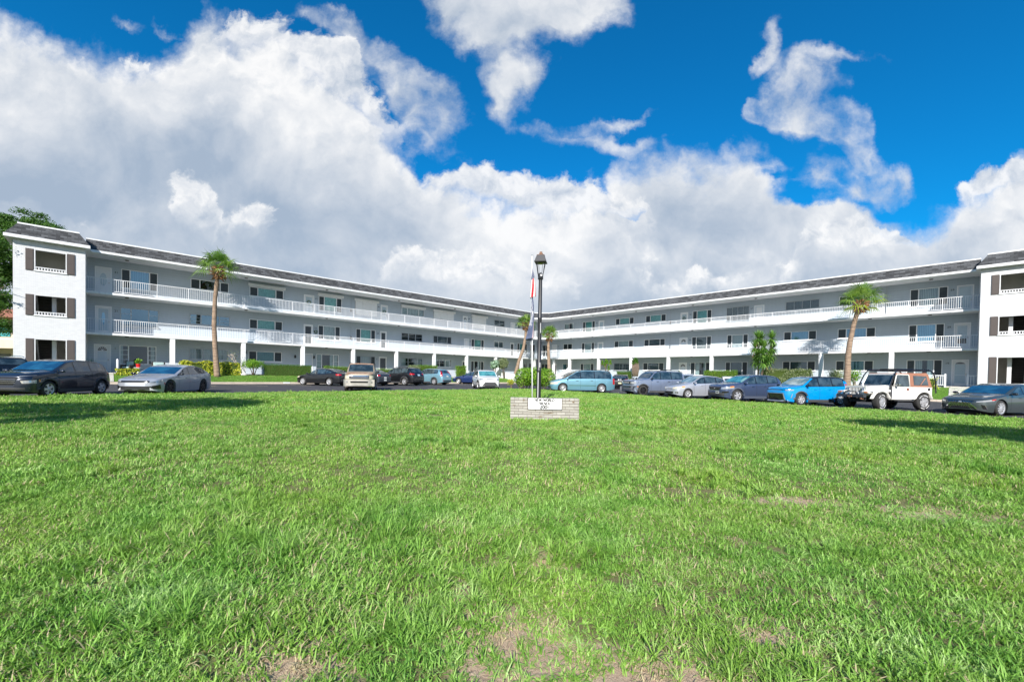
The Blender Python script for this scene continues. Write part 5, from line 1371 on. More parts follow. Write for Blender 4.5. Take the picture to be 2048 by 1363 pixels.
# all courses are one wall: bricks of four tones in one mesh
allb = MB(); idx = []
for i, b_ in enumerate(bk): k = len(allb.f); allb.add(b_.v, b_.f); idx += [i] * (len(allb.f) - k)
wo_ = allb.obj('brick_wall', oldbrick(0), sg, bevel=.004)
for i in (1, 2, 3): wo_.data.materials.append(oldbrick(i))
wo_.data.polygons.foreach_set('material_index', idx)
st = MB()
for x, z, w_, h_ in ((.18, .225, .10, .05), (.08, .215, .14, .035), (-.12, .115, .08, .045), (.84, .56, .04, .09), (.72, .60, .02, .05), (-.62, .60, .03, .06), (-.9, .43, .06, .03)):
    n = 14; c = [(x + w_ * math.cos(q * 6.283 / n) * rng.uniform(.5, 1), -Dp / 2 - .005, z + h_ * .5 * math.sin(q * 6.283 / n) * rng.uniform(.5, 1)) for q in range(n)]
    k = len(st.v); st.v += c; st.f.append(tuple(range(k, k + n)))
st.obj('lichen_stain', mat('brown lichen', (.20, .15, .10), .95, vary=.5, vscale=40), sg, recalc=False)
pn = MB().box(-.485, .495, -Dp / 2 - .022, -Dp / 2 - .006, rows * rh - .335, rows * rh - .008); pn.obj('name_panel', mat('white sign face', (.80, .80, .80), .35), sg)
pf = MB()
for a, b, c, d in ((-.499, -.483, rows * rh - .345, rows * rh + .003), (.493, .509, rows * rh - .345, rows * rh + .003), (-.483, .493, rows * rh - .350, rows * rh - .334), (-.483, .493, rows * rh - .006, rows * rh + .004)):
    pf.box(a, b, -Dp / 2 - .028, -Dp / 2 - .004, c, d)
for sx in (-.495, .505):
    for k in range(4): pf.box(sx - .012, sx + .012, -Dp / 2 - .012, -Dp / 2 - .004, rows * rh - .30 + k * .085, rows * rh - .285 + k * .085)
pf.obj('panel_frame', mat('dark bronze sign frame', (.03, .028, .026), .5), sg)
M_txt = mat('grey serif lettering', (.012, .012, .012), .6)
def serif(body, size, x, z, sx=1.0):
    """engraved roman capitals built from thick and thin strokes with serifs"""
    L = {'N': [((0, 0), (0, 1), 1), ((0, 1), (.8, 0), 2), ((.8, 0), (.8, 1), 1)], 'E': [((0, 0), (0, 1), 2), ((0, 1), (.55, 1), 1), ((0, .5), (.42, .5), 1), ((0, 0), (.58, 0), 1)],
         'W': [((0, 1), (.28, 0), 2), ((.28, 0), (.55, .95), 1), ((.55, .95), (.82, 0), 2), ((.82, 0), (1.1, 1), 1)], 'R': [((0, 0), (0, 1), 2), ((0, 1), (.35, 1), 1), ((.35, 1), (.5, .78), 2), ((.5, .78), (.35, .52), 1), ((.35, .52), (0, .52), 1), ((.25, .52), (.62, 0), 2)],
         'L': [((0, 0), (0, 1), 2), ((0, 0), (.55, 0), 1)], 'D': [((0, 0), (0, 1), 2), ((0, 1), (.35, 1), 1), ((.35, 1), (.68, .72), 1), ((.68, .72), (.68, .28), 2), ((.68, .28), (.35, 0), 1), ((.35, 0), (0, 0), 1)],
         'F': [((0, 0), (0, 1), 2), ((0, 1), (.55, 1), 1), ((0, .5), (.42, .5), 1)], 'H': [((0, 0), (0, 1), 2), ((.72, 0), (.72, 1), 2), ((0, .5), (.72, .5), 1)], '1': [((.2, 0), (.2, 1), 2), ((.05, .85), (.2, 1), 1)],
         '2': [((.03, .75), (.2, .98), 1), ((.2, .98), (.45, .9), 1), ((.45, .9), (.48, .68), 2), ((.48, .68), (.05, .05), 2), ((.02, .02), (.55, .02), 2)]}
    def arc(cx, cz, rx, rz, a0, a1, n=14):
        pts = [(cx + rx * math.cos(R(a0 + (a1 - a0) * i / n)), cz + rz * math.sin(R(a0 + (a1 - a0) * i / n))) for i in range(n + 1)]
        return [(pts[i], pts[i + 1], 1 + abs(math.cos(R(a0 + (a1 - a0) * (i + .5) / n)))) for i in range(n)]
    L['O'] = arc(.42, .5, .42, .5, 0, 360); L['0'] = arc(.28, .5, .27, .5, 0, 360); L['C'] = arc(.42, .5, .42, .5, 45, 315)
    adv = {'N': 1.0, 'E': .78, 'W': 1.28, 'O': 1.04, 'R': .82, 'L': .74, 'D': .92, 'F': .74, 'H': .96, 'C': .98, '1': .5, '2': .74, '0': .74, ' ': .55}
    tot = sum(adv[c] for c in body) * size * sx; g = MB(); cx = x - tot / 2; lay = 0
    for ch in body:
        for (p, q, wt) in L.get(ch, []):
            p = Vector((cx + p[0] * size * sx, z + p[1] * size)); q = Vector((cx + q[0] * size * sx, z + q[1] * size)); d = (q - p)
            if d.length < 1e-6: continue
            nn = Vector((-d.y, d.x)).normalized() * size * (.062 + .045 * wt); d = d.normalized() * size * .03; y0 = -Dp / 2 - .0235 - lay * .00004; lay += 1
            g.quad((p.x - nn.x - d.x, y0, p.y - nn.y - d.y), (q.x - nn.x + d.x, y0, q.y - nn.y + d.y), (q.x + nn.x + d.x, y0, q.y + nn.y + d.y), (p.x + nn.x - d.x, y0, p.y + nn.y - d.y))
            if abs(p.x - q.x) < size * .02 and wt >= 1 and ch in 'NERLDFH1':
                for e in (p, q):
                    y0 = -Dp / 2 - .0235 - lay * .00004; lay += 1
                    g.quad((e.x - size * .13, y0, e.y - size * .045), (e.x + size * .13, y0, e.y - size * .045), (e.x + size * .13, y0, e.y + size * .045), (e.x - size * .13, y0, e.y + size * .045))
        cx += adv[ch] * size * sx
    return g.obj('lettering', M_txt, sg, recalc=False)
zt = rows * rh
serif('NEW WORLD', .074, .0, zt - .098, .95); serif('FRENCH', .074, -.0, zt - .202, .87); serif('2001', .088, 0, zt - .315, 1.08)

# curved white garden walls ---------------------------------------------------------
def wing_wall(fr, s, label, Lw=3.9, flip=False):
    x, y, _ = fr(s, -Lw / 2, 0); z0 = stripz(x, y) - .2
    prof = []
    n = 18
    for i in range(n + 1):
        t = i / n; d = -.02 - t * Lw; z = 1.62 + 1.0 * (1 - t) ** 2.6 + .08 * (1 - t); prof.append((d, z))
    lo = [(d, None) for d, z in prof]; g = MB(); T = .14
    for i in range(n):
        (d0, za), (d1, zb) = prof[i], prof[i + 1]; p = []
        for z_sel in (0, 1):
            for (d, z, e) in ((d0, za, -T), (d1, zb, -T), (d1, zb, T), (d0, za, T)):
                q = fr(s + e, d, 0); p.append((q[0], q[1], z if z_sel else stripz(q[0], q[1]) - .2))
        g.hexa(p)
    o = g.obj('garden_wall', M_white, None, loc=(x, y, z0)); tag(o, label, 'wall', 'curved white garden walls at the corner')
wing_wall(frL, 41.2, 'curved white garden wall sweeping down from a column left of the big hedge')
wing_wall(frR, 41.44 * .985, 'curved white garden wall sweeping down from a column behind the minivan bonnet')
# concrete walks
def walk(name, fr, s0, s1, d0, d1):
    g = MB(); n = 8
    for i in range(n):
        a, b = d0 + (d1 - d0) * i / n, d0 + (d1 - d0) * (i + 1) / n; p = []
        for s, d in ((s0, a), (s1, a), (s1, b), (s0, b)):
            x, y, _ = fr(s, d, 0); p.append((x, y, stripz(x, y) + .03))
        g.quad(*p)
    tag(g.obj(name, M_conc), kind='structure')
walk('path', frL, .1, 1.5, KERB_L - DL0 + .16, .04); walk('path', frR, .3, 1.5, KERB_R - DR0 + .16, .04)
x, y, _ = frL(.9, -.45, 0); tag(MB().box(.2, 1.5, -.75, .04, .7, FLOOR - .02, frL).obj('porch_step', M_conc), kind='structure')
tag(MB().box(.35, 1.45, -.75, .04, .7, FLOOR - .02, frR).obj('porch_step', M_conc), kind='structure')
x, y = frL(13.1, KERB_L - DL0 + .05, 0)[:2]
# numbered white patch painted on the kerb
g = MB(); p = []
for s, z in ((12.2, .02), (12.75, .02), (12.75, .136), (12.2, .136)): q = frL(s, KERB_L - DL0 - .006, 0); p.append((q[0], q[1], lotz(q[0], q[1]) + z))
g.quad(*p); p = []
for s, e in ((12.2, -.006), (12.75, -.006), (12.75, .16), (12.2, .16)): q = frL(s, KERB_L - DL0 + e, 0); p.append((q[0], q[1], lotz(q[0], q[1]) + .139))
g.quad(*p); tag(g.obj('kerb_marking', M_white), kind='structure')

# porch furniture ---------------------------------------------------------------------
M_wick = mat('dark wicker', (.05, .042, .038), .8, bump=1., bscale=60); M_cush = mat('pale aqua cushion', (.42, .56, .54), .85, vary=.08, vscale=5)
def patio_chair(s, d, yaw, label, fr=frL, wdt=.66):
    x, y, z = fr(s, d, FLOOR); u = (UL if fr is frL else UR); r = empty('patio_chair', (x, y, z), math.atan2(u[1], u[0]) + yaw, label, 'chair', 'wicker porch chairs')
    MB().box(-wdt / 2, wdt / 2, -.33, .33, .22, .36).box(-wdt / 2, -wdt / 2 + .09, -.33, .33, 0, .62).box(wdt / 2 - .09, wdt / 2, -.33, .33, 0, .62).obj('frame', M_wick, r, bevel=.02)
    b = MB().box(-wdt / 2, wdt / 2, .27, .36, .2, .95); b.xform(Matrix.Rotation(R(-6), 4, 'X')); b.obj('backrest', M_wick, r, bevel=.02)
    MB().box(-wdt / 2 + .1, wdt / 2 - .1, -.32, .26, .36, .47).obj('seat_cushion', M_cush, r, bevel=.03)
    q = MB().box(-wdt / 2 + .1, wdt / 2 - .1, .14, .27, .46, .93); q.xform(Matrix.Rotation(R(-8), 4, 'X')); q.obj('back_cushion', M_cush, r, bevel=.04)
patio_chair(2.35, .95, R(-30), 'wicker porch chair with aqua cushions left of the red pot')
patio_chair(4.35, .9, R(10), 'wicker porch chair with aqua cushions right of the red pot', wdt=.9)
def pot(fr, s, d, m, label, r0, h, seed, lm, ls=.14, hgt=.35, n=70, z=None, asp=.6, spiky=False):
    x, y, _ = fr(s, d, 0); z = FLOOR if z is None else z; r = empty('potted_plant', (x, y, z), 0, label, 'potted plant')
    MB().lathe([(0, 0), (r0 * .7, 0), (r0, h), (r0 * 1.08, h), (r0 * 1.08, h + .03), (r0 * .92, h + .03), (r0 * .9, h - .03), (0, h - .03)], 18).obj('pot', m, r, angle=40)
    rg = random.Random(seed); g = MB()
    if spiky:
        for i in range(40):
            a = i * 2.399; el = R(80 - 62 * i / 40); dd = Vector((math.cos(a) * math.cos(el), math.sin(a) * math.cos(el), math.sin(el))); L = hgt * rg.uniform(.8, 1.2); sd_ = dd.cross(Vector((0, 0, 1))).normalized() * .022; c = Vector((0, 0, h)); k = len(g.v)
            m1 = c + dd * L * .5; g.v += [tuple(c - sd_), tuple(c + sd_), tuple(m1 + sd_), tuple(m1 - sd_), tuple(c + dd * L - Vector((0, 0, .1 * L)))]; g.f += [(k, k + 1, k + 2, k + 3), (k + 3, k + 2, k + 4)]; g.tone += [rg.random()] * 2
    else: blobleaves(g, (0, 0, h + hgt * .6), (hgt * .6, hgt * .6, hgt * .6), n, ls, rg, asp, .8, .3)
    g.obj('foliage', lm, r, recalc=False)
pot(frL, 2.95, -.15, mat('red glazed pot', (.62, .02, .02), .3), 'bright red pot with a lime green plant on a low stand on the first porch', .15, .26, 5, M_leafB, .15, .42, z=FLOOR + .42)
x, y, _ = frL(2.95, -.15, 0); o = MB().lathe([(0, 0), (.24, 0), (.24, .03), (.05, .05), (.05, .37), (.28, .39), (.28, .418), (0, .418)], 18).obj('plant_stand', M_white, None, angle=40); o.location = (x, y, FLOOR); tag(o, 'low white round stand under the red pot on the first porch', 'plant stand')
pot(frL, .22, -.2, mat('terracotta', (.35, .14, .08), .8), 'terracotta pot of dark spiky leaves at the corner of the left tower', .2, .36, 6, M_leafD, hgt=.75, spiky=True, z=FLOOR)
pot(frR, 24.0, -.05, mat('terracotta', (.35, .14, .08), .8), 'small pot of dark flowers on the porch behind the silver hatchback', .14, .5, 7, M_leafH, .1, .3, z=FLOOR + .35)
def post_fence(name, fr, s0, s1, d, label, posts, d1=None, z=None):
    x, y, _ = fr((s0 + s1) / 2, d, 0); r = empty(name, (x, y, FLOOR - .05), 0, label, 'fence'); B = (x, y, FLOOR - .05); z = FLOOR
    g = MB()
    g.box(s0, s1, d - .03, d + .03, z + .84, z + .90, fr).box(s0, s1, d - .02, d + .02, z + .08, z + .13, fr)
    n = int((s1 - s0) / .13)
    for i in range(1, n): s = s0 + (s1 - s0) * i / n; g.box(s - .017, s + .017, d - .012, d + .012, z + .13, z + .84, fr)
    g.obj('pickets', M_white, r, loc=B)
    for s in posts:
        MB().box(s - .055, s + .055, d - .055, d + .055, .75, z + .98, fr).hexa([fr(s - .055, d - .055, z + .98), fr(s + .055, d - .055, z + .98), fr(s + .055, d + .055, z + .98), fr(s - .055, d + .055, z + .98)] + [fr(s, d, z + 1.03)] * 4).obj('post', M_white, r, loc=B)
post_fence('picket_fence', frR, 1.75, 4.6, -.12, 'white picket porch fence left of the nineteenth door', (1.75, 4.6))
post_fence('picket_fence', frR, .02, .5, -.12, 'short white picket fence between the nineteenth door step and the right tower', (.5,))
o = MB().box(1.66, 1.78, -.2, -.08, .8, FLOOR + 1.0, frL); x, y, _ = frL(1.72, -.14, 0)
o.hexa([frL(1.66, -.2, FLOOR + 1.0), frL(1.78, -.2, FLOOR + 1.0), frL(1.78, -.08, FLOOR + 1.0), frL(1.66, -.08, FLOOR + 1.0)] + [frL(1.72, -.14, FLOOR + 1.08)] * 4)
tag(o.obj('porch_post', M_white, None, loc=(x, y, FLOOR)), 'short white post with pointed cap at the first porch', 'post')
# towel hung over the fence and wreaths on doors
x, y, _ = frR(2.9, -.2, 0); tag(MB().box(2.55, 3.25, -.2, -.165, FLOOR + .45, FLOOR + .93, frR).obj('towel', mat('pale aqua towel', (.50, .66, .68), .9, vary=.1, vscale=6), None, loc=(x, y, FLOOR)), 'pale aqua towel hanging over the white picket fence', 'towel')
def wreath(fr, s, z, rr, m, label):
    x, y, _ = fr(s, D - .07, 0); c = Vector((x, y, z)); u = Vector((*(UL if fr is frL else UR), 0)); g = MB(); rg = random.Random(int(s * 10))
    for i in range(150):
        a = rg.uniform(0, 6.283); p = u * math.cos(a) * rr + Vector((0, 0, math.sin(a) * rr)); leaf(g, p + Vector((rg.gauss(0, .02), rg.gauss(0, .02), rg.gauss(0, .02))), Vector((rg.gauss(0, 1), rg.gauss(0, 1), rg.gauss(0, 1))).normalized(), .08, rg)
    o = g.obj('wreath', m, None, recalc=False); o.location = c; tag(o, label, 'wreath')
wreath(frL, 16.5, Z3 + 1.45, .17, M_leafG, 'grey wreath on the top floor door numbered forty-three')
wreath(frL, 25.0, Z3 + 1.45, .16, M_leafD, 'dark round wreath on the blue-paned top floor door')
wreath(frL, 17.2, Z2 + 1.52, .15, M_leafD, 'small dark wreath on the wall right of the middle floor screen door')
wreath(frR, 24.45, Z3 + 1.5, .15, M_leafD, 'dark wreath on the right wing top floor door')
wreath(frL, 17.85 + .55 - 18.4 + 17.2 + .0, Z1 + 1.75, .001, M_leafD, 'x') if False else None

# the beige block beyond the left end -----------------------------------------------
b0 = (-62, 49, lotz(-60, 49)); bb = empty('neighbour_building', b0, 0, 'beige two-storey building with white railings glimpsed left of the tower', 'building')
M_beige = mat('beige stucco', (.56, .48, .38), .9, vary=.08, vscale=1.); M_tile = mat('red-brown roof tiles', (.30, .12, .07), .85, vary=.25, vscale=8)
MB().box(-30, 16, 2.0, 12, 0, 6.6).obj('wall', M_beige, bb); MB().box(-30, 16.2, 0, 2.0, 2.9, 3.15).box(-30, 16.2, -.1, 0, 2.9, 3.9).box(-30, 16.2, 0, 2.0, -.2, .12).obj('gallery_slab', M_beige, bb)
MB().hexa([(-31, -.6, 6.4), (17, -.6, 6.4), (17, 13, 6.4), (-31, 13, 6.4), (-27, 3.5, 7.9), (13, 3.5, 7.9), (13, 9, 7.9), (-27, 9, 7.9)]).obj('roof', M_tile, bb)
MB().box(-30, 16.2, -.12, .02, 3.9, 4.0).obj('coping', M_white, bb)
for i in range(12):
    x = -12 + i * 2.35
    MB().box(x, x + 1.9, 1.9, 1.98, 1.0, 2.3).obj('window', M_curtg, bb)
    MB().box(x, x + 1.9, 1.9, 1.98, 4.4, 5.5).obj('window', mat('turquoise shade', (.05, .32, .36), .6), bb)
g = MB().box(-30, 16.2, -.05, .0, 1.05, 1.1).box(-30, 16.2, -.05, .0, .15, .2)
for i in range(300): x = -29.9 + i * .154; g.box(x, x + .04, -.04, -.01, .2, 1.05)
g.obj('railing', M_white, bb)
for x in (-20, -10, 0, 10): MB().box(x, x + .4, 0, .4, 0, 2.9).obj('column', M_beige, bb)

# ================================================================== cars
def paint(name, c, metal=.35, rough=.32, **k):
    return mat(name, c, rough, metal, coat=1.0, vary=.04, vscale=1.5, **k)
M_tyre = mat('tyre rubber', (.028, .027, .026), .85, vary=.2, vscale=10)
M_rim = mat('silver wheel alloy', (.62, .62, .64), .34, .55); M_rimd = mat('dark wheel alloy', (.035, .035, .038), .35, .6)
M_well = mat('black underbody', (.012, .012, .012), .9)
M_clad = mat('grey plastic cladding', (.055, .056, .06), .65); M_trim = mat('gloss black trim', (.012, .012, .014), .15, coat=.6)
M_chr = mat('chrome trim', (.75, .75, .76), .12, 1.0)
M_red = mat('red tail lens', (.45, .008, .010), .12, coat=.8); M_amb = mat('amber lens', (.72, .22, .03), .2, coat=.5)
M_head = mat('clear headlamp', (.46, .47, .48), .10, .5, coat=1.); M_hazed = mat('yellowed headlamp', (.60, .54, .40), .25, coat=.5)
def autoglass(name, tint, depth):
    m = bpy.data.materials.new(name); m.use_nodes = True; t = m.node_tree; n = NT(t); b = t.nodes['Principled BSDF']
    tc = t.nodes.new('ShaderNodeTexCoord'); f = n.noise(tc.outputs['Object'], 2.2, 4, .6)
    t.links.new(n.mix(n.mapr(f, .42, .62), tint, depth), b.inputs['Base Color'])
    b.inputs['Roughness'].default_value = .03; b.inputs['Specular IOR Level'].default_value = .9; b.inputs['Coat Weight'].default_value = .6; b.inputs['Coat Roughness'].default_value = .02
    MATS[name] = m; return m
G_dark = autoglass('dark car glass', (.014, .024, .030), (.05, .075, .09))  # lighter patches painted in for reflections on the panes
G_blue = autoglass('windscreen with painted sky', (.010, .045, .10), (.02, .10, .18))  # reflected sky painted as a blue base colour
G_teal = autoglass('teal windscreen with sunshade', (.08, .28, .30), (.03, .12, .15))
G_pale = autoglass('pale windscreen', (.10, .17, .18), (.30, .38, .38))

TPL = {
 'sedan': dict(top=[(0, .43), (.01, .49), (.04, .53), (.14, .59), (.295, .665), (.455, .925), (.56, 1), (.66, .993), (.77, .925), (.90, .775), (.965, .73), (.995, .68), (1, .55)],
               belt=[(0, .42), (.04, .49), (.28, .615), (.6, .66), (.86, .70), (.975, .67), (1, .52)], c=(.295, .455, .735, .895), dlo=(.305, .505, .70, .83)),
 'suv': dict(top=[(0, .46), (.01, .56), (.045, .615), (.14, .65), (.275, .69), (.44, .945), (.56, 1), (.78, .985), (.88, .94), (.955, .69), (.985, .62), (1, .52)],
             belt=[(0, .45), (.06, .54), (.26, .625), (.6, .645), (.85, .68), (.955, .66), (1, .5)], c=(.275, .44, .885, .955), dlo=(.29, .50, .69, .86)),
 'box': dict(top=[(0, .48), (.01, .56), (.04, .60), (.13, .635), (.24, .665), (.40, .95), (.52, 1), (.85, .985), (.93, .94), (.975, .68), (.99, .6), (1, .5)],
             belt=[(0, .46), (.05, .55), (.23, .62), (.6, .635), (.9, .66), (.975, .64), (1, .5)], c=(.24, .40, .935, .975), dlo=(.26, .48, .69, .88)),
 'van': dict(top=[(0, .36), (.012, .45), (.05, .52), (.12, .565), (.215, .62), (.40, .935), (.52, 1), (.86, .985), (.935, .94), (.985, .62), (.995, .5), (1, .42)],
             belt=[(0, .35), (.05, .45), (.22, .57), (.5, .60), (.9, .615), (.985, .58), (1, .42)], c=(.215, .40, .94, .985), dlo=(.235, .455, .67, .93)),
 'hatch': dict(top=[(0, .42), (.01, .48), (.04, .53), (.13, .60), (.27, .675), (.45, .955), (.56, 1), (.74, .965), (.85, .88), (.95, .70), (.99, .62), (1, .5)],
               belt=[(0, .41), (.04, .48), (.26, .61), (.6, .645), (.85, .69), (.96, .65), (1, .5)], c=(.27, .45, .85, .95), dlo=(.285, .50, .70, .84)),
 'boxy': dict(top=[(0, .5), (.012, .60), (.03, .62), (.26, .655), (.30, .67), (.40, .93), (.46, .985), (.6, 1), (.9, .98), (.955, .94), (.985, .62), (1, .5)],
              belt=[(0, .5), (.02, .59), (.26, .635), (.6, .64), (.9, .65), (.985, .6), (1, .5)], c=(.30, .42, .955, .985), dlo=(.305, .50, .70, .92)),
 'truckcab': dict(top=[(0, .5), (.012, .58), (.03, .61), (.20, .64), (.235, .65), (.33, .94), (.38, .985), (.5, 1), (.60, .985), (.625, .93), (.645, .66), (.66, .60), (.98, .60), (1, .58)],
              belt=[(0, .5), (.02, .58), (.2, .62), (.6, .62), (.66, .59), (.98, .59), (1, .5)], c=(.235, .35, .618, .648), dlo=(.25, .44, .60, .61)),
}
def interp(lst, x):
    if x <= lst[0][0]: return lst[0][1]
    for (a, b), (c, d) in zip(lst, lst[1:]):
        if x <= c: return b + (d - b) * (x - a) / (c - a)
    return lst[-1][1]
def smoothf(lst, x, h=.022):
    if x < h or x > 1 - h: return interp(lst, x)
    return sum(interp(lst, x + k * h / 3) for k in range(-3, 4)) / 7
WHEELS = {}
def wheel_mesh(r, rr, wd, style, mrim):
    key = (r, rr, wd, style, mrim.name)
    if key in WHEELS: return WHEELS[key]
    t = MB().lathe([(rr * .97, -wd / 2), (r * .90, -wd / 2), (r * .975, -wd * .40), (r, -wd * .25), (r, wd * .25), (r * .975, wd * .40), (r * .90, wd / 2), (rr * .99, wd / 2), (rr * .97, wd * .42), (rr * .95, -wd * .3)], 30, axis='Y').mesh('wheel', angle=50); t.materials.append(M_tyre)
    g = MB().lathe([(rr * .985, wd * .47), (rr * .98, wd * .50), (rr * .90, wd * .47), (rr * .86, wd * .30)], 30, axis='Y')
    n = {'five': 5, 'multi': 10, 'cap': 8, 'six': 6, 'split': 5, 'blade': 7, 'hole': 5}[style]
    for i in range(n):
        for off in ((-.16, .16) if style == 'split' else (0,)):
            a = 2 * math.pi * i / n + off; w0, w1 = (.034, .026) if style in ('multi', 'cap') else (.05, .04) if style == 'split' else (.075, .05)
            w0 *= rr / .2 * .6; w1 *= rr / .2 * .6
            if style == 'hole': w0 *= 1.3; w1 *= 2.2
            c, s = math.cos(a), math.sin(a); f = lambda u, v, y: (c * u - s * v, y, s * u + c * v)
            sk = .06 * rr if style == 'blade' else 0
            g.hexa([f(rr * .10, -w0, wd * .34), f(rr * .92, -w1 + sk, wd * .30), f(rr * .92, -w1 + sk, wd * .44), f(rr * .10, -w0, wd * .46),
                    f(rr * .10, w0, wd * .34), f(rr * .92, w1 + sk, wd * .30), f(rr * .92, w1 + sk, wd * .44), f(rr * .10, w0, wd * .46)])
    g.lathe([(rr * .24, wd * .30), (rr * .24, wd * .47), (rr * .16, wd * .50), (0, wd * .50)], 16, axis='Y')
    if style == 'cap': g.lathe([(rr * .95, wd * .36), (rr * .72, wd * .40)], 24, axis='Y'); g.lathe([(rr * .46, wd * .40), (rr * .2, wd * .44)], 24, axis='Y')
    rm = g.mesh('rim', angle=40); rm.materials.append(mrim)
    b = MB().lathe([(rr * .95, wd * .14), (0, wd * .12)], 24, axis='Y'); b.lathe([(rr * .62, wd * .18), (0, wd * .18)], 20, axis='Y'); bm_ = b.mesh('brake_and_shade_disc'); bm_.materials.append(M_rimd if style != 'hole' else M_clad)  # wide disc painted dark as the shade behind the spokes, smaller one the brake
    WHEELS[key] = (t, rm, bm_); return WHEELS[key]
def put_wheel(root, x, y, r, meshes, side, steer=0):
    w = bpy.data.objects.new('wheel', meshes[0]); COL.objects.link(w); w.parent = root; w.location = (x, y, r)
    w.rotation_euler = (0, 0, (0 if side > 0 else math.pi) + steer)
    for nm, me in (('rim', meshes[1]), ('brake_and_shade_disc', meshes[2])):
        o = bpy.data.objects.new(nm, me); COL.objects.link(o); o.parent = w
    return w

def car(name, label, cat, fa, head, tpl, L, Wd, H, wb, fo, r, body, glass=G_dark, ws=None, rim='five', mrim=None, clad=None, roof=None, rails=None, clear=.19, wd=.225, rrk=.66,
        face=None, tail=None, handles=None, mirror=None, group='cars parked round the court', tumble=.34, scale=1., steer=0., side_trim=None, rear_glass=True, plan_f=None):
    T = TPL[tpl]; h = Vector(head).normalized(); mrim = mrim or M_rim
    ox, oy = fa[0] - h.x * wb / 2 * scale, fa[1] - h.y * wb / 2 * scale
    z0 = lotz(ox, oy) - .018
    root = empty(name, (ox, oy, z0), math.atan2(h.y, h.x), label, cat, group)
    # the court slopes: tilt with it
    gx, gy = -.006, .0065; root.rotation_euler = (0, 0, math.atan2(h.y, h.x))
    root.scale = (scale, scale, scale)
    X = lambda xp: fo + wb / 2 - xp                  # distance behind the nose -> local x
    top = lambda x: smoothf(T['top'], x / L) * H
    belt = lambda x: min(smoothf(T['belt'], x / L) * H, top(x) - .012)
    pl = plan_f or [(0, .46), (.005, .60), (.015, .74), (.045, .875), (.13, .965), (.25, 1), (.78, 1), (.90, .965), (.965, .90), (.99, .83), (1, .76)]
    plan = lambda x: smoothf(pl, x / L, .012) * Wd / 2
    bot = lambda x: clear + .10 * max(0, 1 - x / .5) ** 2 + .12 * max(0, (x - (L - .7)) / .7) ** 2
    Ra = r + .055; ax = (fo, fo + wb)
    st = set([0, .008, .02, .04, .07, .11, .16, .22, .3]); st |= {L - q for q in st}
    st |= {.3 + (L - .6) * i / 46 for i in range(47)}
    for a in ax:
        for k in range(13): st.add(a + Ra * math.cos(math.pi * k / 12) * 1.0)
        st |= {a - Ra - .006, a + Ra + .006}
    st = sorted(q for q in st if 0 <= q <= L); xs = [st[0]]
    for q in st[1:]:
        if q - xs[-1] > .0045: xs.append(q)
    def archz(x):
        for a in ax:
            if abs(x - a) <= Ra: return r + math.sqrt(max(0, Ra * Ra - (x - a) ** 2))
        return 0
    def section(x):
        w = plan(x); zt = top(x); zb = belt(x); sl = bot(x); az = max(sl, archz(x)); az = min(az, zb - .02)
        sc = lambda z: w * (.945 + .055 * math.sin(math.pi * min(1, max(0, (z - sl) / max(.01, zb - sl))) * .80 + .28))
        iw = max(w - .30, .05)
        p = [(0, sl + .015), (iw, sl + .015), (iw, max(sl + .015, az - .03)), (sc(az) - .012, az)]
        for i in range(7):
            z = az + (zb - az) * i / 6; p.append((sc(z), z))
        wb_ = sc(zb); cab = min(1, max(0, (zt - zb - .10) / .25)); drop = min(.05, (zt - zb) * .45)
        for g in (.12, .4, .7, 1.0):
            z = zb + (zt - drop - zb) * g; y = wb_ - (tumble * (z - zb)) * cab - (1 - cab) * .055 * g - .012 * min(1, g * 6); p.append((max(.04, y), z))
        ye = p[-1][0]; p += [(max(.03, ye - .07), zt - drop * .45), (ye * .62, zt - drop * .12), (0, zt)]
        return p
    mb = MB(); rings = []
    for x in xs:
        s = section(x); ring = [(X(x), y, z) for y, z in s] + [(X(x), -y, z) for y, z in s[-2:0:-1]]
        rings.append(ring)
    nR = len(rings[0])
    for rg_ in rings: mb.v += rg_
    for i in range(len(rings) - 1):
        for j in range(nR):
            a, b = i * nR + j, i * nR + (j + 1) % nR; mb.f.append((a, b, b + nR, a + nR))
    mb.f.append(tuple(range(nR))); mb.f.append(tuple(range((len(rings) - 1) * nR, len(rings) * nR)))
    bvh = BVHTree.FromPolygons([Vector(v) for v in mb.v], mb.f)
    bo = mb.obj('body', body, root, angle=38)
    def patch(nm, c, m, d, nx=6, ny=4, off=.006, parent=None, smooth=True):
        """panel laid on the body: corners c (x behind nose, y, z), pressed on along direction d"""
        c = [Vector((X(q[0]), q[1], q[2])) for q in c]; d = Vector(d).normalized(); vs = []
        for j in range(ny + 1):
            for i in range(nx + 1):
                p = c[0].lerp(c[1], i / nx).lerp(c[3].lerp(c[2], i / nx), j / ny)
                hit, nn, _, _ = bvh.ray_cast(p - d * 2.2, d)
                vs.append(tuple((hit if hit is not None and (hit - p).length < .6 else p) - d * off))
        g = MB().add(vs, [(j * (nx + 1) + i, j * (nx + 1) + i + 1, (j + 1) * (nx + 1) + i + 1, (j + 1) * (nx + 1) + i) for j in range(ny) for i in range(nx)])
        return g.obj(nm, m, parent or root, smooth=smooth, recalc=False)
    def both(nm, c, m, d, **k):
        patch(nm, c, m, d, **k); patch(nm, [(q[0], -q[1], q[2]) for q in c], m, (d[0], -d[1], d[2]), **k)
    xc, xr, xb, xt = [q * L for q in T['c']]
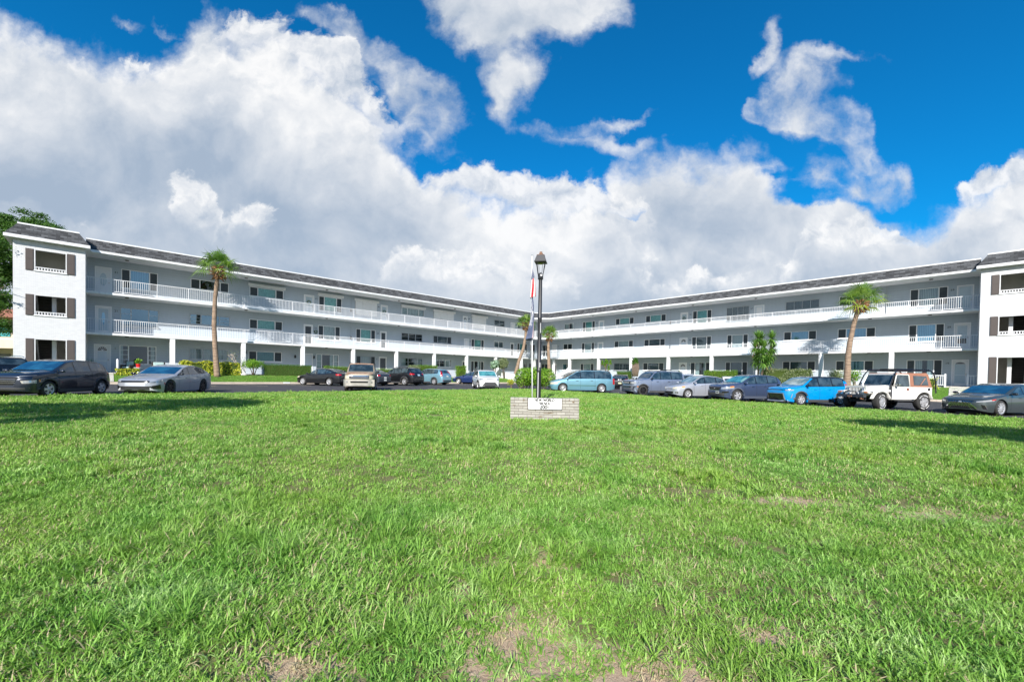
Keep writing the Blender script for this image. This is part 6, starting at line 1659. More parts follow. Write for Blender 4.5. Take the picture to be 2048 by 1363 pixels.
    def endglass(nm, x0, x1, ms, sgn, k0=.88, k1=.90, inset=.03):
        zA, zB = top(x0), top(x1); B = Vector((X(x0), 0, zA)); Tt = Vector((X(x1), 0, zB)); dv = (Tt - B).normalized(); nn = Vector((-dv.z, 0, dv.x)) if sgn > 0 else Vector((dv.z, 0, -dv.x))
        if nn.z < 0: nn = -nn
        B2 = B + dv * inset; T2 = Tt - dv * inset
        def hw(x): return section(x)[13][0]
        w0, w1 = hw(x0 + (x1 - x0) * .12) * k0, hw(x1) * k1
        f = lambda P, y: (fo + wb / 2 - P.x, y, P.z)
        patch(nm, [f(B2, -w0), f(B2, w0), f(T2, w1), f(T2, -w1)], ms, tuple(-nn), nx=12, ny=8, off=.008)
    endglass('windscreen', xc, xr, ws or glass, 1)
    if rear_glass: endglass('rear_window', xt, xb, glass, -1, .86, .84, .05)
    if roof:     # contrasting roof skin
        pts_ = MB(); idx = list(range(14, 17)) + []
        rv = []; xs_ = [q for q in xs if xr - .02 <= q <= xb + .02]
        for x in xs_:
            s = section(x)[13:]; row = [(X(x), y, z + .006) for y, z in s] + [(X(x), -y, z + .006) for y, z in s[-2::-1]]; rv.append(row)
        k = len(rv[0]); pts_.v = [p for row in rv for p in row]; pts_.f = [(i * k + j, i * k + j + 1, (i + 1) * k + j + 1, (i + 1) * k + j) for i in range(len(rv) - 1) for j in range(k - 1)]
        pts_.obj('roof', roof, root, smooth=True, recalc=False)
    # side glass: dark surround first, then each pane
    d0, d1, d2, d3 = [q * L for q in T['dlo']]
    def sideglass(nm, xa, xb_, m, off, padl=.035, padu=.085, pw=.0):
        for sg_ in (1, -1):
            n = max(4, int((xb_ - xa) / .09)); cols = []
            for i in range(n + 1):
                x = xa + (xb_ - xa) * i / n; zl = belt(x) + padl; zu = top(x) - padu
                if zu > zl + .012: cols.append((x, zl, zu))
            if len(cols) < 2: continue
            vs = []
            for x, zl, zu in cols:
                for j in range(4):
                    z = zl + (zu - zl) * j / 3; hit, nn, _, _ = bvh.ray_cast(Vector((X(x), sg_ * 2, z)), Vector((0, -sg_, 0))); y = hit.y if hit is not None else sg_ * Wd * .4
                    vs.append((X(x), y + sg_ * off, z))
            g = MB().add(vs, [(i * 4 + j, i * 4 + j + 1, i * 4 + j + 5, i * 4 + j + 4) for i in range(len(cols) - 1) for j in range(3)]); g.obj(nm, m, root, smooth=True, recalc=False)
    sideglass('window_surround', d0 + .02, d3 + .03, M_trim, .004, .018, .068)
    sideglass('side_window', d0 + .05, d1 - .035, glass, .010); sideglass('side_window', d1 + .035, d2 - .03, glass, .010)
    if d3 - d2 > .12: sideglass('side_window', d2 + .04, d3 - .02, glass, .010, .05, .10)
    # door gaps, handles, sill
    for xd in (d0 + .07, d1, d2 + (.05 if tpl != 'truckcab' else 0)):
        zl = bot(xd) + .10; zu = belt(xd) - .005
        if archz(xd) > zl: zl = archz(xd) + .03
        both('door_gap', [(xd - .005, Wd / 2, zl), (xd + .005, Wd / 2, zl), (xd + .005, Wd / 2, zu), (xd - .005, Wd / 2, zu)], M_well, (0, -1, 0), nx=1, ny=5, off=.003)
    for xd in (d1 - .26, d2 - .22):
        zz = belt(xd) - .13
        for s in (1, -1):
            hit, _, _, _ = bvh.ray_cast(Vector((X(xd), s * 2, zz)), Vector((0, -s, 0)))
            if hit is not None: MB().box(X(xd) - .09, X(xd) + .09, hit.y - .012, hit.y + s * .032 if s > 0 else hit.y + .012, zz - .014, zz + .014).obj('door_handle', handles or body, root, bevel=.006) if s > 0 else MB().box(X(xd) - .09, X(xd) + .09, hit.y - .032, hit.y + .012, zz - .014, zz + .014).obj('door_handle', handles or body, root, bevel=.006)
    if clad:
        for s in (1, -1):
            for a in ax:     # arch lips
                g = MB(); n = 20; vs = []
                for k in range(n + 1):
                    q = math.pi * (k / n) * 1.0; row = []
                    for rad, dy in ((Ra - .015, .0), (Ra - .01, .014), (Ra + .065, .012), (Ra + .07, .0)):
                        xx, zz = a - rad * math.cos(q), max(clear + .03, r + rad * math.sin(q)); hit, _, _, _ = bvh.ray_cast(Vector((X(xx), s * 2, max(zz, r + (Ra + .02) * math.sin(q)))), Vector((0, -s, 0)))
                        y = hit.y if hit is not None and abs(hit.y) > Wd * .35 else s * Wd / 2 * .97; row.append((X(xx), y + s * dy, zz))
                    vs += row
                g.add(vs, [(i * 4 + j, i * 4 + j + 1, i * 4 + j + 5, i * 4 + j + 4) for i in range(n) for j in range(3)]); g.obj('arch_trim', clad, root, smooth=True)
        both('sill_trim', [(ax[0] + Ra + .05, Wd / 2, bot(1.5) + .0), (ax[1] - Ra - .05, Wd / 2, bot(1.5) + .0), (ax[1] - Ra - .05, Wd / 2, bot(1.5) + .14), (ax[0] + Ra + .05, Wd / 2, bot(1.5) + .14)], clad, (0, -1, 0), nx=12, ny=2, off=.010)
    if side_trim: both('side_moulding', [(ax[0] + Ra + .08, Wd / 2, side_trim), (ax[1] - Ra - .08, Wd / 2, side_trim), (ax[1] - Ra - .08, Wd / 2, side_trim + .035), (ax[0] + Ra + .08, Wd / 2, side_trim + .035)], M_chr, (0, -1, 0), nx=10, ny=1, off=.008)
    # mirrors
    for s in (1, -1):
        xm = d0 + .10; zm = belt(xm) + .06; ym = s * (plan(xm) * .96)
        g = MB(); g.lathe([(0, -.10), (.055, -.095), (.082, -.05), (.085, .03), (.06, .085), (0, .10)], 12, Matrix.Translation((X(xm) + .02, ym + s * .13, zm + .02)) @ Matrix.Rotation(R(90), 4, 'X') @ Matrix.Scale(.7, 4, (0, 1, 0)) @ Matrix.Scale(.75, 4, (1, 0, 0)))
        g.tube([(X(xm), ym - s * .03, zm - .03), (X(xm) + .01, ym + s * .07, zm)], .022, 6); g.obj('mirror', mirror or body, root, smooth=True)
    # underside
    MB().box(X(L - .25), X(.25), -Wd / 2 + .34, Wd / 2 - .34, clear - .04, clear + .3).obj('underbody', M_well, root)
    me = wheel_mesh(r, r * rrk, wd, rim, mrim)
    for a in ax:
        for s in (1, -1): put_wheel(root, X(a), s * (Wd / 2 - wd / 2 - .025), r, me, s, steer if a == fo else 0)
    if rails:
        for s in (1, -1):
            yy = s * (section((xr + xb) / 2)[13][0] - .03); pts_ = []
            for i in range(9):
                x = xr + .12 + (xb - xr - .2) * i / 8; pts_.append((X(x), yy, top(x) + (.035 if 0 < i < 8 else -.03)))
            MB().tube(pts_, .018, 6).obj('roof_rail', rails, root, smooth=True)
    C = dict(patch=patch, both=both, root=root, X=X, top=top, belt=belt, L=L, W=Wd, H=H, body=body, section=section, plan=plan, fo=fo, r=r)
    if face: face(C)
    if tail: tail(C)
    return root
F = (-1, 0, 0)      # pressed on from the front
B_ = (1, 0, 0)      # pressed on from behind
def strip_lines(C, x, y0, y1, zs, m, nm='grille_bar', h=.012, d=F):
    for z in zs: C['patch'](nm, [(x, y0, z - h), (x, y1, z - h), (x, y1, z + h), (x, y0, z + h)], m, d, nx=12, ny=1, off=.014)
def plate(C, z, front=False, m=None, y=0., w=.155):
    x = 0 if front else C['L']; C['patch']('licence_plate', [(x, y - w, z - .075), (x, y + w, z - .075), (x, y + w, z + .075), (x, y - w, z + .075)], m or mat('white plate', (.62, .64, .62), .5), F if front else B_, nx=2, ny=2, off=.022)
def badge(C, z, front=True, w=.06, h=.035, m=None):
    x = 0 if front else C['L']; n = 16; d = F if front else B_
    C['patch']('emblem', [(x, -w * .6, z - h * .7), (x, w * .6, z - h * .7), (x, w * .5, z + h * .5), (x, -w * .5, z + h * .5)], m or M_rim, d, nx=3, ny=2, off=.020)
def generic_tail(C, z0, z1, w=.34, plz=None, m=None, plate_m=None, bump=None):
    W2, L = C['W'] / 2, C['L']
    C['both']('tail_light', [(L - .22, W2 * 1.0, z0), (L, W2 * .58, z0 + .01), (L, W2 * .60, z1 - .02), (L - .22, W2 * 1.0, z1)], m or M_red, (1, -.55, 0), nx=8, ny=3, off=.010)
    if plz: plate(C, plz, False, plate_m)
    z = .36
    C['patch']('bumper', [(L, -W2 * .72, z - .10), (L, W2 * .72, z - .10), (L, W2 * .72, z + .05), (L, -W2 * .72, z + .05)], bump or M_clad, B_, nx=10, ny=2, off=.012)
def headlights(C, z0, z1, yin=.5, yout=.97, xb=.42, m=None, zin0=None, zin1=None):
    W2 = C['W'] / 2
    C['both']('headlight', [(.0, W2 * yin, zin0 if zin0 else z0), (xb, W2 * yout, z0 + .03), (xb, W2 * yout, z1 + .03), (.0, W2 * yin, zin1 if zin1 else z1 - .02)], m or M_head, (-1, -.7, 0), nx=10, ny=3, off=.009)

# 1 dark crossover -------------------------------------------------------------
def face_a(C):
    W2 = C['W'] / 2; p, b = C['patch'], C['both']
    p('grille', [(0, -W2 * .40, .50), (0, W2 * .40, .50), (0, W2 * .58, .80), (0, -W2 * .58, .80)], M_trim, F, nx=10, ny=5, off=.010)
    strip_lines(C, 0, -W2 * .5, W2 * .5, (.58, .65, .72), M_chr, h=.006)
    b('running_light', [(0.02, W2 * .62, .835), (.34, W2 * .965, .87), (.34, W2 * .965, .882), (.02, W2 * .62, .853)], M_head, (-1, -.7, 0), nx=8, ny=1, off=.010)
    b('headlight', [(.0, W2 * .72, .56), (.33, W2 * .965, .57), (.33, W2 * .965, .70), (.0, W2 * .66, .66)], mat('pale headlamp surround', (.55, .52, .45), .3, .3), (-1, -.7, 0), nx=8, ny=3, off=.010)
    b('lamp_glass', [(.04, W2 * .75, .578), (.29, W2 * .95, .588), (.29, W2 * .95, .682), (.03, W2 * .72, .648)], M_head, (-1, -.7, 0), nx=8, ny=3, off=.014)
    b('side_marker', [(.44, W2 * .99, .62), (.50, W2, .62), (.50, W2, .72), (.44, W2 * .99, .72)], M_amb, (-.3, -1, 0), nx=2, ny=2, off=.012)
    b('arch_trim', [(.36, W2 * .97, .28), (.50, W2, .28), (.50, W2, .80), (.36, W2 * .97, .74)], M_clad, (-.5, -1, 0), nx=3, ny=5, off=.007)
    p('bumper', [(0, -W2 * .9, .22), (0, W2 * .9, .22), (0, W2 * .85, .40), (0, -W2 * .85, .40)], M_clad, F, nx=12, ny=2, off=.010)
    p('skid_plate', [(0, -W2 * .45, .22), (0, W2 * .45, .22), (0, W2 * .38, .29), (0, -W2 * .38, .29)], mat('silver skid plate', (.42, .43, .45), .4, .5), F, nx=6, ny=1, off=.016)
car('crossover_car', 'dark charcoal-blue crossover at the far left with grey wheel-arch cladding', 'car', (-19.42, 16.85), (.15, -.99), 'suv', 4.17, 1.80, 1.55, 2.60, .86, .33, paint('charcoal blue paint', (.018, .024, .040)), ws=G_blue,
    rim='split', clad=M_clad, face=face_a, tail=lambda C: generic_tail(C, .92, 1.05, plz=.8))
# 2 light grey saloon ----------------------------------------------------------
def face_b(C):
    W2 = C['W'] / 2; p, b = C['patch'], C['both']
    p('grille', [(0, -W2 * .88, .585), (0, W2 * .88, .585), (0, W2 * .90, .675), (0, -W2 * .90, .675)], M_trim, F, nx=16, ny=2, off=.010)
    b('headlight', [(.0, W2 * .62, .60), (.34, W2 * .97, .655), (.40, W2 * .97, .70), (.0, W2 * .62, .67)], M_head, (-1, -.7, 0), nx=8, ny=2, off=.012)
    b('running_light', [(.34, W2 * .96, .60), (.42, W2 * .975, .66), (.36, W2 * .975, .745), (.32, W2 * .965, .72)], M_chr, (-.8, -1, 0), nx=3, ny=2, off=.013)
    p('lower_grille', [(0, -W2 * .66, .26), (0, W2 * .66, .26), (0, W2 * .72, .42), (0, -W2 * .72, .42)], M_trim, F, nx=12, ny=3, off=.010)
    strip_lines(C, 0, -W2 * .64, W2 * .64, (.31, .36), M_clad, h=.008)
    b('air_intake', [(.0, W2 * .76, .30), (.26, W2 * .97, .30), (.22, W2 * .96, .50), (.0, W2 * .72, .44)], M_trim, (-1, -.7, 0), nx=6, ny=3, off=.011)
    b('fin', [(.0, W2 * .62, .24), (.05, W2 * .82, .24), (.03, W2 * .68, .33), (.0, W2 * .62, .37)], mat('pale bumper fin', (.62, .63, .65), .35, .3), (-1, -.5, 0), nx=4, ny=3, off=.018)
    p('lip', [(0, -W2 * .9, .215), (0, W2 * .9, .215), (0, W2 * .9, .245), (0, -W2 * .9, .245)], mat('pale bumper fin', (.62, .63, .65)), F, nx=12, ny=1, off=.016)
    b('side_marker', [(.50, W2, .50), (.54, W2, .50), (.54, W2, .60), (.50, W2, .60)], M_red, (-.2, -1, 0), nx=1, ny=2, off=.012); badge(C, .74)
car('saloon_car', 'light grey low saloon with thin black grille and black wheels', 'car', (-16.9, 19.7), (.18, -.984), 'sedan', 4.905, 1.86, 1.445, 2.85, .93, .345, paint('cool light grey paint', (.37, .39, .44)), ws=G_blue, rim='blade', mrim=M_rimd, rrk=.74,
    clear=.15, mirror=M_trim, face=face_b, tail=lambda C: generic_tail(C, .84, .95, plz=.6))
# 3 sun-worn off-roader -----------------------------------------------------------
M_worn = mat('peeled beige paint', (.33, .29, .22), .5, .25, col2=(.24, .20, .15), vscale=3., vary=.15)
M_rust = mat('rusty bonnet paint', (.34, .12, .05), .75, col2=(.38, .29, .20), vscale=5., vary=.25)
def face_c(C):
    W2 = C['W'] / 2; p, b = C['patch'], C['both']
    p('grille', [(0, -W2 * .60, .80), (0, W2 * .60, .80), (0, W2 * .64, 1.0), (0, -W2 * .64, 1.0)], M_trim, F, nx=8, ny=3, off=.012)
    for i in range(19):
        y = -W2 * .58 + i * W2 * 1.16 / 18; p('grille_bar', [(0, y - .012, .80), (0, y + .012, .80), (0, y + .012, 1.0), (0, y - .012, 1.0)], M_chr, F, nx=1, ny=2, off=.026)
    p('grille_frame', [(0, -W2 * .62, .985), (0, W2 * .62, .985), (0, W2 * .62, 1.015), (0, -W2 * .62, 1.015)], M_chr, F, nx=8, ny=1, off=.024)
    b('headlight', [(.0, W2 * .64, .79), (.22, W2 * .97, .81), (.22, W2 * .95, 1.02), (.0, W2 * .64, 1.0)], M_hazed, (-1, -.5, 0), nx=6, ny=3, off=.016)
    p('bumper', [(0, -W2 * .96, .34), (0, W2 * .96, .34), (0, W2 * .96, .76), (0, -W2 * .96, .76)], mat('silver-beige bumper', (.42, .40, .36), .45, .2, vary=.1, vscale=3), F, nx=14, ny=5, off=.03)
    p('lower_grille', [(0, -W2 * .52, .56), (0, W2 * .52, .56), (0, W2 * .56, .655), (0, -W2 * .56, .655)], M_trim, F, nx=8, ny=2, off=.05)
    b('fog_light', [(0, W2 * .72, .57), (0, W2 * .84, .57), (0, W2 * .84, .67), (0, W2 * .72, .67)], M_head, F, nx=3, ny=3, off=.055)
    p('lip', [(0, -W2 * .8, .33), (0, W2 * .8, .33), (0, W2 * .8, .36), (0, -W2 * .8, .36)], M_chr, F, nx=8, ny=1, off=.05)
    xh = C['L'] * .24; zz = C['top'](.5)
    p('bonnet', [(.10, -W2 * .80, 1.1), (.10, W2 * .80, 1.1), (xh, W2 * .84, 1.2), (xh, -W2 * .84, 1.2)], M_rust, (0, 0, -1), nx=12, ny=8, off=.008)
car('offroad_car', 'sun-bleached beige off-roader with rusty bonnet and roof facing the lawn', 'car', (-9.75, 27.2), (.27, -.963), 'boxy', 4.83, 1.90, 1.84, 2.89, .90, .38, M_worn, ws=G_dark, roof=M_rust, rails=M_clad, clear=.24, face=face_c, mirror=M_trim, tumble=.26, rim='five', clad=M_clad,
    tail=lambda C: generic_tail(C, .9, 1.2, plz=.9))
# 4 small white box car by the hedge -----------------------------------------------
def face_d(C):
    W2 = C['W'] / 2; p, b = C['patch'], C['both']
    p('grille', [(0, -W2 * .34, .80), (0, W2 * .34, .80), (0, W2 * .36, .86), (0, -W2 * .36, .86)], M_trim, F, nx=8, ny=2, off=.012)
    b('headlight', [(.0, W2 * .56, .74), (.28, W2 * .96, .77), (.30, W2 * .95, .93), (.0, W2 * .60, .87)], M_head, (-1, -.6, 0), nx=7, ny=3, off=.012)
    p('lower_grille', [(0, -W2 * .72, .30), (0, W2 * .72, .30), (0, W2 * .46, .60), (0, -W2 * .46, .60)], M_clad, F, nx=12, ny=4, off=.014)
    p('grille_bar', [(0, -W2 * .58, .43), (0, W2 * .58, .43), (0, W2 * .58, .445), (0, -W2 * .58, .445)], M_trim, F, nx=8, ny=1, off=.022)
    p('bumper', [(0, -W2 * .92, .19), (0, W2 * .92, .19), (0, W2 * .9, .28), (0, -W2 * .9, .28)], M_clad, F, nx=12, ny=2, off=.012); badge(C, .93, w=.05, h=.022)
car('box_car', 'white boxy hatchback with teal windscreen beside the large hedge', 'car', (-1.95, 34.9), (.25, -.968), 'box', 4.12, 1.80, 1.60, 2.57, .80, .335, paint('white car paint', (.74, .74, .74), 0.), ws=G_teal, rim='cap', clad=M_clad, face=face_d, tail=lambda C: generic_tail(C, .8, 1.2, plz=.8))
# back row, left wing -------------------------------------------------------------
def small_face(z0, z1, m=None, gz=(.55, .68)):
    def f(C):
        headlights(C, z0, z1, m=m); W2 = C['W'] / 2
        C['patch']('grille', [(0, -W2 * .4, gz[0]), (0, W2 * .4, gz[0]), (0, W2 * .45, gz[1]), (0, -W2 * .45, gz[1])], M_trim, F, nx=8, ny=2, off=.012)
        C['patch']('lower_grille', [(0, -W2 * .6, .28), (0, W2 * .6, .28), (0, W2 * .55, .42), (0, -W2 * .55, .42)], M_trim, F, nx=8, ny=2, off=.012)
    return f
car('saloon_car', 'small black saloon with silver hubcaps parked nose to the clipped hedge', 'car', (-17.3, 36.35), (-.95, .31), 'sedan', 4.55, 1.80, 1.43, 2.70, .86, .325, paint('black car paint', (.010, .011, .014)), rim='cap', glass=G_dark, face=small_face(.62, .74, M_hazed), tail=lambda C: generic_tail(C, .84, .97, plz=.7, bump=paint('black car paint', (.01, .01, .01))))
car('saloon_car', 'dark saloon half hidden behind the rusty off-roader, red tail light showing', 'car', (-14.35, 38.9), (-.87, .49), 'sedan', 4.6, 1.80, 1.45, 2.70, .88, .325, paint('dark slate paint', (.035, .045, .065)), rim='cap', face=small_face(.62, .74), tail=lambda C: (generic_tail(C, .84, .97, plz=.7), plate(C, .5, False, m=mat('white plate', (.6, .6, .6), .5))))
car('crossover_car', 'black crossover with grey arch trim seen from behind, left of the pale blue one', 'car', (-11.9, 41.35), (-.87, .49), 'suv', 4.6, 1.86, 1.70, 2.69, .92, .365, paint('black car paint', (.010, .011, .014)), rim='five', clad=M_clad, rails=M_trim, face=small_face(.75, .9), tail=lambda C: generic_tail(C, 1.0, 1.14, plz=.98, plate_m=mat('blue-white plate', (.35, .50, .62), .5)), clear=.21)
def tail_crv(C):
    W2, L = C['W'] / 2, C['L']
    C['both']('tail_light', [(L - .20, W2 * .99, .90), (L - .02, W2 * .80, .90), (L - .12, W2 * .68, 1.36), (L - .24, W2 * .80, 1.44)], M_red, (1, -.7, 0), nx=5, ny=6, off=.014)
    plate(C, .88, False); C['patch']('bumper', [(L, -W2 * .85, .26), (L, W2 * .85, .26), (L, W2 * .85, .50), (L, -W2 * .85, .50)], M_clad, B_, nx=10, ny=2, off=.012)
    C['both']('reflector', [(L, W2 * .6, .42), (L, W2 * .8, .42), (L, W2 * .8, .46), (L, W2 * .6, .46)], M_red, B_, nx=3, ny=1, off=.02)
car('crossover_car', 'pale metallic blue crossover with tall red tail lights seen from behind', 'car', (-9.75, 44.9), (-.87, .49), 'suv', 4.53, 1.82, 1.66, 2.62, .90, .345, paint('pale metallic blue paint', (.22, .42, .52), .5), rim='multi', clad=M_clad, face=small_face(.72, .88), tail=tail_crv)
car('saloon_car', 'dark blue saloon parked by the corner kerb behind the white boxy hatchback', 'car', (-6.1, 50.6), (-.975, .22), 'sedan', 4.7, 1.82, 1.45, 2.75, .90, .33, paint('deep blue paint', (.010, .030, .12)), rim='five', face=small_face(.62, .74), tail=lambda C: generic_tail(C, .84, .97))
car('crossover_car', 'black crossover at the extreme left edge behind the charcoal-blue one', 'car', (-30.6, 24.3), (-.93, .36), 'suv', 4.7, 1.86, 1.70, 2.75, .92, .36, paint('black car paint', (.010, .011, .014)), rim='five', clad=M_clad, rails=M_chr, face=small_face(.75, .9))
# back row, right wing ------------------------------------------------------------
def tail_black(C):
    W2, L = C['W'] / 2, C['L']
    C['both']('tail_light', [(L - .16, W2 * .98, .82), (L, W2 * .60, .80), (L, W2 * .66, 1.0), (L - .16, W2 * .96, 1.0)], M_red, (1, -.5, 0), nx=5, ny=3, off=.012)
    plate(C, .60, False, mat('yellowish plate', (.55, .58, .35), .5)); C['patch']('sticker', [(L, -.14, .93), (L, -.04, .93), (L, -.04, 1.0), (L, -.14, 1.0)], M_white, B_, nx=2, ny=2, off=.02)
    C['patch']('sticker', [(L, .06, .91), (L, .20, .91), (L, .20, 1.0), (L, .06, 1.0)], M_white, B_, nx=2, ny=2, off=.02)
car('hatchback_car', 'black hatchback seen from behind between the minivan and the silver-blue off-roader', 'car', (12.0, 46.4), (.30, .954), 'hatch', 4.1, 1.76, 1.50, 2.55, .82, .32, paint('black car paint', (.010, .011, .014)), rim='cap', face=small_face(.6, .75), tail=tail_black)
def tail_truck(C):
    W2, L = C['W'] / 2, C['L']
    C['both']('tail_light', [(L - .05, W2 * .99, .80), (L, W2 * .88, .80), (L, W2 * .88, 1.04), (L - .05, W2 * .99, 1.04)], M_red, (1, -.6, 0), nx=2, ny=3, off=.014)
    plate(C, .55, False); x = .60 * L
    C['patch']('brake_light', [(.607 * L, -.14, 1.70), (.607 * L, .14, 1.70), (.603 * L, .14, 1.745), (.603 * L, -.14, 1.745)], M_red, (1, 0, -.3), nx=3, ny=1, off=.02)
    C['patch']('tailgate_handle', [(L, -.10, .96), (L, .10, .96), (L, .10, 1.0), (L, -.10, 1.0)], M_trim, B_, nx=2, ny=1, off=.016)
car('pickup_truck', 'white pickup seen from behind with a red brake light over its rear window', 'pickup truck', (15.9, 49.4), (.30, .954), 'truckcab', 5.3, 1.90, 1.76, 3.2, .90, .37, paint('white car paint', (.74, .74, .74), 0.), face=small_face(.8, .95), tail=tail_truck, clear=.26, tumble=.22)
car('crossover_car', 'white crossover with black roof rack behind the nose of the pale blue minivan', 'car', (5.35, 46.9), (-.98, -.2), 'suv', 4.6, 1.84, 1.70, 2.69, .92, .36, paint('white car paint', (.74, .74, .74), 0.), rim='five', rails=M_trim, mirror=M_trim, face=small_face(.75, .9), tail=lambda C: generic_tail(C, 1.0, 1.14), glass=G_dark)
car('crossover_car', 'silver crossover with roof rack glimpsed above the silver hatchback', 'car', (17.6, 43.6), (.30, .954), 'suv', 4.6, 1.84, 1.72, 2.69, .92, .36, paint('silver blue paint', (.35, .40, .48)), rails=M_chr, face=small_face(.75, .9), tail=lambda C: generic_tail(C, 1.0, 1.14, plz=.9))
car('saloon_car', 'white car whose roof shows above the grey-blue crossover', 'car', (20.9, 41.3), (.30, .954), 'hatch', 4.3, 1.8, 1.56, 2.6, .85, .33, paint('white car paint', (.74, .74, .74), 0.), face=small_face(.62, .74), tail=lambda C: generic_tail(C, .9, 1.05, plz=.8))
# near row, right of the lawn --------------------------------------------------------
hd = lambda deg: (-math.cos(R(deg)), -math.sin(R(deg)))
def wf(x, y, deg, off=.80): h = hd(deg); return (x - h[1] * -1 * 0 + (-h[1]) * 0 + (h[1]) * off * 1.0, y - h[0] * off)   # near front wheel -> middle of the axle
def face_e(C):
    W2 = C['W'] / 2; headlights(C, .60, .76, .50, .97, .5, M_hazed); C['patch']('grille', [(0, -W2 * .42, .56), (0, W2 * .42, .56), (0, W2 * .46, .70), (0, -W2 * .46, .70)], M_chr, F, nx=8, ny=3, off=.012)
    C['patch']('lower_grille', [(0, -W2 * .66, .28), (0, W2 * .66, .28), (0, W2 * .70, .42), (0, -W2 * .70, .42)], M_trim, F, nx=8, ny=2, off=.012)
def tail_e(C):
    W2, L = C['W'] / 2, C['L']; C['both']('tail_light', [(L - .14, W2 * .97, .66), (L, W2 * .74, .66), (L, W2 * .74, 1.10), (L - .12, W2 * .95, 1.10)], M_red, (1, -.8, 0), nx=4, ny=5, off=.014); plate(C, .9)
car('minivan', 'pale blue minivan parked side-on behind the lamp post and brick sign', 'minivan', wf(3.97, 33.2, 4, .8), hd(4), 'van', 5.14, 1.95, 1.75, 3.08, .95, .345, paint('light teal blue paint', (.17, .36, .45), .45), rim='multi', mirror=None, rails=M_trim, side_trim=.52, handles=M_clad, face=face_e, tail=tail_e, clear=.18)
def face_f(C):
    W2 = C['W'] / 2; p, b = C['patch'], C['both']
    p('grille', [(0, -W2 * .92, .80), (0, W2 * .92, .80), (0, W2 * .92, 1.02), (0, -W2 * .92, 1.02)], M_trim, F, nx=14, ny=3, off=.014)
    b('headlight', [(.0, W2 * .56, .83), (.14, W2 * .95, .83), (.14, W2 * .95, .99), (.0, W2 * .56, .99)], M_head, (-1, -.4, 0), nx=6, ny=3, off=.022)
    g = 0
    for i in range(6):
        y = -W2 * .42 + i * W2 * .84 / 5.9; p('grille_letter', [(0, y, .885), (0, y + .075, .885), (0, y + .075, .945), (0, y, .945)], mat('white grille letters', (.6, .6, .6), .4), F, nx=1, ny=1, off=.024)
    p('bumper', [(0, -W2 * .95, .26), (0, W2 * .95, .26), (0, W2 * .95, .72), (0, -W2 * .95, .72)], mat('mid grey bumper', (.12, .13, .15), .55), F, nx=14, ny=4, off=.012)
    p('lower_grille', [(0, -W2 * .6, .56), (0, W2 * .6, .56), (0, W2 * .6, .66), (0, -W2 * .6, .66)], M_trim, F, nx=8, ny=2, off=.022)
    b('side_marker', [(.30, W2 * .98, .62), (.46, W2, .62), (.46, W2, .67), (.30, W2 * .98, .67)], M_amb, (-.4, -1, 0), nx=3, ny=1, off=.02)
    b('fog_light', [(0, W2 * .68, .34), (0, W2 * .9, .34), (0, W2 * .9, .38), (0, W2 * .68, .38)], M_head, F, nx=2, ny=1, off=.022)
bc = car('compact_offroader', 'boxy silver-blue off-roader with black arches and roof rack right of the minivan', 'car', wf(9.25, 30.0, 15), hd(15), 'boxy', 4.39, 1.89, 1.80, 2.67, .80, .37, paint('silvery blue paint', (.25, .30, .41), .55), rim='five', mrim=M_rimd, clad=M_clad, rails=M_trim, handles=M_trim, mirror=M_trim, face=face_f, clear=.23, tumble=.24, tail=lambda C: generic_tail(C, .95, 1.15, plz=.9))
g = MB()
for x in (-.1, -1.1): g.box(x - .03, x + .03, -.66, .66, 1.86, 1.90)
g.obj('roof_rack', M_trim, bc, bevel=.01)
def face_g(C):
    W2 = C['W'] / 2; p, b = C['patch'], C['both']; headlights(C, .62, .78, .46, .97, .62, M_hazed, .60, .70)
    b('side_marker', [(.42, W2 * .96, .72), (.62, W2 * .98, .74), (.60, W2 * .97, .80), (.40, W2 * .95, .77)], M_amb, (-.5, -1, 0), nx=3, ny=1, off=.016)
    p('grille', [(0, -W2 * .4, .59), (0, W2 * .4, .59), (0, W2 * .4, .67), (0, -W2 * .4, .67)], M_head, F, nx=8, ny=2, off=.012)
    p('lower_grille', [(0, -W2 * .5, .30), (0, W2 * .5, .30), (0, W2 * .52, .44), (0, -W2 * .52, .44)], M_trim, F, nx=8, ny=2, off=.012)
    b('fog_light', [(.02, W2 * .72, .32), (.12, W2 * .88, .32), (.12, W2 * .88, .42), (.02, W2 * .72, .42)], M_trim, (-1, -.3, 0), nx=3, ny=2, off=.014)
    b('lamp_glass', [(.03, W2 * .75, .34), (.10, W2 * .85, .34), (.10, W2 * .85, .40), (.03, W2 * .75, .40)], M_head, (-1, -.3, 0), nx=2, ny=2, off=.02)
car('hatchback_car', 'silver hatchback with amber corner lamps between two blue-grey cars', 'car', wf(11.56, 27.8, 14), hd(14), 'hatch', 4.30, 1.70, 1.53, 2.60, .86, .31, paint('silver paint', (.50, .52, .58), .5), ws=G_pale, rim='cap', face=face_g, tail=lambda C: generic_tail(C, .85, 1.15, plz=.8), clear=.17)
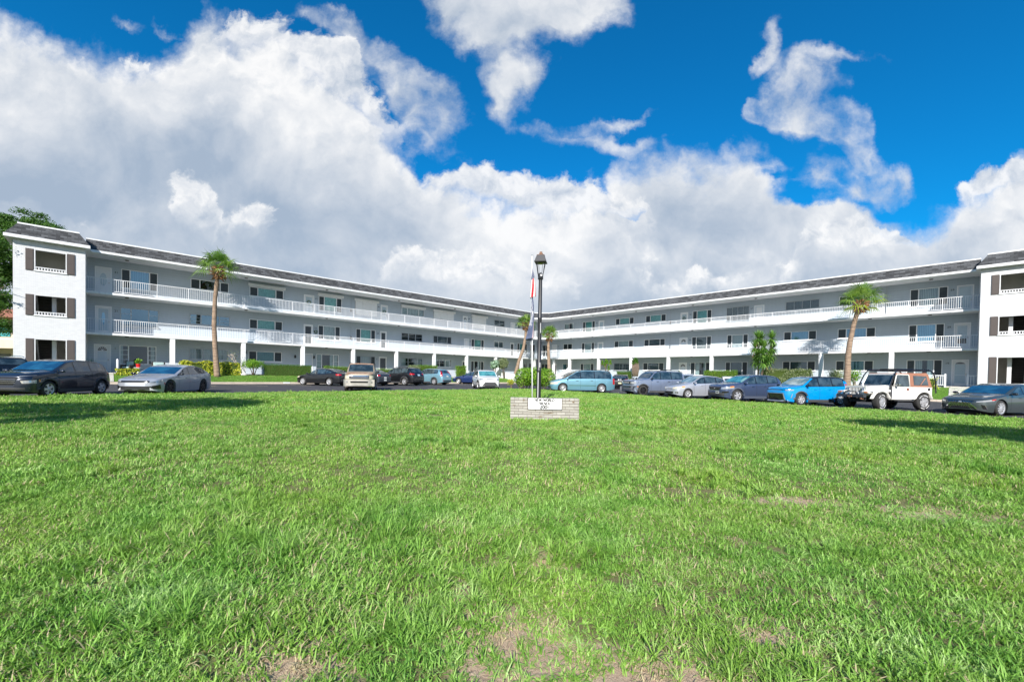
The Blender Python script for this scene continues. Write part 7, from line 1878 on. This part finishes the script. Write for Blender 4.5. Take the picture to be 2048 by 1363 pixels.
def face_h(C):
    W2 = C['W'] / 2; p, b = C['patch'], C['both']
    p('grille', [(0, -W2 * .44, .68), (0, W2 * .44, .68), (0, W2 * .56, .86), (0, -W2 * .56, .86)], M_trim, F, nx=10, ny=3, off=.014)
    p('grille_frame', [(0, -W2 * .42, .665), (0, W2 * .42, .665), (0, W2 * .44, .685), (0, -W2 * .44, .685)], M_chr, F, nx=8, ny=1, off=.018); badge(C, .78, w=.07, h=.03)
    headlights(C, .74, .88, .58, .97, .62, M_head, .72, .84)
    b('side_marker', [(.38, W2 * .95, .82), (.64, W2 * .98, .87), (.60, W2 * .975, .92), (.38, W2 * .95, .90)], M_amb, (-.5, -1, 0), nx=3, ny=1, off=.016)
    p('bumper', [(0, -W2 * .9, .24), (0, W2 * .9, .24), (0, W2 * .84, .52), (0, -W2 * .84, .52)], M_clad, F, nx=12, ny=3, off=.012)
    b('air_intake', [(.02, W2 * .62, .50), (.24, W2 * .94, .52), (.24, W2 * .94, .62), (.02, W2 * .66, .60)], M_trim, (-1, -.6, 0), nx=5, ny=2, off=.012)
    C['patch']('licence_plate', [(0, .12, .46), (0, .42, .46), (0, .42, .60), (0, .12, .60)], mat('white plate', (.6, .6, .6), .5), F, nx=2, ny=2, off=.03)
    C['patch']('licence_plate', [(0, .16, .50), (0, .38, .50), (0, .38, .56), (0, .16, .56)], M_trim, F, nx=2, ny=1, off=.034)
car('crossover_car', 'slate grey-blue crossover with split-spoke wheels left of the bright blue hatchback', 'car', wf(13.48, 25.4, 14), hd(14), 'suv', 4.44, 1.855, 1.64, 2.64, .88, .36, paint('slate blue paint', (.072, .10, .18), .5), ws=G_teal, rim='split', clad=mat('blue-grey sill', (.07, .085, .12), .6), mirror=None, handles=M_chr, face=face_h, tail=lambda C: generic_tail(C, .95, 1.1, plz=.9))
def face_i(C):
    W2 = C['W'] / 2; p, b = C['patch'], C['both']
    p('grille', [(0, -W2 * .80, .825), (0, W2 * .80, .825), (0, W2 * .82, .865), (0, -W2 * .82, .865)], M_trim, F, nx=12, ny=1, off=.012)
    b('headlight', [(.0, W2 * .72, .78), (.30, W2 * .97, .80), (.34, W2 * .97, .86), (.0, W2 * .72, .87)], M_head, (-1, -.6, 0), nx=7, ny=2, off=.014)
    p('lower_grille', [(0, -W2 * .66, .30), (0, W2 * .66, .30), (0, W2 * .56, .63), (0, -W2 * .56, .63)], M_trim, F, nx=12, ny=5, off=.012)
    for (a, b_, c, d) in (((-.72, .30), (-.66, .30), (-.56, .65), (-.62, .65)), ((.66, .30), (.72, .30), (.62, .65), (.56, .65)), ((-.62, .63), (.62, .63), (.62, .655), (-.62, .655))):
        p('grille_frame', [(0, q[0] * W2, q[1]) for q in (a, b_, c, d)], mat('satin grey trim', (.38, .40, .43), .35, .6), F, nx=4, ny=4, off=.022)
    b('running_light', [(.20, W2 * .93, .40), (.24, W2 * .95, .40), (.30, W2 * .97, .62), (.26, W2 * .955, .62)], M_head, (-.8, -1, 0), nx=1, ny=4, off=.016)
    p('bumper', [(0, -W2 * .92, .20), (0, W2 * .92, .20), (0, W2 * .92, .285), (0, -W2 * .92, .285)], mat('satin grey trim', (.38, .40, .43)), F, nx=12, ny=1, off=.014)
car('box_car', 'bright sky-blue boxy hatchback with black roof next to the white canvas-topped off-roader', 'car', wf(15.6, 22.9, 12), hd(12), 'box', 4.195, 1.80, 1.60, 2.60, .84, .335, paint('bright blue paint', (.0, .28, .66), .15), ws=G_pale, roof=M_trim, rails=None, rim='blade', clad=M_clad, mirror=M_trim, face=face_i, tail=lambda C: generic_tail(C, .9, 1.2, plz=.8))
def face_j(C):
    W2 = C['W'] / 2; p, b = C['patch'], C['both']
    p('grille', [(0, -W2 * .66, .24), (0, W2 * .66, .24), (0, W2 * .36, .50), (0, -W2 * .36, .50)], M_trim, F, nx=12, ny=4, off=.012)
    p('grille', [(0, -W2 * .36, .50), (0, W2 * .36, .50), (0, W2 * .50, .66), (0, -W2 * .50, .66)], M_trim, F, nx=12, ny=3, off=.012)
    for i in range(15):
        u = (i - 7) / 7
        c = [(u * .62, .25), (u * .34, .50), (u * .46, .65)]
        for (a, za), (bb_, zb) in zip(c, c[1:]):
            p('grille_bar', [(0, a * W2 - .006, za), (0, a * W2 + .006, za), (0, bb_ * W2 + .006, zb), (0, bb_ * W2 - .006, zb)], M_chr, F, nx=1, ny=3, off=.022)
    p('grille_frame', [(0, -W2 * .70, .225), (0, W2 * .70, .225), (0, W2 * .70, .245), (0, -W2 * .70, .245)], M_chr, F, nx=10, ny=1, off=.024); badge(C, .60, w=.08, h=.045)
    for s in (-1, 1):
        p('grille_frame', [(0, s * W2 * .64, .24), (0, s * W2 * .70, .24), (0, s * W2 * .40, .52), (0, s * W2 * .36, .52)], M_chr, F, nx=1, ny=4, off=.023)
    headlights(C, .62, .70, .58, .96, .52, M_head, .58, .63); b('side_marker', [(.42, W2 * .95, .665), (.60, W2 * .975, .70), (.62, W2 * .975, .745), (.42, W2 * .95, .72)], M_red, (-.6, -1, 0), nx=3, ny=1, off=.016)
    b('air_intake', [(.06, W2 * .80, .30), (.16, W2 * .90, .28), (.10, W2 * .84, .46), (.04, W2 * .72, .50)], M_trim, (-1, -.5, 0), nx=3, ny=4, off=.012)
    b('fin', [(.16, W2 * .90, .27), (.18, W2 * .915, .27), (.12, W2 * .86, .46), (.10, W2 * .84, .46)], M_chr, (-1, -.6, 0), nx=1, ny=4, off=.016)
car('saloon_car', 'dark green-grey saloon with large spindle grille at the right edge', 'car', wf(21.5, 18.7, 16), hd(16), 'sedan', 4.96, 1.865, 1.445, 2.87, .96, .345, paint('green grey paint', (.085, .105, .105), .6), ws=G_blue, rim='multi', rrk=.74, mirror=M_trim, clear=.15, face=face_j, tail=lambda C: generic_tail(C, .84, .97, plz=.7))

# the white jeep ------------------------------------------------------------------------
def jeep():
    deg = 8; h = hd(deg); fa = wf(18.15, 20.95, deg, .72); wb = 2.38; sc = 1.02
    ox, oy = fa[0] - h[0] * wb / 2, fa[1] - h[1] * wb / 2
    root = empty('open_top_offroader', (ox, oy, lotz(ox, oy) - .018), math.atan2(h[1], h[0]), 'white open-top off-roader with tan canvas roof and black roof rack', 'car', 'cars parked round the court')
    Mw = paint('cream white paint', (.72, .70, .66), 0., .38); Mtan = mat('tan canvas', (.30, .135, .085), .85, vary=.12, vscale=4, bump=.3, bscale=80); r = .385
    ob2 = lambda g, n, m, bv=0., **k: g.obj(n, m, root, bevel=bv, **k)
    f0 = wb / 2
    # tub with rear quarter, doors, cowl
    def prism(pts, y0, y1, mb=None):
        mb = mb or MB(); n = len(pts); k = len(mb.v); mb.v += [(x, y0, z) for x, z in pts] + [(x, y1, z) for x, z in pts]
        mb.f += [tuple(k + i for i in range(n)), tuple(k + n + i for i in range(n))] + [(k + i, k + (i + 1) % n, k + n + (i + 1) % n, k + n + i) for i in range(n)]; return mb
    arch = lambda cx, R_, z0, n=10: [(cx + R_ * math.cos(math.pi * i / n), max(z0, r + R_ * math.sin(math.pi * i / n) * .95)) for i in range(n + 1)]
    rear = -f0
    side = [(.62, .50)] + [(.62, 1.09), (-1.62, 1.09), (-1.80, 1.07), (-1.80, .52), (rear - .47, .52)] + [(x, z) for x, z in reversed(arch(rear, .46, .50))] + [(rear + .47, .50)]
    body = prism(side, -.76, -.74); prism(side, .74, .76, body)
    body.box(-1.80, .62, -.74, .74, .48, .56).box(-1.80, -1.76, -.74, .74, .5, 1.08).box(.60, .64, -.74, .74, .5, 1.10)
    ob2(body, 'body', Mw, .012)
    # bonnet, narrowing to the grille
    hz0, hz1 = 1.10, 1.045
    hood = MB().hexa([(.60, -.62, .62), (1.64, -.50, .62), (1.64, .50, .62), (.60, .62, .62), (.60, -.60, 1.16), (1.64, -.46, 1.08), (1.64, .46, 1.08), (.60, .60, 1.16)])
    ob2(hood, 'bonnet', Mw, .04)
    ob2(MB().box(.42, .62, -.74, .74, 1.06, 1.13), 'cowl', Mw, .015)
    gr = MB(); 
    xg = 1.66
    zs = (.66, 1.08); gr.box(xg, xg + .05, -.56, .56, .62, .72).box(xg, xg + .05, -.56, .56, 1.02, 1.10)
    ys = [-.235 + i * .0783 for i in range(7)]
    ed = [-.56] + sorted([y - .022 for y in ys] + [y + .022 for y in ys]) + [.56]
    for i in range(0, len(ed), 2): gr.box(xg, xg + .05, ed[i], ed[i + 1], .72, 1.02)
    ob2(gr, 'grille', Mw, .008); ob2(MB().box(xg - .03, xg + .01, -.5, .5, .66, 1.04), 'radiator', M_trim)
    for s in (1, -1):
        ob2(MB().lathe([(0, .05), (.085, .045), (.09, .0)], 20, Matrix.Translation((xg + .03, s * .40, .90)), 'X'), 'headlight', M_head, smooth=True)
        ob2(MB().lathe([(.088, .03), (.10, .055), (.112, .03), (.112, -.02)], 20, Matrix.Translation((xg + .03, s * .40, .90)), 'X'), 'headlight_ring', M_chr, smooth=True)
        ob2(MB().lathe([(0, .07), (.07, .06), (.08, .0), (.05, -.05)], 16, Matrix.Translation((xg + .12, s * .21 + .0, .74)), 'X'), 'fog_light', M_head, smooth=True)
        # front wings
        w = MB(); pr = [(.64, .60), (.64, 1.0), (1.02 + .0, .98), (1.62, .93), (1.80, .86), (1.80, .74), (1.66, .78)] + [(x, z) for x, z in arch(f0, .47, .60)]
        ptsx = [(.64, .50), (.64, .985), (1.05, .985), (1.66, .93), (1.86, .86), (1.86, .70), (f0 + .50, .70)] + arch(f0, .49, .50)[1:-1] + [(f0 - .50, .50)]
        # solid wing top and outer skirt
        prism(ptsx, s * .50, s * .76, w) if False else None
        top_ = MB().hexa([(.64, s * .46, .90), (1.86, s * .46, .78), (1.86, s * .84, .74), (.64, s * .84, .84), (.64, s * .46, 1.0), (1.86, s * .46, .88), (1.86, s * .84, .84), (.64, s * .84, .94)])
        ob2(top_, 'wing', Mw, .02)
        ob2(prism([(.64, .5), (.64, .9), (1.0, .9), (f0 - .34, .78), (f0 - .50, .5)], s * .70, s * .76), 'wing_skirt', Mw, .005)
        # flares
        for cx, x_ in ((f0, 0), (rear, 1)):
            fl = MB(); n = 14; vs = []
            for i in range(n + 1):
                q = math.pi * (i / n); 
                for rad, y in ((.455, .74), (.475, .90), (.51, .905), (.53, .76)): vs.append((cx + rad * math.cos(q) * 1.02, s * y, max(.52, r + rad * math.sin(q) * .98)))
            fl.add(vs, [(i * 4 + j, i * 4 + j + 1, i * 4 + j + 5, i * 4 + j + 4) for i in range(n) for j in range(3)]); ob2(fl, 'wheel_flare', Mw, smooth=True)
        ob2(MB().box(1.62, 1.78, s * .80, s * .845, .79, .84), 'side_marker', M_trim)
        ob2(MB().box(1.86, 1.875, s * .60, s * .76, .78, .84), 'indicator', M_amb)
        # door with raised seam, handle, hinges
        ob2(prism([(.36, .60), (.40, 1.09), (-.50, 1.09), (-.50, .78), (-.40, .60)], s * .762, s * .775), 'door', Mw, .006)
        ob2(MB().box(-.44, -.32, s * .775, s * .79, .92, 1.03), 'door_handle', mat('tan handle', (.22, .07, .045), .6), .004)
        fr_ = MB(); pts_ = [(.40, 1.09), (.20, 1.62), (.14, 1.66), (-.47, 1.66), (-.50, 1.62), (-.50, 1.09)]
        fr_.tube([(x, s * (.765 - .12 * (z - 1.09)), z) for x, z in pts_], .028, 6); ob2(fr_, 'door_frame', Mw, smooth=True)
        gp = [(.37, 1.10), (.18, 1.62), (-.47, 1.64), (-.47, 1.10)]; g_ = MB().add([(x, s * (.765 - .12 * (z - 1.09)), z) for x, z in gp], [(0, 1, 2, 3)]); ob2(g_, 'side_window', G_dark, recalc=False)
        ob2(MB().box(.28, .38, s * .80, s * 1.0, 1.12, 1.26).box(.31, .35, s * .76, s * .82, 1.14, 1.18), 'mirror', M_chr, .02)
        # soft top quarter
        q = MB().add([(-.52, s * .765, 1.09), (-1.78, s * .765, 1.09), (-1.62, s * .70, 1.70), (-.52, s * .69, 1.72)], [(0, 1, 2, 3)]); ob2(q, 'soft_top_side', Mtan, recalc=False)
        qw = MB().add([(x, s * (y + .008), z) for x, y, z in ((-.74, .757, 1.17), (-1.58, .757, 1.17), (-1.50, .705, 1.60), (-.74, .705, 1.62))], [(0, 1, 2, 3)]); ob2(qw, 'side_window', G_dark, recalc=False)
        ob2(MB().tube([(-1.10, s * .775, 1.18), (-1.42, s * .728, 1.50)], .022, 4), 'window_strap', Mtan)
        ob2(MB().lathe([(0, .01), (.06, .008), (.075, 0)], 14, Matrix.Translation((-1.62, s * .762, .98)) @ Matrix.Scale(s, 4, (0, 1, 0)), 'Y'), 'filler_cap', M_trim, smooth=True)
        ob2(MB().box(-.55, .35, s * .74, s * .93, .42, .47), 'side_step', M_clad, .01)
        ob2(MB().box(.52, .60, s * .775, s * .80, .60, 1.16).box(.52, .60, s * .76, s * .79, .52, .66), 'rack_leg', M_clad)
    # windscreen frame
    wfm = MB(); B0, T0 = (.56, 1.12), (.28, 1.66)
    P = lambda t, y, o=0: (B0[0] + (T0[0] - B0[0]) * t + o, y, B0[1] + (T0[1] - B0[1]) * t + o * .5)
    wfm.tube([P(0, -.70), P(1, -.66), P(1, .66), P(0, .70), P(0, -.70)], .040, 6); ob2(wfm, 'windscreen_frame', Mw)
    ob2(MB().add([P(.05, -.67), P(.05, .67), P(.96, .63), P(.96, -.63)], [(0, 1, 2, 3)]), 'windscreen', G_dark, recalc=False)
    ob2(MB().tube([P(.06, .3, .03), P(.42, .10, .03)], .008, 4).tube([P(.06, -.3, .03), P(.42, -.50, .03)], .008, 4), 'wipers', M_trim)
    ob2(MB().hexa([(.30, -.66, 1.66), (.30, .66, 1.66), (-1.64, .68, 1.68), (-1.64, -.68, 1.68), (.26, -.62, 1.73), (.26, .62, 1.73), (-1.60, .64, 1.76), (-1.60, -.64, 1.76)]), 'soft_top', Mtan, .02)
    ob2(MB().add([(-1.79, -.76, 1.09), (-1.79, .76, 1.09), (-1.63, .69, 1.70), (-1.63, -.69, 1.70)], [(0, 1, 2, 3)]), 'soft_top_back', Mtan, recalc=False)
    # roof rack on six legs
    rk = MB(); zt = 1.85
    for s in (1, -1):
        rk.tube([(.66, s * .80, .66), (.62, s * .80, 1.15), (.40, s * .76, 1.62), (.22, s * .74, zt), (-1.70, s * .74, zt), (-1.84, s * .76, zt - .08), (-1.98, s * .76, 1.4), (-2.02, s * .76, .8)], .030, 8)
        rk.tube([(.18, s * .70, zt + .06), (-1.66, s * .70, zt + .06)], .026, 6)
    for x in (.20, -.30, -.8, -1.3, -1.68): rk.tube([(x, -.74, zt), (x, .74, zt)], .022, 6)
    rk.box(-.4, .1, -.2, .5, zt + .02, zt + .09).box(-1.3, -.9, -.5, .3, zt + .02, zt + .08)
    ob2(rk, 'roof_rack', M_trim, smooth=False)
    bmp = MB().box(1.86, 2.02, -.72, .72, .56, .70).box(1.5, 1.9, -.38, -.28, .5, .62).box(1.5, 1.9, .28, .38, .5, .62); ob2(bmp, 'bumper', mat('blue-black steel bumper', (.03, .035, .045), .5), .01)
    ob2(MB().tube([(1.95, -.36, .70), (1.98, -.28, .83), (1.98, .28, .83), (1.95, .36, .70)], .022, 6), 'bull_bar', M_trim, smooth=True)
    ob2(MB().box(1.9, 2.03, .55, .62, .48, .56).box(2.02, 2.05, -.1, .12, .58, .64), 'tow_hooks', mat('rusty steel', (.25, .12, .07), .7))
    ob2(MB().box(-1.7, 1.6, -.42, .42, .34, .50).tube([(f0, -.7, r), (f0, .7, r)], .05, 8).tube([(rear, -.7, r), (rear, .7, r)], .06, 8), 'chassis', M_well)
    for s in (1, -1): ob2(MB().box(-.3, -.12, s * .36 - .2, s * .36 + .2, .7, 1.36), 'seat', mat('tan seat', (.20, .13, .10), .8), .05)
    ob2(MB().lathe([(.17, 0), (.19, .01), (.17, .02)], 18, Matrix.Translation((.18, .36, 1.14)) @ Matrix.Rotation(R(-60), 4, 'Y')), 'steering_wheel', M_trim, smooth=True)
    me = wheel_mesh(r, r * .62, .27, 'hole', M_rim); 
    for x, st_ in ((f0, R(14)), (rear, 0)):
        for s in (1, -1):
            w = put_wheel(root, x, s * .76, r, me, s, st_)
            lt = MB()       # raised white tyre lettering as short arcs
            for a0, a1 in ((30, 70), (80, 130), (205, 250), (262, 305)):
                n = 7; vs = []
                for i in range(n + 1):
                    q = R(a0 + (a1 - a0) * i / n)
                    for rad in (r * .76, r * .85): vs.append((rad * math.cos(q), .137, rad * math.sin(q)))
                k = len(lt.v); lt.v += vs; lt.f += [(k + 2 * i, k + 2 * i + 1, k + 2 * i + 3, k + 2 * i + 2) for i in range(0, n, 1) if i % 2 == 0 or True]
            o = lt.obj('tyre_lettering', mat('white tyre letters', (.55, .55, .55), .6), w, recalc=False)
    root.scale = (sc, sc, sc * 1.04)
jeep()
